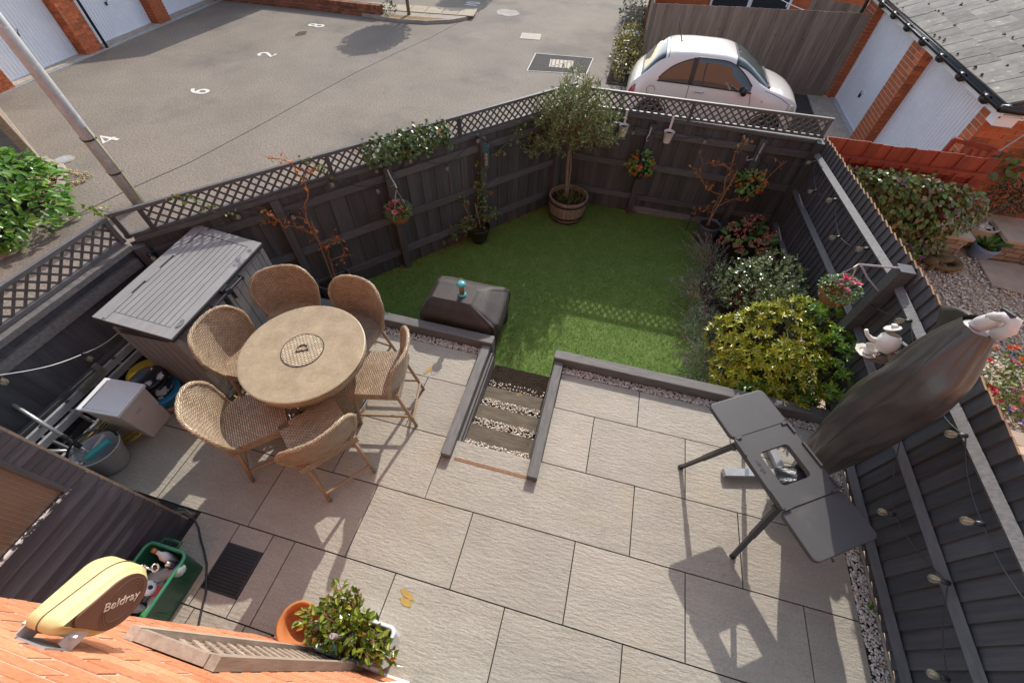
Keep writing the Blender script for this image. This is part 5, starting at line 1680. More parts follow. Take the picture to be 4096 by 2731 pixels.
foliage('leaves', hb, Q, ax * .7 + rn(len(Q), .6), ax + rn(len(Q), .2), rng.uniform(.03, .048, len(Q)), .42, hbl, simple=True)
mb = MB()
for i in range(40):
    p, d = blob(1, (3.6, 3.6, 0), (.4, .4, .35), .8); mb.tube(curve_pts((3.62, 3.62, LAWN_Z), p[0], .05, 4), [.012, .008, .006, .004, .003], 5)
mb.build('stem', twig, hb)

chl = LEAF('yellow_green_leaf', [(0, (.14, .20, .014)), (.3, (.26, .30, .02)), (.6, (.38, .36, .025)), (.85, (.50, .42, .04)), (1, (.2, .26, .018))], .24, .55, .25)
chd = LEAF('fresh_green_leaf', [(0, (.08, .18, .02)), (.5, (.13, .26, .035)), (.85, (.19, .32, .04)), (1, (.28, .33, .04))], .26, .55, .25)
chs = thing('yellow_green_shrub', 'large yellow green shrub with finger shaped leaves in front of the right fence', 'shrub', (3.62, 2.45, LAWN_Z))


def palmate(P, D, k=5, fan=.9):
    n = len(P)
    ax = unit(D + np.array([0, 0, .45]) + rn(n, .35))
    s = unit(np.cross(ax, rn(n))); b = np.cross(ax, s)
    TT = []; NN = []
    for i in range(k):
        a = 2 * PI * i / k
        r = s * math.cos(a) + b * math.sin(a)
        TT.append(r * fan + ax * .55); NN.append(ax)
    return np.repeat(P[:, None], k, 1).reshape(-1, 3), np.stack(TT, 1).reshape(-1, 3) + rn(n * k, .12), np.stack(NN, 1).reshape(-1, 3)


L_y = [((3.60, 2.52, .12), (.56, .56, .46)), ((3.38, 2.16, -.02), (.40, .34, .32)), ((3.82, 2.74, .22), (.40, .40, .40)), ((3.78, 2.2, .12), (.38, .38, .38)), ((3.30, 2.65, .0), (.34, .34, .30))]
P, D_y = blobs(1000, L_y, .88); k = (D_y[:, 2] > -.3) & (P[:, 0] < 4.08); P = P[k]; D_y = D_y[k]
Q, T, Nn_ = palmate(P, D_y, 6)
foliage('leaves', chs, Q, T, Nn_, rng.uniform(.05, .085, len(Q)), .34, chl, parts=120)
L_g = [((3.70, 2.02, -.10), (.40, .22, .28)), ((4.0, 2.9, .5), (.14, .22, .2)), ((3.95, 2.0, -.05), (.22, .24, .3)), ((4.0, 2.30, .52), (.14, .26, .2)), ((3.97, 2.65, .55), (.16, .26, .18)), ((4.0, 2.05, .35), (.13, .2, .22)), ((3.45, 1.98, -.2), (.26, .16, .2)), ((3.95, 2.25, .15), (.2, .24, .25))]
P, D_y = blobs(400, L_g, .8); k = (D_y[:, 2] > -.4) & (P[:, 0] < 4.1) & (P[:, 1] > 1.80); P = P[k]; D_y = D_y[k]
Q, T, Nn_ = palmate(P, D_y, 6)
foliage('lower_leaves', chs, Q, T, Nn_, rng.uniform(.055, .09, len(Q)), .36, chd, parts=90)
mb = MB()
for i in range(60):
    c, r = random.choice(L_y + L_g); p, d = blob(1, c, r, .5); mb.tube(curve_pts((3.62 + random.uniform(-.1, .1), 2.4 + random.uniform(-.1, .1), LAWN_Z), p[0], .05, 4), [.012, .009, .007, .005, .003], 5)
mb.build('stem', green_stem, chs)

# ---- hanging baskets
bask = MAT('woven_basket', (.33, .15, .06), (.2, .085, .035), .7, .3, 14, (3, 3, 20), .8, 20, 0, bdist=.01)
bgr = LEAF('basket_leaf', [(0, (.07, .16, .045)), (.5, (.12, .23, .065)), (1, (.2, .3, .085))], .4, .4, .2)
pink = LEAF('pink_petal', [(0, (.70, .16, .26)), (.5, (.75, .30, .38)), (1, (.78, .50, .52))], .5, .3, .3)
deep = LEAF('deep_pink_petal', [(0, (.62, .04, .16)), (1, (.7, .12, .25))], .5, .3, .3)
orange = LEAF('orange_petal', [(0, (.75, .12, .015)), (.6, (.80, .20, .02)), (1, (.85, .34, .1))], .45, .3, .3)
redp = LEAF('red_petal', [(0, (.62, .02, .03)), (.6, (.7, .05, .08)), (1, (.75, .12, .2))], .45, .3, .3)
beg = LEAF('begonia_leaf', [(0, (.08, .17, .03)), (.55, (.13, .25, .045)), (.85, (.18, .3, .06)), (1, (.4, .18, .05))], .4, .45, .2)


def rosette(parent, c, r, m, n=16, nm='flower'):
    i = np.arange(n); a = i * 2.4; t = (i + .5) / n
    T = np.stack([np.cos(a) * t, np.sin(a) * t, 1.05 - t * .9], 1)
    tilt = rn(1, .4)[0]
    foliage(nm, parent, np.array(c) + T * r * .15, T + tilt, np.array([0, 0, 1.0]) - T * .9, r * (.6 + .5 * t), .95, m, stuff=False)


def basket_pink(label, c, hook, tilt=0):
    t = thing('hanging_basket', label, 'hanging basket', c, group='hanging baskets of pink flowers')
    R = Matrix.Rotation(tilt, 3, 'Y')
    prof = [(.03, -.13), (.08, -.12), (.125, -.075), (.145, -.02), (.15, 0)]
    MB().lathe(prof, c, 26, R=R, cap=False).build('basket', bask, t, True)
    P, d = blob(420, Vector(c) + Vector((0, 0, .045)), (.165, .165, .12), .7); k = P[:, 2] > c[2] - .05; P = P[k]; d = d[k]
    foliage('leaves', t, P, d + rn(len(P), .6), rn(len(P), .5) + np.array([0, 0, 1.]), rng.uniform(.022, .042, len(P)), .6, bgr)
    for i in range(13):
        a = random.uniform(0, 2 * PI); r = random.uniform(.03, .13)
        rosette(t, (c[0] + r * math.cos(a), c[1] + r * math.sin(a) - .02, c[2] + .165 - r * .35), random.uniform(.026, .036), pink if i % 4 else deep)
    mb = MB()
    for a in (0.5, 2.6, 4.7): mb.tube([Vector(c) + R @ Vector((.145 * math.cos(a), .145 * math.sin(a), 0)), hook], .0035, 5)
    mb.build('chain', grey_steel, t)
    return t


hook = Vector(fp(3.05, 0, .26)); hook.z = .97
basket_pink('brown basket of pink roses hanging from the left fence post', (fp(3.08, 0, .24).x, fp(3.08, 0, .24).y, .62), (hook.x, hook.y, .95))
t = thing('basket_bracket', 'grey steel bracket on the left fence post holding a basket of pink roses', 'bracket', fp(3.05, 1.1, .1), group='hanging basket brackets')
MB().tube([fp(3.05, 1.13, .1), fp(3.05, 1.06, .16), fp(3.05, 1.02, .26)], .009, 6).tube([fp(3.05, .92, .1), fp(3.05, 1.0, .24)], .007, 6).build('arm', grey_steel, t)
MB().tube([fp(3.05, 1.02, .26), fp(3.05, .985, .28), fp(3.05, .95, .26), fp(3.05, .955, .245)], .005, 6).build('hook', chrome, t)
basket_pink('tilted brown basket of pink flowers hanging in front of the right fence', (3.72, 2.48, 1.10), (3.71, 2.5, 1.40), .18)
t = thing('basket_bracket', 'grey steel bracket on the right fence post holding the tilted basket', 'bracket', (4.03, 2.5, 1.4), group='hanging basket brackets')
MB().tube([(4.03, 2.52, 1.44), (3.71, 2.5, 1.42)], .010, 6).tube([(4.03, 2.5, 1.18), (3.86, 2.5, 1.30), (3.74, 2.5, 1.41)], .008, 6).build('arm', grey_steel, t)
MB().tube([(3.71, 2.5, 1.42), (3.69, 2.49, 1.39), (3.71, 2.49, 1.36)], .006, 6).build('hook', chrome, t)


def basket_green(label, c, top_, ml):
    t = thing('hanging_pot', label, 'hanging pot', c, group='green hanging pots of orange begonias')
    MB().lathe([(.075, -.13), (.10, -.06), (.118, .01), (.125, .02), (.115, .025)], c, 24, cap=False).build('pot', MAT('green_plastic_pot', (.012, .05, .032), (.01, .04, .026), .35, .5, 9), t, True)
    MB().lathe([(.076, -.13), (.001, -.13)], c, 20, cap=False).build('base', MATS['green_plastic_pot'], t)
    P, d = blob(150, (c[0], c[1] - .02, c[2] + .09), (.19, .15, .17), .6); k = P[:, 2] > c[2] - .10; P = P[k]; d = d[k]
    foliage('leaves', t, P, d * .8 + rn(len(P), .5) + np.array([0, -.1, -.25]), np.array([0, -.3, 1.]) + d * .6, rng.uniform(.05, .085, len(P)), .72, beg, parts=30)
    for i in range(20):
        p, d = blob(1, (c[0], c[1] - .06, c[2] + .08), (.20, .15, .17), .95)
        if p[0][1] > c[1]: p[0][1] = 2 * c[1] - p[0][1]
        rosette(t, p[0], random.uniform(.028, .044), ml if i % 4 else redp, 12)
    mb = MB()
    for a in (0.4, 2.4, 4.6): mb.tube([Vector(c) + Vector((.12 * math.cos(a), .12 * math.sin(a), .01)), top_], .003, 5)
    mb.build('wire', MAT('green_wire', (.03, .12, .09)), t)


basket_green('green hanging pot of orange begonias on the left post of the back fence', (1.87, 5.40, .46), (1.86, 5.45, .88), orange)
basket_green('green hanging pot of orange begonias nearest the far right corner', (3.48, 5.40, .44), (3.37, 5.42, .88), orange)
t = thing('basket_bracket', 'rusty steel bracket on the left post of the back fence', 'bracket', (1.86, 5.5, .95), group='hanging basket brackets')
MB().tube([(1.88, 5.49, 1.05), (1.87, 5.47, .93)], .010, 6).tube([(1.87, 5.48, .95), (1.85, 5.44, .91), (1.86, 5.43, .87), (1.88, 5.44, .88)], .006, 6).build('arm', grey_steel, t)
t = thing('basket_bracket', 'steel bracket on the right post of the back fence', 'bracket', (3.38, 5.5, .95), group='hanging basket brackets')
MB().tube([(3.43, 5.49, 1.04), (3.42, 5.47, .80)], .012, 6).tube([(3.40, 5.48, .82), (3.30, 5.44, .80), (3.28, 5.42, .87)], .008, 6).build('arm', grey_steel, t)
for x, z, lab in ((1.49, 1.03, 'white metal cone pot hooked on the back fence nearest the olive tree'), (2.14, 1.03, 'white metal cone pot hooked on the back fence above the begonias')):
    t = thing('wall_pot', lab, 'wall pot', (x, 5.48, z - .14), group='white cone pots on the back fence')
    MB().lathe([(.048, -.15), (.072, 0), (.077, .004), (.07, .004), (.066, -.03)], (x, 5.47, z), 22, cap=False).build('cone', MAT('white_enamel', (.70, .64, .60), (.6, .54, .5), .5, .4, 8), t, True)
    MB().lathe([(.066, -.03), (.001, -.025)], (x, 5.47, z), 16, cap=False).lathe([(.048, -.15), (.001, -.15)], (x, 5.47, z), 16, cap=False).build('soil', soil, t)
    MB().box((x, 5.547, z + .08), (.032, .004, .2)).build('strap', MATS['white_enamel'], t)

# ---- ivy and shoots on the lattice
ivyl = LEAF('ivy_leaf', [(0, (.045, .085, .022)), (.5, (.075, .135, .034)), (.85, (.13, .19, .05)), (1, (.3, .22, .055))], .35, .5, .15)
iv = thing('ivy', 'dense dark ivy hanging over the middle of the left lattice', 'ivy', fp(3.6, 1.3))
n = 900
s_ = np.concatenate([rng.normal(2.75, .30, n), rng.normal(2.5, .35, 150)]); z_ = np.concatenate([rng.uniform(1.20, 1.50, n), rng.uniform(1.18, 1.3, 150)]); o_ = rng.normal(.05, .05, n + 150)
s_ = np.clip(s_, 2.2, 3.25)
P = np.array([fp(a, b, c) for a, b, c in zip(s_, z_, o_)])
ivT = rn(len(P), .6) + np.array([FN.x, FN.y, -.5])
foliage('leaves', iv, P, ivT, np.array([FN.x, FN.y, .7]) + rn(len(P), .5), rng.uniform(.03, .055, len(P)), .9, ivyl)
mb = MB()
for i in range(16):
    s0 = random.uniform(2.3, 3.2); mb.tube([fp(s0, 1.2, .03), fp(s0 + .1, 1.33, .05), fp(s0 + random.uniform(-.1, .25), random.uniform(1.4, 1.56), .04)], [.004, .003, .002], 4)
mb.build('stem', green_stem, iv)
for k, (s0, lab) in enumerate(((3.75, 'light green ivy shoot on the lattice beside the withered climber'), (4.95, 'thin green ivy shoot on the lattice behind the storage box'), (5.75, 'small ivy shoot reaching over the lattice corner near the lamp post'), (.95, 'trailing ivy shoot on the left fence near the olive tree'))):
    t = thing('ivy_shoot', lab, 'ivy', fp(s0, 1.2), group='thin ivy shoots on the lattice')
    st = [fp(s0 - .25, 1.10 if k < 3 else .9, .04), fp(s0 - .05, 1.22 if k < 3 else 1.0, .05), fp(s0 + .05, 1.40 if k < 3 else 1.08, .04), fp(s0 + .2, 1.50 if k < 3 else 1.2, .05)]
    if k == 2: st = [fp(5.6, 1.44, 0), fp(5.7, 1.52, 0), fp(5.75, 1.5, -.05), fp(5.9, 1.49, -.05)]
    MB().tube(st, .003, 5).build('stem', green_stem, t)
    P = along([[tuple(q) for q in st]], 34 if k != 3 else 60, .03)
    foliage('leaves', t, P, rn(len(P)), rn(len(P), .5) + np.array([FN.x, FN.y, .6]), rng.uniform(.02, .042, len(P)), .85, LEAF('young_ivy_leaf', [(0, (.09, .16, .02)), (.7, (.15, .24, .03)), (1, (.3, .2, .03))]))
# ---- leafy bush at the left edge, hedge by the car, street tree
bl = LEAF('bright_bush_leaf', [(0, (.05, .14, .012)), (.4, (.09, .22, .02)), (.75, (.15, .30, .035)), (1, (.22, .33, .06))], .28, .55, .28)
bsh = thing('bush', 'bright green broad leaved bush at the left edge beside the kerb', 'bush', (-7.7, 2.8, ROAD_Z))
Lb = [((-8.1, 2.8, -.25), (.85, .85, .62)), ((-7.5, 2.4, -.3), (.7, .8, .42)), ((-8.7, 2.0, -.15), (.9, .9, .7)), ((-7.6, 1.8, -.3), (.6, .6, .4)), ((-8.5, 3.15, -.2), (.5, .4, .5))]
P, D_b = blobs(3000, Lb, .86); k = (P[:, 2] > ROAD_Z + .03) & (D_b[:, 2] > -.3); P = P[k]; D_b = D_b[k]
foliage('leaves', bsh, P, D_b * np.array([1, 1, .2]) + rn(len(P), .45) + np.array([0, 0, -.15]), np.array([0, 0, 1.]) + D_b * .7, rng.uniform(.10, .19, len(P)), .55, bl, parts=150)
mb = MB()
for i in range(40):
    c, r = random.choice(Lb); p, d = blob(1, c, r, .6); mb.tube(curve_pts((c[0], c[1], ROAD_Z), p[0], .1, 4), [.02, .015, .01, .007, .004], 5)
mb.build('stem', green_stem, bsh)

hdl = LEAF('hedge_leaf', [(0, (.10, .10, .012)), (.4, (.20, .17, .02)), (.75, (.32, .27, .05)), (.9, (.45, .40, .16)), (1, (.09, .12, .02))], .35, .5, .2)
hd_ = thing('hedge', 'yellow green clipped shrub between the road and the weathered fence behind the car', 'hedge', (1.25, 13.2, ROAD_Z))
P, D_b = blobs(1500, [((1.22, 12.6, -.2), (.42, .8, .42)), ((1.2, 13.5, -.2), (.42, .9, .42)), ((1.25, 14.2, -.22), (.38, .6, .36)), ((1.3, 12.0, -.25), (.36, .5, .34))], .88)
k = P[:, 2] > ROAD_Z; P = P[k]; D_b = D_b[k]
foliage('leaves', hd_, P, D_b + rn(len(P), .5), D_b + np.array([0, 0, .6]), rng.uniform(.05, .10, len(P)), .6, hdl)
gl2 = LEAF('blue_green_leaf', [(0, (.05, .08, .045)), (.6, (.10, .14, .09)), (1, (.2, .24, .17))], .5, .4, .15)
h2 = thing('shrub', 'grey green shrub at the top edge beside the road', 'shrub', (1.2, 16.8, ROAD_Z))
P, D_b = blobs(900, [((1.15, 16.6, -.1), (.5, .7, .6)), ((1.25, 17.6, .0), (.55, .8, .7))], .85); k = P[:, 2] > ROAD_Z; P = P[k]; D_b = D_b[k]
foliage('leaves', h2, P, D_b + rn(len(P), .5), D_b + np.array([0, 0, .6]), rng.uniform(.06, .11, len(P)), .5, gl2)
flat('shrub_border', [(.85, 11.3), (1.5, 11.3), (1.58, 19), (.85, 19)], ROAD_Z + .02, soil)
tag(MB().box((1.2, 15.5, ROAD_Z + .05), (.7, .6, .06)).build('border_slab', concrete), 'grey concrete slab lying between the hedge and the far shrub', 'slab')

tl = LEAF('street_tree_leaf', [(0, (.03, .06, .015)), (1, (.07, .12, .03))], .4, .4, .15)


def street_tree(label, x, y, cz, r, group):
    t = thing('street_tree', label, 'tree', (x, y, ROAD_Z), group=group)
    MB().tube([(x, y, ROAD_Z), (x - .01, y, cz - r * .5), (x, y, cz)], [.06, .05, .03], 8).build('trunk', bark, t, True)
    P, D_b = blobs(5200, [((x, y, cz), (r, r, r)), ((x + .15, y + .1, cz + .25), (r * .8, r * .75, r * .75)), ((x - .25, y, cz - .1), (r * .7, r * .7, r * .65))], .35)
    foliage('crown', t, P, D_b + rn(len(P), .7), rn(len(P)), rng.uniform(.08, .13, len(P)), .6, tl, stuff=False)


street_tree('slim street tree on the kerbed island throwing a round leafy shadow', -6.18, 14.81, 1.02, .86, 'street trees')
street_tree('street tree standing further back beyond the top edge', -4.9, 19.6, 1.2, .9, 'street trees')
sh = thing('shrub', 'small scrubby shrub at the end of the low brick wall', 'shrub', (-6.8, 14.75, ROAD_Z))
P, D_b = blob(160, (-6.85, 14.75, -.28), (.2, .3, .25), .5)
foliage('leaves', sh, P, D_b + rn(160, .5), rn(160), rng.uniform(.05, .09, 160), .5, gl2)

# ------------------------------------------------------------------ neighbour garden
cl = LEAF('climber_leaf', [(0, (.07, .13, .022)), (.4, (.13, .20, .036)), (.65, (.20, .245, .05)), (.82, (.22, .14, .065)), (.93, (.16, .08, .08)), (1, (.34, .23, .08))], .38, .5, .22)
cp_ = thing('climber', 'dense climber of mottled green and purple leaves on the red fence and lattice', 'climbing plant', (5.4, 5.5, NZ))
Lc = [((5.0, 5.45, .52), (.62, .25, .42)), ((5.7, 5.42, .52), (.65, .28, .42)), ((5.35, 5.45, .62), (.7, .22, .34)), ((5.4, 5.40, .02), (.7, .3, .35)), ((4.75, 5.5, .70), (.28, .16, .22)), ((6.2, 5.45, .50), (.35, .22, .36)), ((5.05, 5.3, -.05), (.5, .3, .25)), ((6.0, 5.4, .02), (.4, .25, .3))]
P, D_c = blobs(4600, Lc, .8); k = (P[:, 1] < 5.66) & (P[:, 2] > NZ) & (D_c[:, 1] < .5); P = P[k]; D_c = D_c[k]
foliage('leaves', cp_, P, D_c * .5 + np.array([0, -.4, -.6]) + rn(len(P), .4), D_c + np.array([0, -.4, .8]), rng.uniform(.055, .095, len(P)), .75, cl, parts=200)
mb = MB()
for i in range(40):
    x0 = random.uniform(4.5, 6.2); mb.tube(curve_pts((x0, 5.5, NZ), (x0 + random.uniform(-.5, .5), 5.45, random.uniform(.2, .8)), .08, 5), [.01, .008, .006, .005, .004, .003], 5)
mb.build('stem', MAT('red_twig', (.25, .06, .035)), cp_)
c2 = thing('climber', 'leafy shoots climbing the brick garage gable by the red trellis box', 'climbing plant', (6.8, 6.5, .8))
st = [[(6.6, 6.45, .5), (6.85, 6.5, .85), (7.3, 6.5, 1.0)], [(6.7, 6.5, .7), (7.1, 6.5, .75), (7.4, 6.5, .6)]]
MB().tube(st[0], .006, 5).tube(st[1], .006, 5).build('stem', green_stem, c2)
P = along(st, 32, .06); P[:, 1] = np.minimum(P[:, 1], 6.53)
foliage('leaves', c2, P, rn(len(P), .4) + np.array([0, -.3, -.5]), rn(len(P), .3) + np.array([0, -1, .5]), rng.uniform(.08, .12, len(P)), .75, cl)
tx = thing('trellis_box', 'red stained slatted trellis box standing against the garage corner', 'trellis', (6.3, 6.2, .6))
for i in range(5):
    bm_('bar', cedar, (6.02 + i * .10, 6.12 + i * .02, .74 + .035 * i), (6.12 + i * .10, 6.42, .86 + .03 * i), .03, .05, tx)
bm_('post', cedar, (6.52, 6.20, .4), (6.52, 6.20, 1.08), .05, .05, tx, up=(1, 0, 0)); bm_('post', cedar, (6.10, 6.38, .4), (6.10, 6.38, 1.08), .05, .05, tx, up=(1, 0, 0))
bm_('top_rail', cedar, (6.08, 6.38, 1.08), (6.56, 6.22, 1.06), .06, .05, tx); bm_('top_rail', cedar, (6.52, 6.20, 1.05), (6.72, 6.36, .98), .05, .05, tx)
bk_ = thing('wall_bracket', 'long thin grey bracket on the brick gable of the right garage', 'bracket', (7.0, 6.5, 1.1))
MB().tube([(6.72, 6.40, .95), (6.95, 6.52, 1.26)], .012, 6).build('arm', grey_steel, bk_)

topi = LEAF('dark_box_leaf', [(0, (.018, .035, .012)), (.6, (.03, .055, .018)), (1, (.06, .085, .03))], .35, .5, .1)
cpot = MAT('cream_glaze', (.46, .40, .30), (.38, .33, .24), .45, .4, 6)
pot('flower_pot', 'round cream pot of pebbles on the neighbour gravel below the dark clipped shrub', (7.08, 6.02, NZ), [(.15, 0), (.22, .10), (.255, .22), (.235, .32), (.25, .35), (.22, .35), (.205, .30)], cpot, .205, .29)
tag(stones('pot_pebbles', np.stack([7.08 + rng.normal(0, .085, 140), 6.02 + rng.normal(0, .085, 140), np.full(140, NZ + .315)], 1), .028, gravel_w), kind='stuff')
dt = thing('clipped_shrub', 'dark leaved shrub on a thin stem in the cream pot against the garage wall', 'shrub', (7.08, 6.02, NZ + .3))
MB().tube([(7.08, 6.02, NZ + .3), (7.14, 6.08, .35), (7.22, 6.15, .5)], [.02, .018, .014], 6).build('trunk', bark, dt)
P, D_t = blobs(1100, [((7.25, 6.12, .50), (.40, .24, .24)), ((7.5, 6.2, .5), (.35, .2, .2))], .5)
foliage('leaves', dt, P, D_t + rn(len(P), .6), rn(len(P), .5) + np.array([0, 0, 1.]), rng.uniform(.03, .055, len(P)), .5, topi)
bpot = pot('flower_pot', 'pale blue pot with long green leaves beside the stone pier', (7.15, 5.66, NZ), [(.12, 0), (.16, .14), (.165, .2), (.15, .2), (.14, .17)], MAT('pale_blue_glaze', (.20, .28, .40), (.16, .23, .34), .4, .4, 8), .14, .16)
lp2 = thing('leafy_plant', 'plant with long serrated green leaves in the pale blue pot', 'plant', (7.15, 5.66, NZ + .17))
n = 34; a = rng.uniform(0, 2 * PI, n)
foliage('leaves', lp2, np.stack([7.15 + .03 * np.cos(a), 5.66 + .03 * np.sin(a), np.full(n, NZ + .17)], 1), np.stack([np.cos(a), np.sin(a), rng.uniform(.3, 1.2, n)], 1), np.array([0, 0, 1.0]) + rn(n, .2), rng.uniform(.16, .27, n), .3, beg, parts=20)


def stone_pier(label, x0, x1, y0, y1, z1, cap_over, rows):
    t = thing('stone_pier', label, 'pier', ((x0 + x1) / 2, (y0 + y1) / 2, NZ), group='walled piers of sandy blocks with flat caps')
    MB().box(((x0 + x1) / 2, (y0 + y1) / 2, (NZ + z1) / 2), (x1 - x0 - .02, y1 - y0 - .02, z1 - NZ)).build('mortar_core', mortar, t)
    h = (z1 - NZ) / rows
    for r in range(rows):
        for (ax_, fixed, a0, a1, sgn) in (('x', y0, x0, x1, -1), ('y', x0, y0, y1, -1)):
            x = a0 - (.12 if r % 2 else 0)
            while x < a1 - .02:
                w = random.uniform(.17, .26); p0, p1 = max(x, a0), min(x + w, a1)
                if p1 - p0 > .04:
                    c = ((p0 + p1) / 2, fixed + .03) if ax_ == 'x' else (fixed + .03, (p0 + p1) / 2)
                    s = (p1 - p0 - .012, .08, h - .012) if ax_ == 'x' else (.08, p1 - p0 - .012, h - .012)
                    bx('block', stone_c, (c[0], c[1], NZ + h * (r + .5)), s, t, Matrix.Rotation(random.uniform(-.02, .02), 3, 'Z'))
                x += w
    MB().box(((x0 + x1) / 2, (y0 + y1) / 2, z1 + .03), (x1 - x0 + cap_over, y1 - y0 + cap_over, .055)).build('cap', sandstone, t, bevel=.008)


stone_pier('square sandy stone pier with a pale flat cap at the right edge', 7.30, 7.95, 5.65, 6.25, .08, .09, 4)
stone_pier('low sandy stone ledge with a pale flat cap half under the climber', 6.35, 6.85, 5.62, 6.15, .02, .06, 3)
tag(MB().prism([(7.10, 5.55), (7.65, 5.6), (8.2, 5.3), (8.2, 4.7), (7.45, 4.86), (7.06, 4.95)], NZ - .005, NZ + .025).build('flagstone', sandstone, None, bevel=.008), 'large pale flagstone lying on the gravel at the right edge', 'flagstone')
t = thing('cloth_bundle', 'black covered bundle at the right edge beside the flagstone', 'cover', (7.95, 5.45, NZ))
grid('cloth', lambda u, v: Vector((8.05 + .28 * math.cos(2 * PI * u) * math.cos(PI * .5 * v) * (1 + .15 * math.sin(6 * PI * u)), 5.3 + .28 * math.sin(2 * PI * u) * math.cos(PI * .5 * v), NZ + .03 + .35 * math.sin(PI * .5 * v))), 40, 12, black_m, t)
# curled dragon ornament
dr = thing('dragon_statue', 'curled stone dragon ornament lying on the neighbour gravel', 'statue', (6.45, 5.22, NZ))
dst = MAT('mossy_cast_stone', (.17, .12, .055), (.11, .08, .035), .9, .2, 12, (1, 1, 1), .9, 60)
sp_ = [Vector((6.46 + .23 * math.cos(a), 5.22 + .15 * math.sin(a), NZ + .07)) for a in np.linspace(PI * .95, PI * .95 - 2 * PI * .86, 26)]
MB().tube(sp_, [.085 - .062 * (i / 25) ** 1.2 for i in range(26)], 10).build('body', dst, dr, True)
MB().lathe([(.01, -.09), (.05, -.06), (.07, 0), (.055, .06), (.02, .1)], (6.27, 5.16, NZ + .10), 12, R=Matrix.Rotation(1.3, 3, 'Y') @ Matrix.Rotation(.4, 3, 'X')).build('head', dst, dr, True)
for sy in (.09, -.05):
    MB().lathe([(.01, -.12), (.06, -.06), (.075, .02), (.05, .09), (.01, .13)], (6.40, 5.22 + sy, NZ + .15), 12, sx=.5, R=Matrix.Rotation(1.35, 3, 'Y')).build('wing', dst, dr, True)
for p in ((6.30, 5.08), (6.22, 5.22), (6.55, 5.08)):
    MB().tube([(p[0] + .05, p[1] + .04, NZ + .08), (p[0], p[1], NZ + .05), (p[0] - .04, p[1] - .02, NZ + .01)], [.035, .03, .022], 8).build('leg', dst, dr, True)
# bedding flowers
bedl = LEAF('bedding_leaf', [(0, (.07, .14, .015)), (.5, (.14, .22, .03)), (1, (.26, .28, .06))], .4, .4, .25)
blue = LEAF('blue_petal', [(0, (.05, .05, .35)), (1, (.15, .15, .55))], .5, .3, .2)
whitep = LEAF('white_petal', [(0, (.7, .68, .62)), (1, (.8, .78, .75))], .5, .3, .3)


def flowerbed(label, L, nl, sets):
    t = thing('bedding_plants', label, 'flowers', L[0][0], group=None)
    P, d = blobs(nl, L, .7); k = P[:, 2] > NZ; P = P[k]; d = d[k]
    foliage('leaves', t, P, d + rn(len(P), .5), d + np.array([0, 0, .8]), rng.uniform(.03, .06, len(P)), .65, bedl)
    for m, cnt, r, LL in sets:
        for i in range(cnt):
            p, d = blobs(3, [random.choice(LL)], .95)
            q = p[0]
            if d[0][2] < -.1: q[2] += .05
            rosette(t, q, r * random.uniform(.8, 1.2), m, 8)


fb = [((6.35, 2.98, -.02), (.35, .35, .16)), ((6.75, 3.15, -.02), (.4, .3, .15)), ((6.35, 2.7, -.05), (.3, .25, .15)), ((6.8, 2.75, -.03), (.4, .4, .16))]
flowerbed('bed of pink red and blue bedding flowers behind the right fence', fb, 1100, [(redp, 26, .04, fb[2:] + fb[:1]), (pink, 22, .045, fb[:3]), (orange, 12, .045, [((6.5, 3.28, .06), (.4, .12, .06))]), (blue, 34, .02, [((6.35, 3.3, .02), (.35, .12, .08)), ((6.45, 2.5, -.08), (.35, .14, .1))]), (whitep, 16, .022, fb)])
magenta = LEAF('magenta_petal', [(0, (.5, .02, .35)), (1, (.65, .1, .5))], .5, .3, .3)
fp2 = [((5.75, 5.0, -.03), (.22, .2, .16))]
flowerbed('small clump of magenta flowers beside the dragon ornament', fp2, 260, [(magenta, 16, .034, [((5.78, 5.0, .02), (.2, .16, .12))])])
sw = thing('stone_wall', 'pale rubble stone edging below the bedding flowers at the right edge', 'wall', (6.3, 2.2, NZ))
for i in range(7):
    bx('block', sandstone, (6.05 + (i % 4) * .32, 2.22 - (i // 4) * .2 + random.uniform(-.02, .02), NZ + .06), (.30, .18, .14), sw, Matrix.Rotation(random.uniform(-.15, .15), 3, 'Z'))

# ------------------------------------------------------------------ right fence: teacup shelf, string lights, parasol
tc_m = MAT('floral_china', (.78, .74, .66), (.70, .66, .58), .2, .5, 8, spots=(.45, .12, .10), spot_scale=22, spot_lo=.68, spot_hi=.72)
t = thing('teapot_ornament', 'white floral teapot bird feeder mounted on the right fence', 'ornament', (4.02, 1.93, 1.14))
c = (4.0, 1.93, 1.12); Rt = Matrix.Rotation(-.35, 3, 'X')
MB().lathe([(.05, -.09), (.075, -.05), (.085, 0), (.075, .045), (.055, .07)], c, 18, R=Rt, cap=False).build('pot', tc_m, t, True)
MB().tube([(3.96, 1.94, 1.09), (3.90, 1.97, 1.08), (3.86, 1.99, 1.10), (3.83, 2.0, 1.14)], [.03, .022, .016, .015], 8).build('spout', tc_m, t, True)
MB().tube([(4.06, 1.90, 1.17), (4.10, 1.86, 1.17), (4.11, 1.85, 1.11), (4.07, 1.88, 1.06)], .012, 6).build('handle', tc_m, t, True)
MB().lathe([(.05, -.01), (.062, .0), (.058, .006), (.001, .01)], (3.98, 1.99, 1.22), 10, R=Matrix.Rotation(-.5, 3, 'X') @ Matrix.Rotation(-.4, 3, 'Y')).lathe([(.02, .0), (.03, .02), (.01, .035)], (3.985, 1.995, 1.225), 10).build('lid', tc_m, t, True)
bx('support', taupe_h, (4.09, 1.90, 1.04), (.12, .18, .03), t)
t = thing('teacup_ornament', 'floral teacup and saucer mounted on a stub of wood on the right fence', 'ornament', (3.92, 1.93, .95))
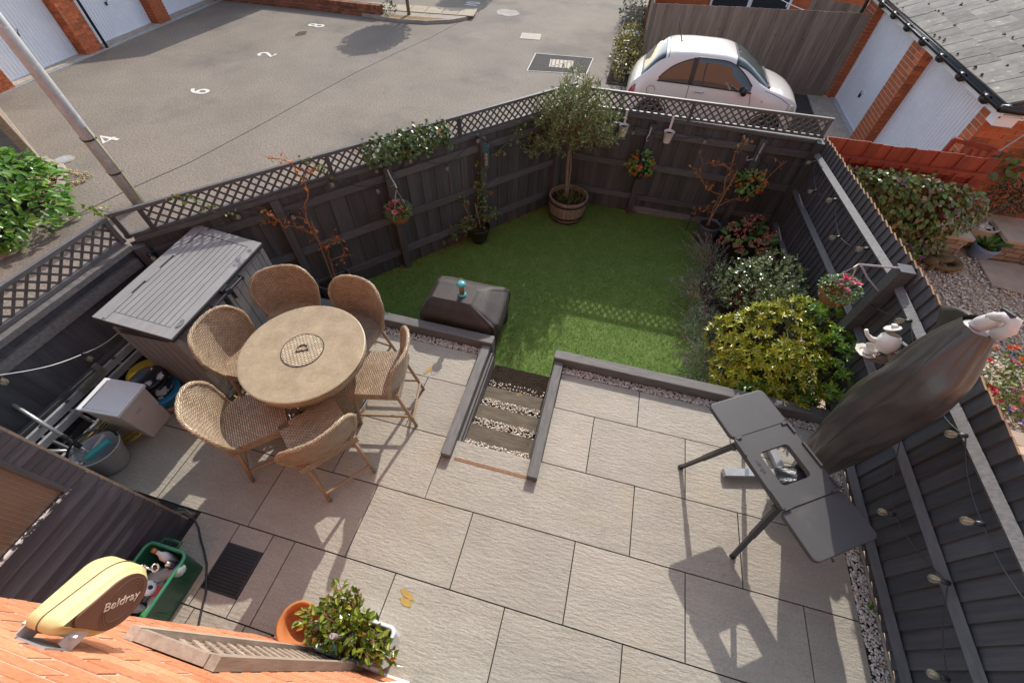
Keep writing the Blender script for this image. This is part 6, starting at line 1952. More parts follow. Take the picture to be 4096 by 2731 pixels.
MB().lathe([(.04, 0), (.085, .012), (.088, .018), (.05, .01)], (3.93, 1.94, .94), 8, cap=False).lathe([(.04, 0), (.001, .0)], (3.93, 1.94, .942), 8, cap=False).build('saucer', tc_m, t)
MB().lathe([(.03, .005), (.045, .03), (.055, .075), (.052, .075), (.04, .03), (.001, .02)], (3.94, 1.93, .945), 18, cap=False).build('cup', tc_m, t, True)
MB().tube([(3.985, 1.91, 1.0), (4.01, 1.90, .99), (4.0, 1.905, .965)], .007, 6).build('cup_handle', tc_m, t, True)
bx('support', taupe_h, (4.03, 1.90, .925), (.20, .06, .03), t)

bulb_g = GLASS('bulb_glass', (.35, .32, .25), .02, .22)
fil = MAT('filament', (.6, .35, .08), rough=.3, metal=.5)


def string_lights(label, pts, bulbs, cab=black_pl, group='festoon string lights on the fences', drop=(0, 0, -1)):
    """cable through pts; bulbs are (socket point, direction)"""
    t = thing('string_lights', label, 'string lights', pts[0], group=group)
    P = []
    for a, b in zip(pts, pts[1:]):
        a = Vector(a); b = Vector(b); sag = min(.10, (b - a).length * .07)
        for i in range(9):
            q = a.lerp(b, i / 9); q.z -= sag * math.sin(PI * i / 9); P.append(q)
    P.append(Vector(pts[-1])); MB().tube(P, .0042, 5).build('cable', cab, t)
    for p, d in bulbs:
        p = Vector(p); d = Vector(d).normalized(); R = d.to_track_quat('Z', 'Y').to_matrix()
        s = MB().lathe([(.010, -.012), (.0165, -.006), (.0165, .03), (.013, .036)], p, 12, R=R).build('bulb_holder', black_pl, t, True)
        MB().lathe([(.011, .034), (.02, .05), (.0275, .07), (.025, .088), (.012, .1), (.001, .102)], p, 14, R=R, cap=False).build('bulb', bulb_g, s, True)
        MB().tube([p + d * .04, p + d * .085], .0035, 5).build('filament', fil, s)


LBs = [(-2.77, 1.22, 1.05), (-2.22, 1.89, 1.20), (-1.91, 2.27, 1.00), (-1.57, 2.67, 1.23), (-1.26, 3.05, .98), (-.95, 3.42, 1.22), (-.64, 3.79, .98), (-.33, 4.17, 1.21), (-.06, 4.50, .92), (.45, 5.0, 1.05)]
string_lights('string of clear bulbs strung along the long left fence', LBs, [(q, (.1, -.1, -1) if i else (.7, -.3, -.6)) for i, q in enumerate(LBs[:-1])])
BKs = [(.9, 5.5, 1.0), (1.65, 5.5, 1.0), (2.66, 5.5, 1.02), (3.21, 5.5, 1.12), (3.40, 5.46, .92), (3.64, 5.5, .74), (4.07, 5.27, 1.0)]
string_lights('string of clear bulbs strung along the back fence', BKs, [(BKs[1], (-.1, -.2, -1)), (BKs[2], (0, -.2, -1)), (BKs[3], (-.3, -.3, -1)), (BKs[5], (-.1, -.2, -1))])
RS = [(4.07, 5.25, 1.0), (4.09, 4.77, .86), (4.09, 4.22, 1.07), (4.09, 3.66, .94), (4.09, 3.13, 1.19), (4.04, 2.67, .98), (4.09, 2.05, 1.28), (4.09, 1.24, 1.21), (4.09, .98, 1.30), (4.09, .44, 1.17), (4.09, -.1, 1.27), (4.09, -.6, 1.2)]
string_lights('string of clear bulbs looping along the upper rail of the right fence', RS, [(RS[i], (-1, .15, -.45)) for i in (0, 1, 2, 3, 4, 5, 6, 8, 9)], black_pl)
RL = [(4.09, 1.17, .80), (4.09, .68, .54), (4.09, .17, .80), (4.09, -.33, .57), (4.09, -.8, .75)]
string_lights('lower string of clear bulbs on the right fence beside the folding stand', RL, [(RL[i], (-1, .1, -.25)) for i in (1, 2, 3)])
LS = [(-2.80, -.55, 1.12), (-2.80, -.26, 1.03), (-2.80, .21, .70), (-2.7, .50, .70)]
string_lights('string light cable with clear bulbs hanging in front of the short fence behind the bin', LS, [(LS[1], (.1, -.1, -1)), (LS[2], (.1, 0, -1))], MAT('silver_cable', (.4, .4, .38), rough=.4))
NS = [(-.62, -.98, 2.12), (-.66, -1.03, 1.95), (-.66, -1.15, 2.1), (-.7, -1.25, 2.3)]
t = None

pr = thing('parasol', 'folded cantilever parasol in a grey brown cover standing by the right fence', 'parasol', (3.9, 1.3, 0))
pz = [.10, .30, .50, .70, .9, 1.2, 1.5, 1.7, 1.85, 2.0]
pcy = hermite(pz, [1.08, 1.08, 1.09, 1.105, 1.13, 1.145, 1.15, 1.18, 1.22, 1.25])
pry = hermite(pz, [.08, .11, .135, .15, .175, .19, .185, .165, .125, .08])
prx = hermite(pz, [.08, .12, .15, .175, .205, .22, .205, .175, .13, .08])


def parasol(u, v):
    z = .10 + 1.90 * v; a = 2 * PI * u
    f = 1.02 + .09 * (abs(math.sin(1.5 * a + 2.6 * z + .6 * mnoise.noise(Vector((a, z * 2, 3))))) - .5) * (1 - .4 * v) + .06 * (abs(math.sin(3.5 * a - 3.2 * z)) - .5) + .035 * math.sin(5 * a - 9 * z + 2 * mnoise.noise(Vector((math.cos(a) * 2, math.sin(a) * 2, z * 2)))) + .09 * abs(mnoise.noise(Vector((math.cos(a) * 3 + 9, math.sin(a) * 3, z * 1.6)))) + .10 * mnoise.noise(Vector((math.cos(a) * 1.4 + 5, math.sin(a) * 1.4, z * 2.2))) + .035 * mnoise.noise(Vector((math.cos(a) * 4, math.sin(a) * 4, z * 3.5)))
    f += .035 * math.sin(7 * a + 3 * math.sin(z * 4)) * max(0, .5 - v) * 1.6
    return Vector((3.71 + prx(z) * f * math.cos(a), pcy(z) + pry(z) * f * math.sin(a), z + .02 * math.sin(a * 2) * (1 - v)))


grid('cover', parasol, 80, 70, cover_g, pr)
mb = MB().tube([parasol(.55 + .05 * math.sin(v * 3), v) + Vector((-.003, 0, .003)) for v in np.linspace(.35, .98, 24)], .004, 5); mb.build('cover_seam', cover_g, pr)
def flap(u, v):
    a = Vector((3.73, 1.27 + .02 * v, 1.99 - .30 * v)); b = Vector((3.86, 1.70 - .34 * v, 1.76 - .24 * v))
    p = a.lerp(b, u); p.x += .05 * math.sin(PI * u) * math.sin(PI * v) - .05 * v * u; p.z += .03 * math.sin(PI * u) - .02 * math.sin(3 * PI * u) * v
    return p


grid('cover_flap', flap, 16, 10, cover_g, pr, thick=.03)
wp = MAT('white_grey_plastic', (.62, .57, .55), (.52, .48, .46), .35, .5, 9)
MB().tube([(3.71, 1.27, 1.97), (3.71, 1.25, 2.02), (3.71, 1.22, 2.09), (3.71, 1.20, 2.12)], [.036, .046, .044, .016], 14).build('head_housing', wp, pr, True)
MB().tube([(3.69, 1.24, 2.08), (3.70, 1.19, 2.14), (3.71, 1.14, 2.155), (3.72, 1.12, 2.11), (3.72, 1.15, 2.04)], [.025, .030, .032, .032, .036], 12).build('head_arm', wp, pr, True)
MB().box((3.692, 1.19, 2.166), (.016, .09, .02), Matrix.Rotation(-.3, 3, 'X')).build('slot', resin_dark, pr)
MB().lathe([(.05, 1.84), (.075, 1.88), (.07, 1.93)], (3.71, 1.25, .05), 12).build('collar', wp, pr, True)
MB().tube([(3.71, 1.08, .02), (3.71, 1.08, .3)], .04, 10).build('pole', alu, pr, True)
for a, b in (((3.05, .93, .04), (3.95, 1.16, .04)), ((3.45, 1.5, .04), (3.75, .55, .04))): bm_('base_arm', alu, a, b, .07, .06, pr)
bg2 = thing('refuse_sack', 'black plastic sack lying under the folding stand', 'bag', (3.55, .95, .1))
grid('sack', lambda u, v: Vector((3.60 + .20 * math.cos(2 * PI * u) * math.sin(PI * v) * (1 + .15 * math.sin(10 * PI * u + 5 * v)), .92 + .15 * math.sin(2 * PI * u) * math.sin(PI * v), .20 + .11 * math.cos(PI * v))), 40, 14, MAT('glossy_black_film', (.02, .022, .024), (.03, .03, .032), .22, .6, 12, (1, 1, 1), .6, 20, 0, bdist=.02), bg2)

# ------------------------------------------------------------------ left corner: ladder, bin, bucket, paint tubs
ld = thing('ladder', 'dull aluminium ladder lying on its side against the short left fence', 'ladder', (-2.85, 0, .2))
for z in (.40, .31, .12):
    bm_('rail', grey_steel, (-2.86 + (.40 - z) * .35, -1.2, z), (-2.84 + (.40 - z) * .35, 1.05, z), .028, .07, ld)
for i in range(8):
    y = -1.0 + i * .27; MB().tube([(-2.86, y, .40), (-2.765, y, .12)], .014, 8).build('rung', alu, ld)
mb = MB(); mb.box((-2.83, .10, .44), (.03, .22, .05)); mb.box((-2.83, .20, .47), (.025, .05, .12)); mb.box((-2.83, 0, .43), (.04, .06, .06)); mb.build('hook_bracket', MAT('zinc_green', (.30, .31, .26), (.24, .25, .2), .45, .5, 10, metal=.4), ld)
for i in range(8):
    MB().lathe([(.018, 0), (.012, .001)], (-2.842, -.9 + i * .25, .437), 12).build('rivet', black_m, ld)
pk_ = thing('timber_planks', 'yellowed timber planks leaning behind the bucket', 'planks', (-2.6, -.4, .1))
wy = MAT('yellowed_timber', (.33, .21, .06), (.24, .15, .05), .7, .2, 5, (6, 1, 6), .4, 9, .2)
for i in range(4): bm_('plank', wy if i % 2 == 0 else grey_worn_sunlit, (-2.78 + i * .06, -.72, .06 + i * .02), (-2.68 + i * .07, .02, .12 + i * .03), .018, .075, pk_)
bn = thing('bin', 'square grey white kitchen bin with a flat lid standing beside the bucket', 'bin', (-2.42, -.03, 0), .09, local=True)
k = [(.145, .125, 0), (.185, .155, .49)]
mb = MB(); V = []
for hx, hy, z in k: V += [(-hx, -hy, z), (hx, -hy, z), (hx, hy, z), (-hx, hy, z)]
mb.add(V, [(3, 2, 1, 0), (0, 1, 5, 4), (1, 2, 6, 5), (2, 3, 7, 6), (3, 0, 4, 7)]); mb.build('body', MAT('grey_white_plastic', (.66, .60, .53), (.58, .53, .47), .45, .4, 5), bn, bevel=.008)
MB().box((0, 0, .505), (.40, .335, .035)).build('lid_frame', MAT('bin_lid_plastic', (.80, .79, .78), (.74, .73, .72), .35, .5, 5), bn, bevel=.008)
bx('lid_panel', MATS['bin_lid_plastic'], (.025, 0, .524), (.31, .28, .006), bn)
bx('lid_gap', MAT('lid_gap', (.2, .2, .2)), (-.145, 0, .523), (.012, .29, .004), bn)
bx('sticker', MAT('bin_sticker', (.7, .68, .6), (.12, .10, .05), .5, .4, 40), (.176, -.03, .36), (.004, .05, .025), bn, Matrix.Rotation(.08, 3, 'Y'))
bu = thing('mop_bucket', 'oval grey mop bucket with poles and a teal mop head in it', 'bucket', (-2.40, -.45, 0))
mb = MB(); V = []; F = []
lv = [(.12, .105, 0), (.135, .115, .04), (.175, .145, .27), (.185, .155, .29), (.17, .14, .285), (.125, .105, .03)]
n = 30; ca, sa = math.cos(1.0), math.sin(1.0)
for hx, hy, z in lv:
    for j in range(n):
        a = 2 * PI * j / n; x = hx * math.cos(a); y = hy * math.sin(a); V.append((-2.40 + x * ca - y * sa + z * .05, -.45 + x * sa + y * ca + z * .1, z))
for i in range(len(lv) - 1):
    for j in range(n): F.append((i * n + j, i * n + (j + 1) % n, (i + 1) * n + (j + 1) % n, (i + 1) * n + j))
F.append(tuple(reversed(range(n)))); F.append(tuple(range((len(lv) - 1) * n, len(lv) * n)))
mb.add(V, F).build('tub', MAT('mid_grey_plastic', (.42, .41, .39), (.35, .34, .33), .4, .4, 8), bu, True)
hp = [Vector((-2.40 + .18 * math.cos(a) * ca * .9 + .0, -.43 + .19 * math.cos(a) * sa + .06 * math.sin(a), .29 + .17 * math.sin(a))) for a in np.linspace(0, PI, 14)]
MB().tube(hp, .010, 8).build('handle', black_pl, bu, True)
mo = thing('mop', 'teal and grey mop resting in the grey bucket', 'mop', (-2.4, -.45, .2))
MB().box((-2.37, -.42, .28), (.06, .22, .05), Matrix.Rotation(-.55, 3, 'Z') @ Matrix.Rotation(.25, 3, 'X')).build('head', teal, mo, bevel=.012)
MB().box((-2.42, -.40, .27), (.035, .24, .025), Matrix.Rotation(-.35, 3, 'Z') @ Matrix.Rotation(.5, 3, 'X')).build('squeegee', wp, mo, bevel=.008)
for k, (a, b, r, lab) in enumerate([((-3.02, -.33, .72), (-2.42, -.46, .30), .016, 'long silver mop pole with a black grip leaning into the bucket'), ((-2.86, -.60, .36), (-2.38, -.44, .28), .013, 'short silver pole lying across the bucket rim'), ((-2.75, -.62, .33), (-2.44, -.55, .22), .014, 'pale pole end low in the bucket')]):
    a = Vector(a); b = Vector(b)
    t = thing('pole', lab, 'pole', a, group='poles in the mop bucket')
    MB().tube([a, a.lerp(b, .72)], r, 10).build('shaft', alu, t, True)
    MB().tube([a.lerp(b, .70), a.lerp(b, .92)], r * 1.25, 10).build('grip', black_pl if k == 0 else alu, t, True)
    MB().tube([a.lerp(b, .9), b], r * .9, 10).build('tip', alu, t, True)
pt = thing('paint_tub', 'black lidded paint tub splashed with white paint, standing in the blue tub', 'paint tub', (-2.38, .25, .2))
MB().lathe([(.125, .19), (.135, .40), (.142, .40), (.142, .425), (.13, .428), (.125, .42), (.001, .42)], (-2.38, .25, 0), 28, cap=False).build('tub', MAT('painted_black_tub', (.016, .016, .018), (.025, .025, .027), .3, .5, 5, spots=(.62, .62, .64), spot_scale=9, spot_lo=.56, spot_hi=.6), pt, True)
MB().tube([(-2.38 + .145 * math.cos(a), .25 + .145 * math.sin(a), .375) for a in np.linspace(0, 2 * PI, 28)[:-1]], .006, 6, closed=True).build('lid_ring', black_pl, pt, True)
p2 = thing('paint_tub', 'blue and pink paint tub underneath the black paint tub', 'paint tub', (-2.36, .24, 0))
MB().lathe([(.135, 0), (.145, .10)], (-2.36, .24, 0), 28).build('lower_band', MAT('pink_brown_label', (.42, .22, .16), (.3, .2, .17), .4, .4, 9), p2, True)
MB().lathe([(.146, .10), (.155, .20), (.163, .205), (.163, .225), (.15, .225)], (-2.36, .24, 0), 28).build('tub', MAT('blue_plastic', (.02, .22, .42), (.02, .18, .36), .35, .5, 8), p2, True)
p3 = thing('rubber_trug', 'yellow rimmed tub half hidden behind the paint tubs', 'tub', (-2.52, .36, 0))
MB().lathe([(.12, 0), (.15, .32), (.165, .33), (.16, .345)], (-2.54, .33, 0), 24).build('tub', MAT('yellow_plastic', (.5, .34, .03), (.4, .27, .03), .4, .4, 8), p3, True)
mb = MB()
for i in range(5): mb.tube(curve_pts((-2.55 + random.uniform(-.1, .1), -.28, .05), (-2.40 + random.uniform(-.1, .1), -.12 + random.uniform(-.1, .05), .12), .09, 8), .008, 5)
tag(mb.build('yellow_hose', MATS['yellow_plastic'], None, True), 'tangle of yellow hose behind the bucket', 'hose')
tag(MB().tube(curve_pts((-2.0, .42, .02), (-1.75, .43, .05), .03, 8), .008, 6).build('cord', MATS['yellow_plastic'], None, True), 'short yellow cord on the ground at the storage box corner', 'cord')

# ------------------------------------------------------------------ recycling box with bottles
gb = thing('recycling_box', 'open dark green recycling box full of glass bottles beside the shed', 'box', (-1.17, -1.17, 0))
gm = MAT('green_box_plastic', (.012, .085, .045), (.010, .065, .035), .35, .5, 8)
gml = MAT('green_rim_plastic', (.05, .24, .13), (.04, .2, .11), .3, .5, 8)
mb = MB()
o0 = rrect(-1.31, -1.04, -1.42, -.955, .035); o1 = rrect(-1.345, -1.0, -1.46, -.915, .05); i1 = rrect(-1.33, -1.015, -1.445, -.93, .045); i0 = rrect(-1.295, -1.055, -1.405, -.97, .03)
k = len(o0)
V = [(x, y, 0) for x, y in o0] + [(x, y, .33) for x, y in o1] + [(x, y, .33) for x, y in i1] + [(x, y, .02) for x, y in i0]; F = []
for l in range(3):
    for i in range(k): F.append((l * k + i, l * k + (i + 1) % k, (l + 1) * k + (i + 1) % k, (l + 1) * k + i))
F.append(tuple(reversed(range(k)))); F.append(tuple(range(3 * k, 4 * k)))
mb.add(V, F).build('tub', gm, gb)
rim_ = [(x, y, .332) for x, y in rrect(-1.34, -1.005, -1.455, -.92, .05)]
MB().tube(rim_, .012, 8, closed=True).build('rim', gml, gb, True)
mb = MB().tube([(-1.25, -.915, .325), (-1.25, -.87, .32), (-1.11, -.87, .32), (-1.11, -.915, .325)], .012, 8); mb.build('handle', gm, gb, True)
for s in (-1.335, -1.012):
    for y in (-1.3, -1.08): bx('rib', gm, (s, y, .2), (.008, .02, .24), gb)
cgl = GLASS('clear_bottle_glass', (.55, .60, .60), .03, .42); ggl = GLASS('green_bottle_glass', (.03, .18, .07), .03, .75)
red_l = MAT('red_label', (.55, .03, .03), (.45, .03, .03), .4, .4, 20); wht_l = MAT('white_label', (.7, .7, .68), (.6, .6, .6), .4, .4, 20)


def bottle(label, c, d, L, r, gm_, lab, neck=True, cap=None):
    d = Vector(d).normalized(); R = d.to_track_quat('Z', 'Y').to_matrix(); c = (c[0], c[1], c[2] + .05)
    t = thing('bottle', label, 'bottle', c, group='bottles in the green box')
    prof = [(r * .6, 0), (r, .01), (r, L * .58), (r * .45, L * .76), (r * .38, L * .95), (r * .45, L)] if neck else [(r * .7, 0), (r, .01), (r, L * .9), (r * .7, L)]
    MB().lathe(prof, c, 16, R=R).build('glass', gm_, t, True)
    if lab: MB().lathe([(r + .0015, L * .14), (r + .0015, L * .46)], c, 16, R=R, cap=False).build('label', lab, t, True)
    if cap: MB().lathe([(r * .5, L * .94), (r * .5, L * 1.06)], c, 12, R=R).build('cap', cap, t, True)
    return t


corkm = MAT('cork', (.42, .18, .08), (.34, .14, .06), .7, .2, 20)
bottle('white necked bottle with a brown cork at the far end of the green box', (-1.14, -.99, .14), (-.30, .12, 1), .22, .032, wht_l, None, True, corkm)
sc_ = bottle('dark purple spray can standing in the far corner of the green box', (-1.055, -1.02, .14), (.05, .05, 1), .20, .028, MAT('dark_purple_can', (.03, .012, .05), (.02, .01, .03), .2, .6, 9), None, False, None)
MB().lathe([(.02, .20), (.026, .205), (.012, .23)], (-1.045, -1.01, .19), 12).build('collar', chrome, sc_, True)
nb_ = bottle('big clear square bottle lying across the middle of the green box', (-1.20, -1.13, .20), (1, .55, .25), .25, .045, cgl, None, False)
can = bottle('silver blue can with red lettering and a white plastic disc on top', (-1.24, -1.27, .17), (.75, .6, .55), .17, .036, MAT('silver_blue_can', (.28, .40, .52), (.55, .6, .65), .3, .5, 14, metal=.4), None, False)
Rr_ = Vector((.75, .6, .55)).normalized().to_track_quat('Z', 'Y').to_matrix()
MB().lathe([(.05, .165), (.055, .18), (.02, .19), (.016, .186)], (-1.24, -1.27, .22), 20, R=Rr_).build('plastic_disc', wht_l, can, True)
MB().lathe([(.016, .187), (.001, .188)], (-1.24, -1.27, .22), 12, R=Rr_, cap=False).build('disc_hole', black_pl, can)
tm = Matrix.Translation(Vector((-1.17, -1.235, .295))) @ Matrix(((.72, -.5, .3, 0), (.6, .62, -.3, 0), (.1, .4, .9, 0), (0, 0, 0, 1)))
text_mesh('can_lettering', 'Coors', .035, tm, red_l, can, .001)
for i, (c, d, L_, r, g_, lb, nk, cp2, lab) in enumerate([
    ((-1.10, -1.12, .19), (.2, -1, .1), .22, .03, cgl, red_l, True, None, 'clear bottle with a red label lying along the outer side of the green box'),
    ((-1.06, -1.24, .18), (-.1, -1, .1), .2, .032, ggl, MAT('green_label', (.05, .3, .06)), True, None, 'bottle with a green label along the outer side of the green box'),
    ((-1.28, -1.33, .19), (1, .2, 0), .24, .03, cgl, None, True, None, 'clear bottle lying across the near end of the green box'),
    ((-1.27, -1.39, .17), (1, .1, .05), .22, .03, cgl, red_l, True, red_l, 'clear bottle with a red cap at the near end of the green box'),
    ((-1.10, -1.36, .20), (-.5, -1, .2), .16, .03, cgl, red_l, True, None, 'short clear bottle with a red label in the near corner of the green box'),
    ((-1.18, -1.22, .10), (.6, -.5, .1), .24, .035, cgl, None, True, None, 'clear bottle underneath the can in the green box'),
    ((-1.29, -1.05, .08), (.4, -1, .1), .24, .035, cgl, None, True, None, 'clear bottle at the inner side of the green box'),
    ((-1.12, -1.18, .12), (.1, -1, 0), .2, .03, cgl, wht_l, True, None, 'clear bottle with a white label deep in the green box')]):
    bottle(lab, c, d, L_, r, g_, lb, nk, cp2)

# drain cover in the patio
dc = thing('drain_cover', 'black studded rectangular drain cover set in the patio slabs', 'drain cover', (-.81, -.92, 0))
bx('plate', black_pl, (-.8125, -.92, -.012), (.31, .32, .018), dc)
mb = MB()
for a, b in (((-.967, -1.08), (-.967, -.76)), ((-.658, -1.08), (-.658, -.76)), ((-.967, -.76), (-.658, -.76)), ((-.967, -1.08), (-.658, -1.08))): mb.beam((*a, -.001), (*b, -.001), .012, .012)
mb.build('frame', black_m, dc)
mb = MB()
for i in range(15):
    for j in range(13): mb.box((-.950 + i * .0197 + (.005 if j % 2 else 0), -1.058 + j * .0232, .0), (.012, .013, .007))
mb.build('studs', black_m, dc)
cb = [(-1.62, -.67, .012), (-1.50, -.625, .012), (-1.40, -.655, .008), (-1.29, -.72, .008), (-1.20, -.80, .008), (-1.12, -.86, .008), (-1.03, -.94, .008), (-.96, -1.03, .012), (-.90, -1.11, .008), (-.86, -1.2, .008), (-.80, -1.32, .008), (-.7, -1.45, .01)]
P = []
for i in range(len(cb) - 1):
    for k in range(4): P.append(Vector(cb[i]).lerp(Vector(cb[i + 1]), k / 4))
tag(MB().tube(P, .0075, 7).build('cable', black_pl, None, True), 'black cable snaking over the patio past the drain cover', 'cable')

# ------------------------------------------------------------------ terracotta pot, trough with shrub
terr = MAT('terracotta', (.50, .19, .065), (.42, .15, .05), .75, .2, 6, (1, 1, 1), .2, 30, 0, spots=(.28, .10, .04), spot_scale=8, spot_lo=.62, spot_hi=.75)
t = thing('flower_pot', 'empty tilted terracotta pot beside the glossy shrub at the bottom', 'pot', (.0, -1.09, 0))
Rp = Matrix.Rotation(-.10, 3, 'Y') @ Matrix.Rotation(.05, 3, 'X')
MB().lathe([(.085, 0), (.125, .19), (.14, .195), (.145, .25), (.125, .25), (.112, .19), (.075, .012), (.001, .012)], (.01, -1.09, .012), 36, R=Rp, cap=False).build('bowl', terr, t, True)
MB().lathe([(.085, 0), (.001, 0)], (.01, -1.09, .012), 24, R=Rp, cap=False).build('underside', terr, t)
tr = thing('planter', 'white rectangular trough planter holding the glossy shrub at the bottom', 'planter', (.5, -1.07, 0))
mb = MB()
o0 = rrect(.24, .66, -1.17, -.97, .03); o1 = rrect(.20, .70, -1.19, -.94, .04); i1 = rrect(.225, .675, -1.17, -.965, .03); i0 = rrect(.24, .66, -1.16, -.98, .03); k = len(o0)
V = [(x, y, 0) for x, y in o0] + [(x, y, .40) for x, y in o1] + [(x, y, .40) for x, y in i1] + [(x, y, .33) for x, y in i0]; F = []
for l in range(3):
    for i in range(k): F.append((l * k + i, l * k + (i + 1) % k, (l + 1) * k + (i + 1) % k, (l + 1) * k + i))
F.append(tuple(reversed(range(k))))
mb.add(V, F).build('trough', MAT('white_ceramic', (.72, .70, .68), (.66, .64, .62), .3, .5, 6), tr)
MB().tube([(x, y, .402) for x, y in rrect(.213, .687, -1.18, -.953, .035)], .013, 8, closed=True).build('rim', MATS['white_ceramic'], tr, True)
MB().prism(i0, .30, .335).build('soil', MAT('bark_chip', (.16, .07, .035), (.1, .045, .025), .9, .1, 18, (1, 1, 1), 1, 40, 0, bdist=.02), tr)
fs_ = thing('shrub', 'glossy green shrub with reddish stems spilling out of the white trough at the bottom', 'shrub', (.42, -1.06, .34))
gls = LEAF('glossy_olive_leaf', [(0, (.085, .125, .012)), (.35, (.13, .18, .018)), (.7, (.20, .25, .025)), (.92, (.30, .30, .04)), (1, (.36, .12, .02))], .2, .6, .22)
rst = MAT('reddish_stem', (.24, .09, .06), (.18, .07, .045), .6, .3, 10)
Ls = [((.32, -1.03, .64), (.24, .12, .19)), ((.45, -.99, .70), (.20, .15, .19)), ((.53, -1.05, .58), (.20, .12, .16)), ((.24, -1.06, .62), (.16, .09, .16)), ((.40, -.90, .68), (.16, .11, .14)), ((.66, -1.09, .52), (.16, .07, .11))]
mb = MB(); TP = []
for i in range(125):
    c, r = random.choice(Ls); p, d = blob(1, c, r, .75); e = Vector(p[0]); s = Vector((random.uniform(.32, .52), -1.06, .34))
    pts = curve_pts(s, e, .05, 6); mb.tube(pts, [.006, .0055, .005, .0045, .004, .003, .002], 5); TP.append([tuple(q) for q in pts[2:]])
mb.build('stem', rst, fs_, True)
P = along(TP, 9, .010)
T = unit(P - np.array([.42, -1.06, .45])) * .6 + rn(len(P), .55)
foliage('leaves', fs_, P, T, np.array([0, .2, 1.]) + rn(len(P), .45), rng.uniform(.038, .066, len(P)), .46, gls, parts=280)
MB().tube([(.43, -1.07, .5), (.43, -1.08, .72), (.435, -1.08, .80)], .016, 8).build('stake', MAT('pale_stake', (.42, .36, .34), (.3, .26, .24), .8, .2, 20), fs_)
MB().tube([(.42, -1.09, .78), (.41, -1.13, .70), (.40, -1.17, .62)], .0025, 4).tube([(.44, -1.09, .78), (.45, -1.13, .72), (.44, -1.17, .6)], .0025, 4).build('tie', teal, fs_)

# ------------------------------------------------------------------ lattice and clothes line reel on the house wall
wt = thing('wall_lattice', 'weathered wooden lattice panel fixed to the sunlit brick wall', 'lattice', (.36, -1.2, 1.1))
wg = MAT('silvered_timber', (.40, .31, .235), (.27, .20, .15), .85, .2, 5, (6, 6, .8), .5, 9, .12, spots=(.45, .27, .06), spot_scale=11, spot_lo=.70, spot_hi=.74)
for x in (.205, .515): bm_('frame_rail', wg, (x, -1.198, .2), (x, -1.198, 2.06), .04, .036, wt, up=(1, 0, 0))
for z in (.22, 2.045): bm_('frame_rail', wg, (.225, -1.198, z), (.495, -1.198, z), .034, .04, wt)
lattice2(wt, (.224, -1.205), (.496, -1.205), .24, 2.025, wg, .088, .024)
for sgn in (0,):
    pass
rl = thing('clothes_line_reel', 'cream retractable clothes line reel with a brown side plate bracketed to the brick wall', 'clothes line', (.31, -1.2, 2.5))
cream = MAT('sun_yellowed_plastic', (.60, .50, .24), (.53, .43, .19), .5, .4, 7, fine=(60, .08), spots=(.4, .29, .1), spot_scale=18, spot_lo=.68, spot_hi=.78)
brown_pl = MAT('brown_plastic', (.13, .06, .035), (.11, .05, .03), .45, .4, 9)
CY, CZ, CR = -1.103, 2.408, .088


def teardrop(grow=0.0, n=40, CR=None, tip=None):
    """outline in (y,z): round drum with a tapering arm up towards the wall bracket"""
    CR = CR or .088
    ty, tz, tr_ = tip or (-1.170, 2.520, .025)
    dy, dz = ty - CY, tz - CZ; dl = math.hypot(dy, dz); th = math.atan2(dz, dy)
    ph = math.acos((CR - tr_) / dl)
    P = []
    R0 = CR + grow; R1 = tr_ + grow
    for i in range(n):
        a = th + ph + (2 * PI - 2 * ph) * i / (n - 1); P.append((CY + R0 * math.cos(a), CZ + R0 * math.sin(a)))
    for i in range(12):
        a = th - ph + 2 * ph * i / 11; P.append((ty + R1 * math.cos(a), tz + R1 * math.sin(a)))
    return P


mb = MB(); V = []; F = []
lev = [(.240, -.022), (.248, -.008), (.262, 0), (.342, 0), (.354, -.008), (.361, -.022)]
outs = [teardrop(gw) for _, gw in lev]; k = len(outs[0])
for (x, gw), O in zip(lev, outs):
    for y, z in O:
        tt = max(0., min(1., ((y - CY) * -.45 + (z - CZ) * .89) / .135)); tt = tt * tt * (3 - 2 * tt)
        V.append((x + ((.308 - x) * .42 * tt if x < .308 else 0), y, z))
for l in range(len(lev) - 1):
    for i in range(k): F.append((l * k + i, l * k + (i + 1) % k, (l + 1) * k + (i + 1) % k, (l + 1) * k + i))
F.append(tuple(range(k))); F.append(tuple(reversed(range((len(lev) - 1) * k, len(lev) * k))))
mb.add(V, F).build('casing', cream, rl, True)
mb = MB(); O = teardrop(0, 40, .070, (-1.150, 2.487, .020)); mb.add([(.3615, y, z) for y, z in O] + [(.3665, y, z) for y, z in O], [tuple(range(k, 2 * k))] + [(i, (i + 1) % k, k + (i + 1) % k, k + i) for i in range(k)]); mb.build('side_plate', brown_pl, rl)
for r in (.062, .055, .048):
    MB().tube([(.3668, CY + r * math.cos(a), CZ - .005 + r * .8 * math.sin(a)) for a in np.linspace(0, 2 * PI, 40)[:-1]], .0013, 5, closed=True).build('ridge', brown_pl, rl)
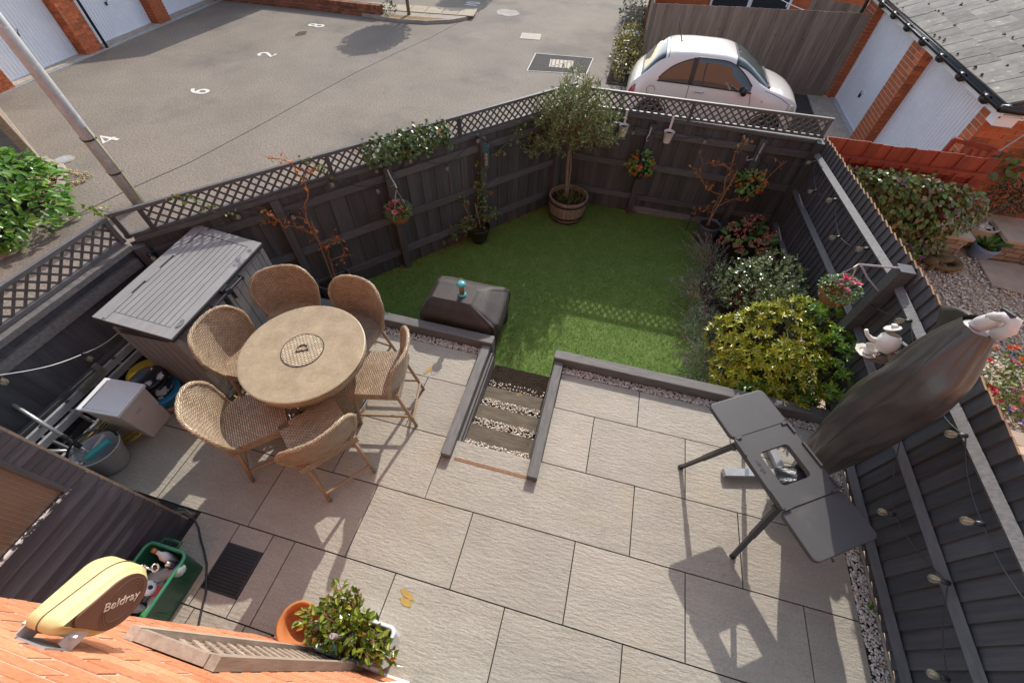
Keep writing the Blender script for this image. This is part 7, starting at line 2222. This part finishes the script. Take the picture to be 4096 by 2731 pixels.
# lettering runs along the drum, read from the camera side (+x)
dirv = Vector((0, CY - -1.186, CZ - 2.548)).normalized() * -1
e1 = Vector((0, .50, -.866)).normalized(); e3 = Vector((1, 0, 0)); e2 = e3.cross(e1)
tm = Matrix((( e1.x, e2.x, e3.x, .3675), (e1.y, e2.y, e3.y, CY + .002), (e1.z, e2.z, e3.z, CZ), (0, 0, 0, 1)))
text_mesh('lettering', 'Beldray', .032, tm, MAT('pale_print', (.62, .52, .42)), rl, .0008)
MB().tube([(.315, y, z) for y, z in teardrop(.0012)], .0016, 4, closed=True).build('casing_seam', brown_pl, rl)
mb = MB(); mb.beam((.275, -1.175, 2.50), (.275, -1.217, 2.51), .004, .05); mb.beam((.355, -1.17, 2.45), (.355, -1.217, 2.47), .004, .05); mb.box((.315, -1.217, 2.49), (.09, .004, .07)); mb.tube([(.26, -1.19, 2.52), (.37, -1.19, 2.47)], .006, 6)
mb.build('bracket', grey_steel, rl)
ch_ = MB()
for i in range(4):
    q = Vector((.315, -1.03 + i * .006, 2.372 - i * .022))
    R = Matrix.Rotation(PI / 2 * (i % 2), 3, 'Z') @ Matrix.Rotation(.3, 3, 'Y')
    ch_.tube([q + R @ Vector((.009 * math.cos(a), 0, .016 * math.sin(a))) for a in np.linspace(0, 2 * PI, 14)[:-1]], .003, 5, closed=True)
ch_.build('chain', chrome, rl, True)

# ------------------------------------------------------------------ second feeder, weeds, fallen leaves
ff = thing('bird_feeder', 'teal wire feeder of fat balls on the left fence post above the rose', 'bird feeder', fp(1.72, .8, .14))
q = fp(1.68, .78, .15)
for i in range(4): MB().lathe([(.001, -.028), (.02, -.02), (.028, 0), (.02, .02), (.001, .028)], (q.x, q.y, q.z + .03 + i * .045), 12, cap=False).build('fat_ball', MAT('fat_ball_mix', (.42, .26, .17), (.3, .17, .11), .8, .2, 60), ff, True)
mb = MB()
for i in range(7): mb.tube([(q.x + .036 * math.cos(a), q.y + .036 * math.sin(a), q.z + i * .05) for a in np.linspace(0, 2 * PI, 16)[:-1]], .003, 4, closed=True)
for a in (0, 1.6, 3.1, 4.7): mb.tube([(q.x + .036 * math.cos(a), q.y + .036 * math.sin(a), q.z), (q.x + .036 * math.cos(a), q.y + .036 * math.sin(a), q.z + .30)], .0025, 4)
mb.tube([q + Vector((0, 0, .30)), q + Vector((0, 0, .38)), fp(1.68, 1.15, .10)], .003, 4)
mb.build('cage', MAT('teal_wire', (.05, .22, .22)), ff)

n = 90
s1 = rng.uniform(.4, 3.4, n); P = np.array([fp(a, LAWN_Z + .022, abs(b)) for a, b in zip(s1, rng.normal(.05, .06, n))])
P2 = np.stack([rng.uniform(1.1, 3.0, 30), 5.52 - np.abs(rng.normal(0, .06, 30)), np.full(30, LAWN_Z + .022)], 1)
P3 = np.stack([rng.uniform(-.5, 3.1, 40), rng.uniform(2.2, 5.4, 40), np.full(40, LAWN_Z + .025)], 1)
P4 = np.stack([rng.uniform(1.4, 4.1, 26), rng.uniform(1.66, 1.74, 26), np.full(26, .012)], 1); P5 = np.stack([rng.uniform(4.04, 4.16, 24), rng.uniform(-1, 1.6, 24), np.full(24, .014)], 1)
P = np.concatenate([P, P2, P3, P4, P5]); S = np.concatenate([rng.uniform(.025, .055, n + 30), rng.uniform(.012, .025, 40), rng.uniform(.015, .03, 50)])
T = rn(len(P)); T[:, 2] *= .25
tag(foliage('fallen_leaves', None, P, T, np.array([0, 0, 1.]) + rn(len(P), .3), S, .6, LEAF('fallen_leaf', [(0, (.42, .14, .03)), (.5, (.33, .10, .03)), (1, (.24, .15, .06))], .7, .2, .15)), kind='stuff')
wd = thing('weed', 'small green weed growing from the gravel strip at the foot of the right fence', 'weed', (4.13, .12, 0))
P = np.array([(4.13, .12, .01)] * 16) + rn(16, .012); T = rn(16); T[:, 2] = abs(T[:, 2])
foliage('leaves', wd, P, T, np.array([0, 0, 1.]) + rn(16, .3), rng.uniform(.03, .05, 16), .5, chd)
ol_ = MAT('ochre_stain', (.36, .22, .05), (.42, .27, .08), .7, .2, 20)
for i, (x, y, l, w, a) in enumerate([(.60, -.72, .075, .024, -.3), (.61, -.77, .06, .026, -.2), (-.03, 1.30, .07, .02, 1.1)]):
    pts_ = [(x + l * math.cos(t) * math.cos(a) * random.uniform(.7, 1.1) - w * math.sin(t) * math.sin(a), y + l * math.cos(t) * math.sin(a) + w * math.sin(t) * math.cos(a) * random.uniform(.7, 1.1)) for t in np.linspace(0, 2 * PI, 15)[:-1]]
    tag(MB().add([(u, v, .0035 + i * .0002) for u, v in pts_], [tuple(range(14))]).build('stain', ol_), ['ochre stain on the slab nearest the joint at the bottom', 'smaller ochre stain beside the first on the bottom slab', 'ochre smear on the slab in front of the barbecue'][i], 'stain')
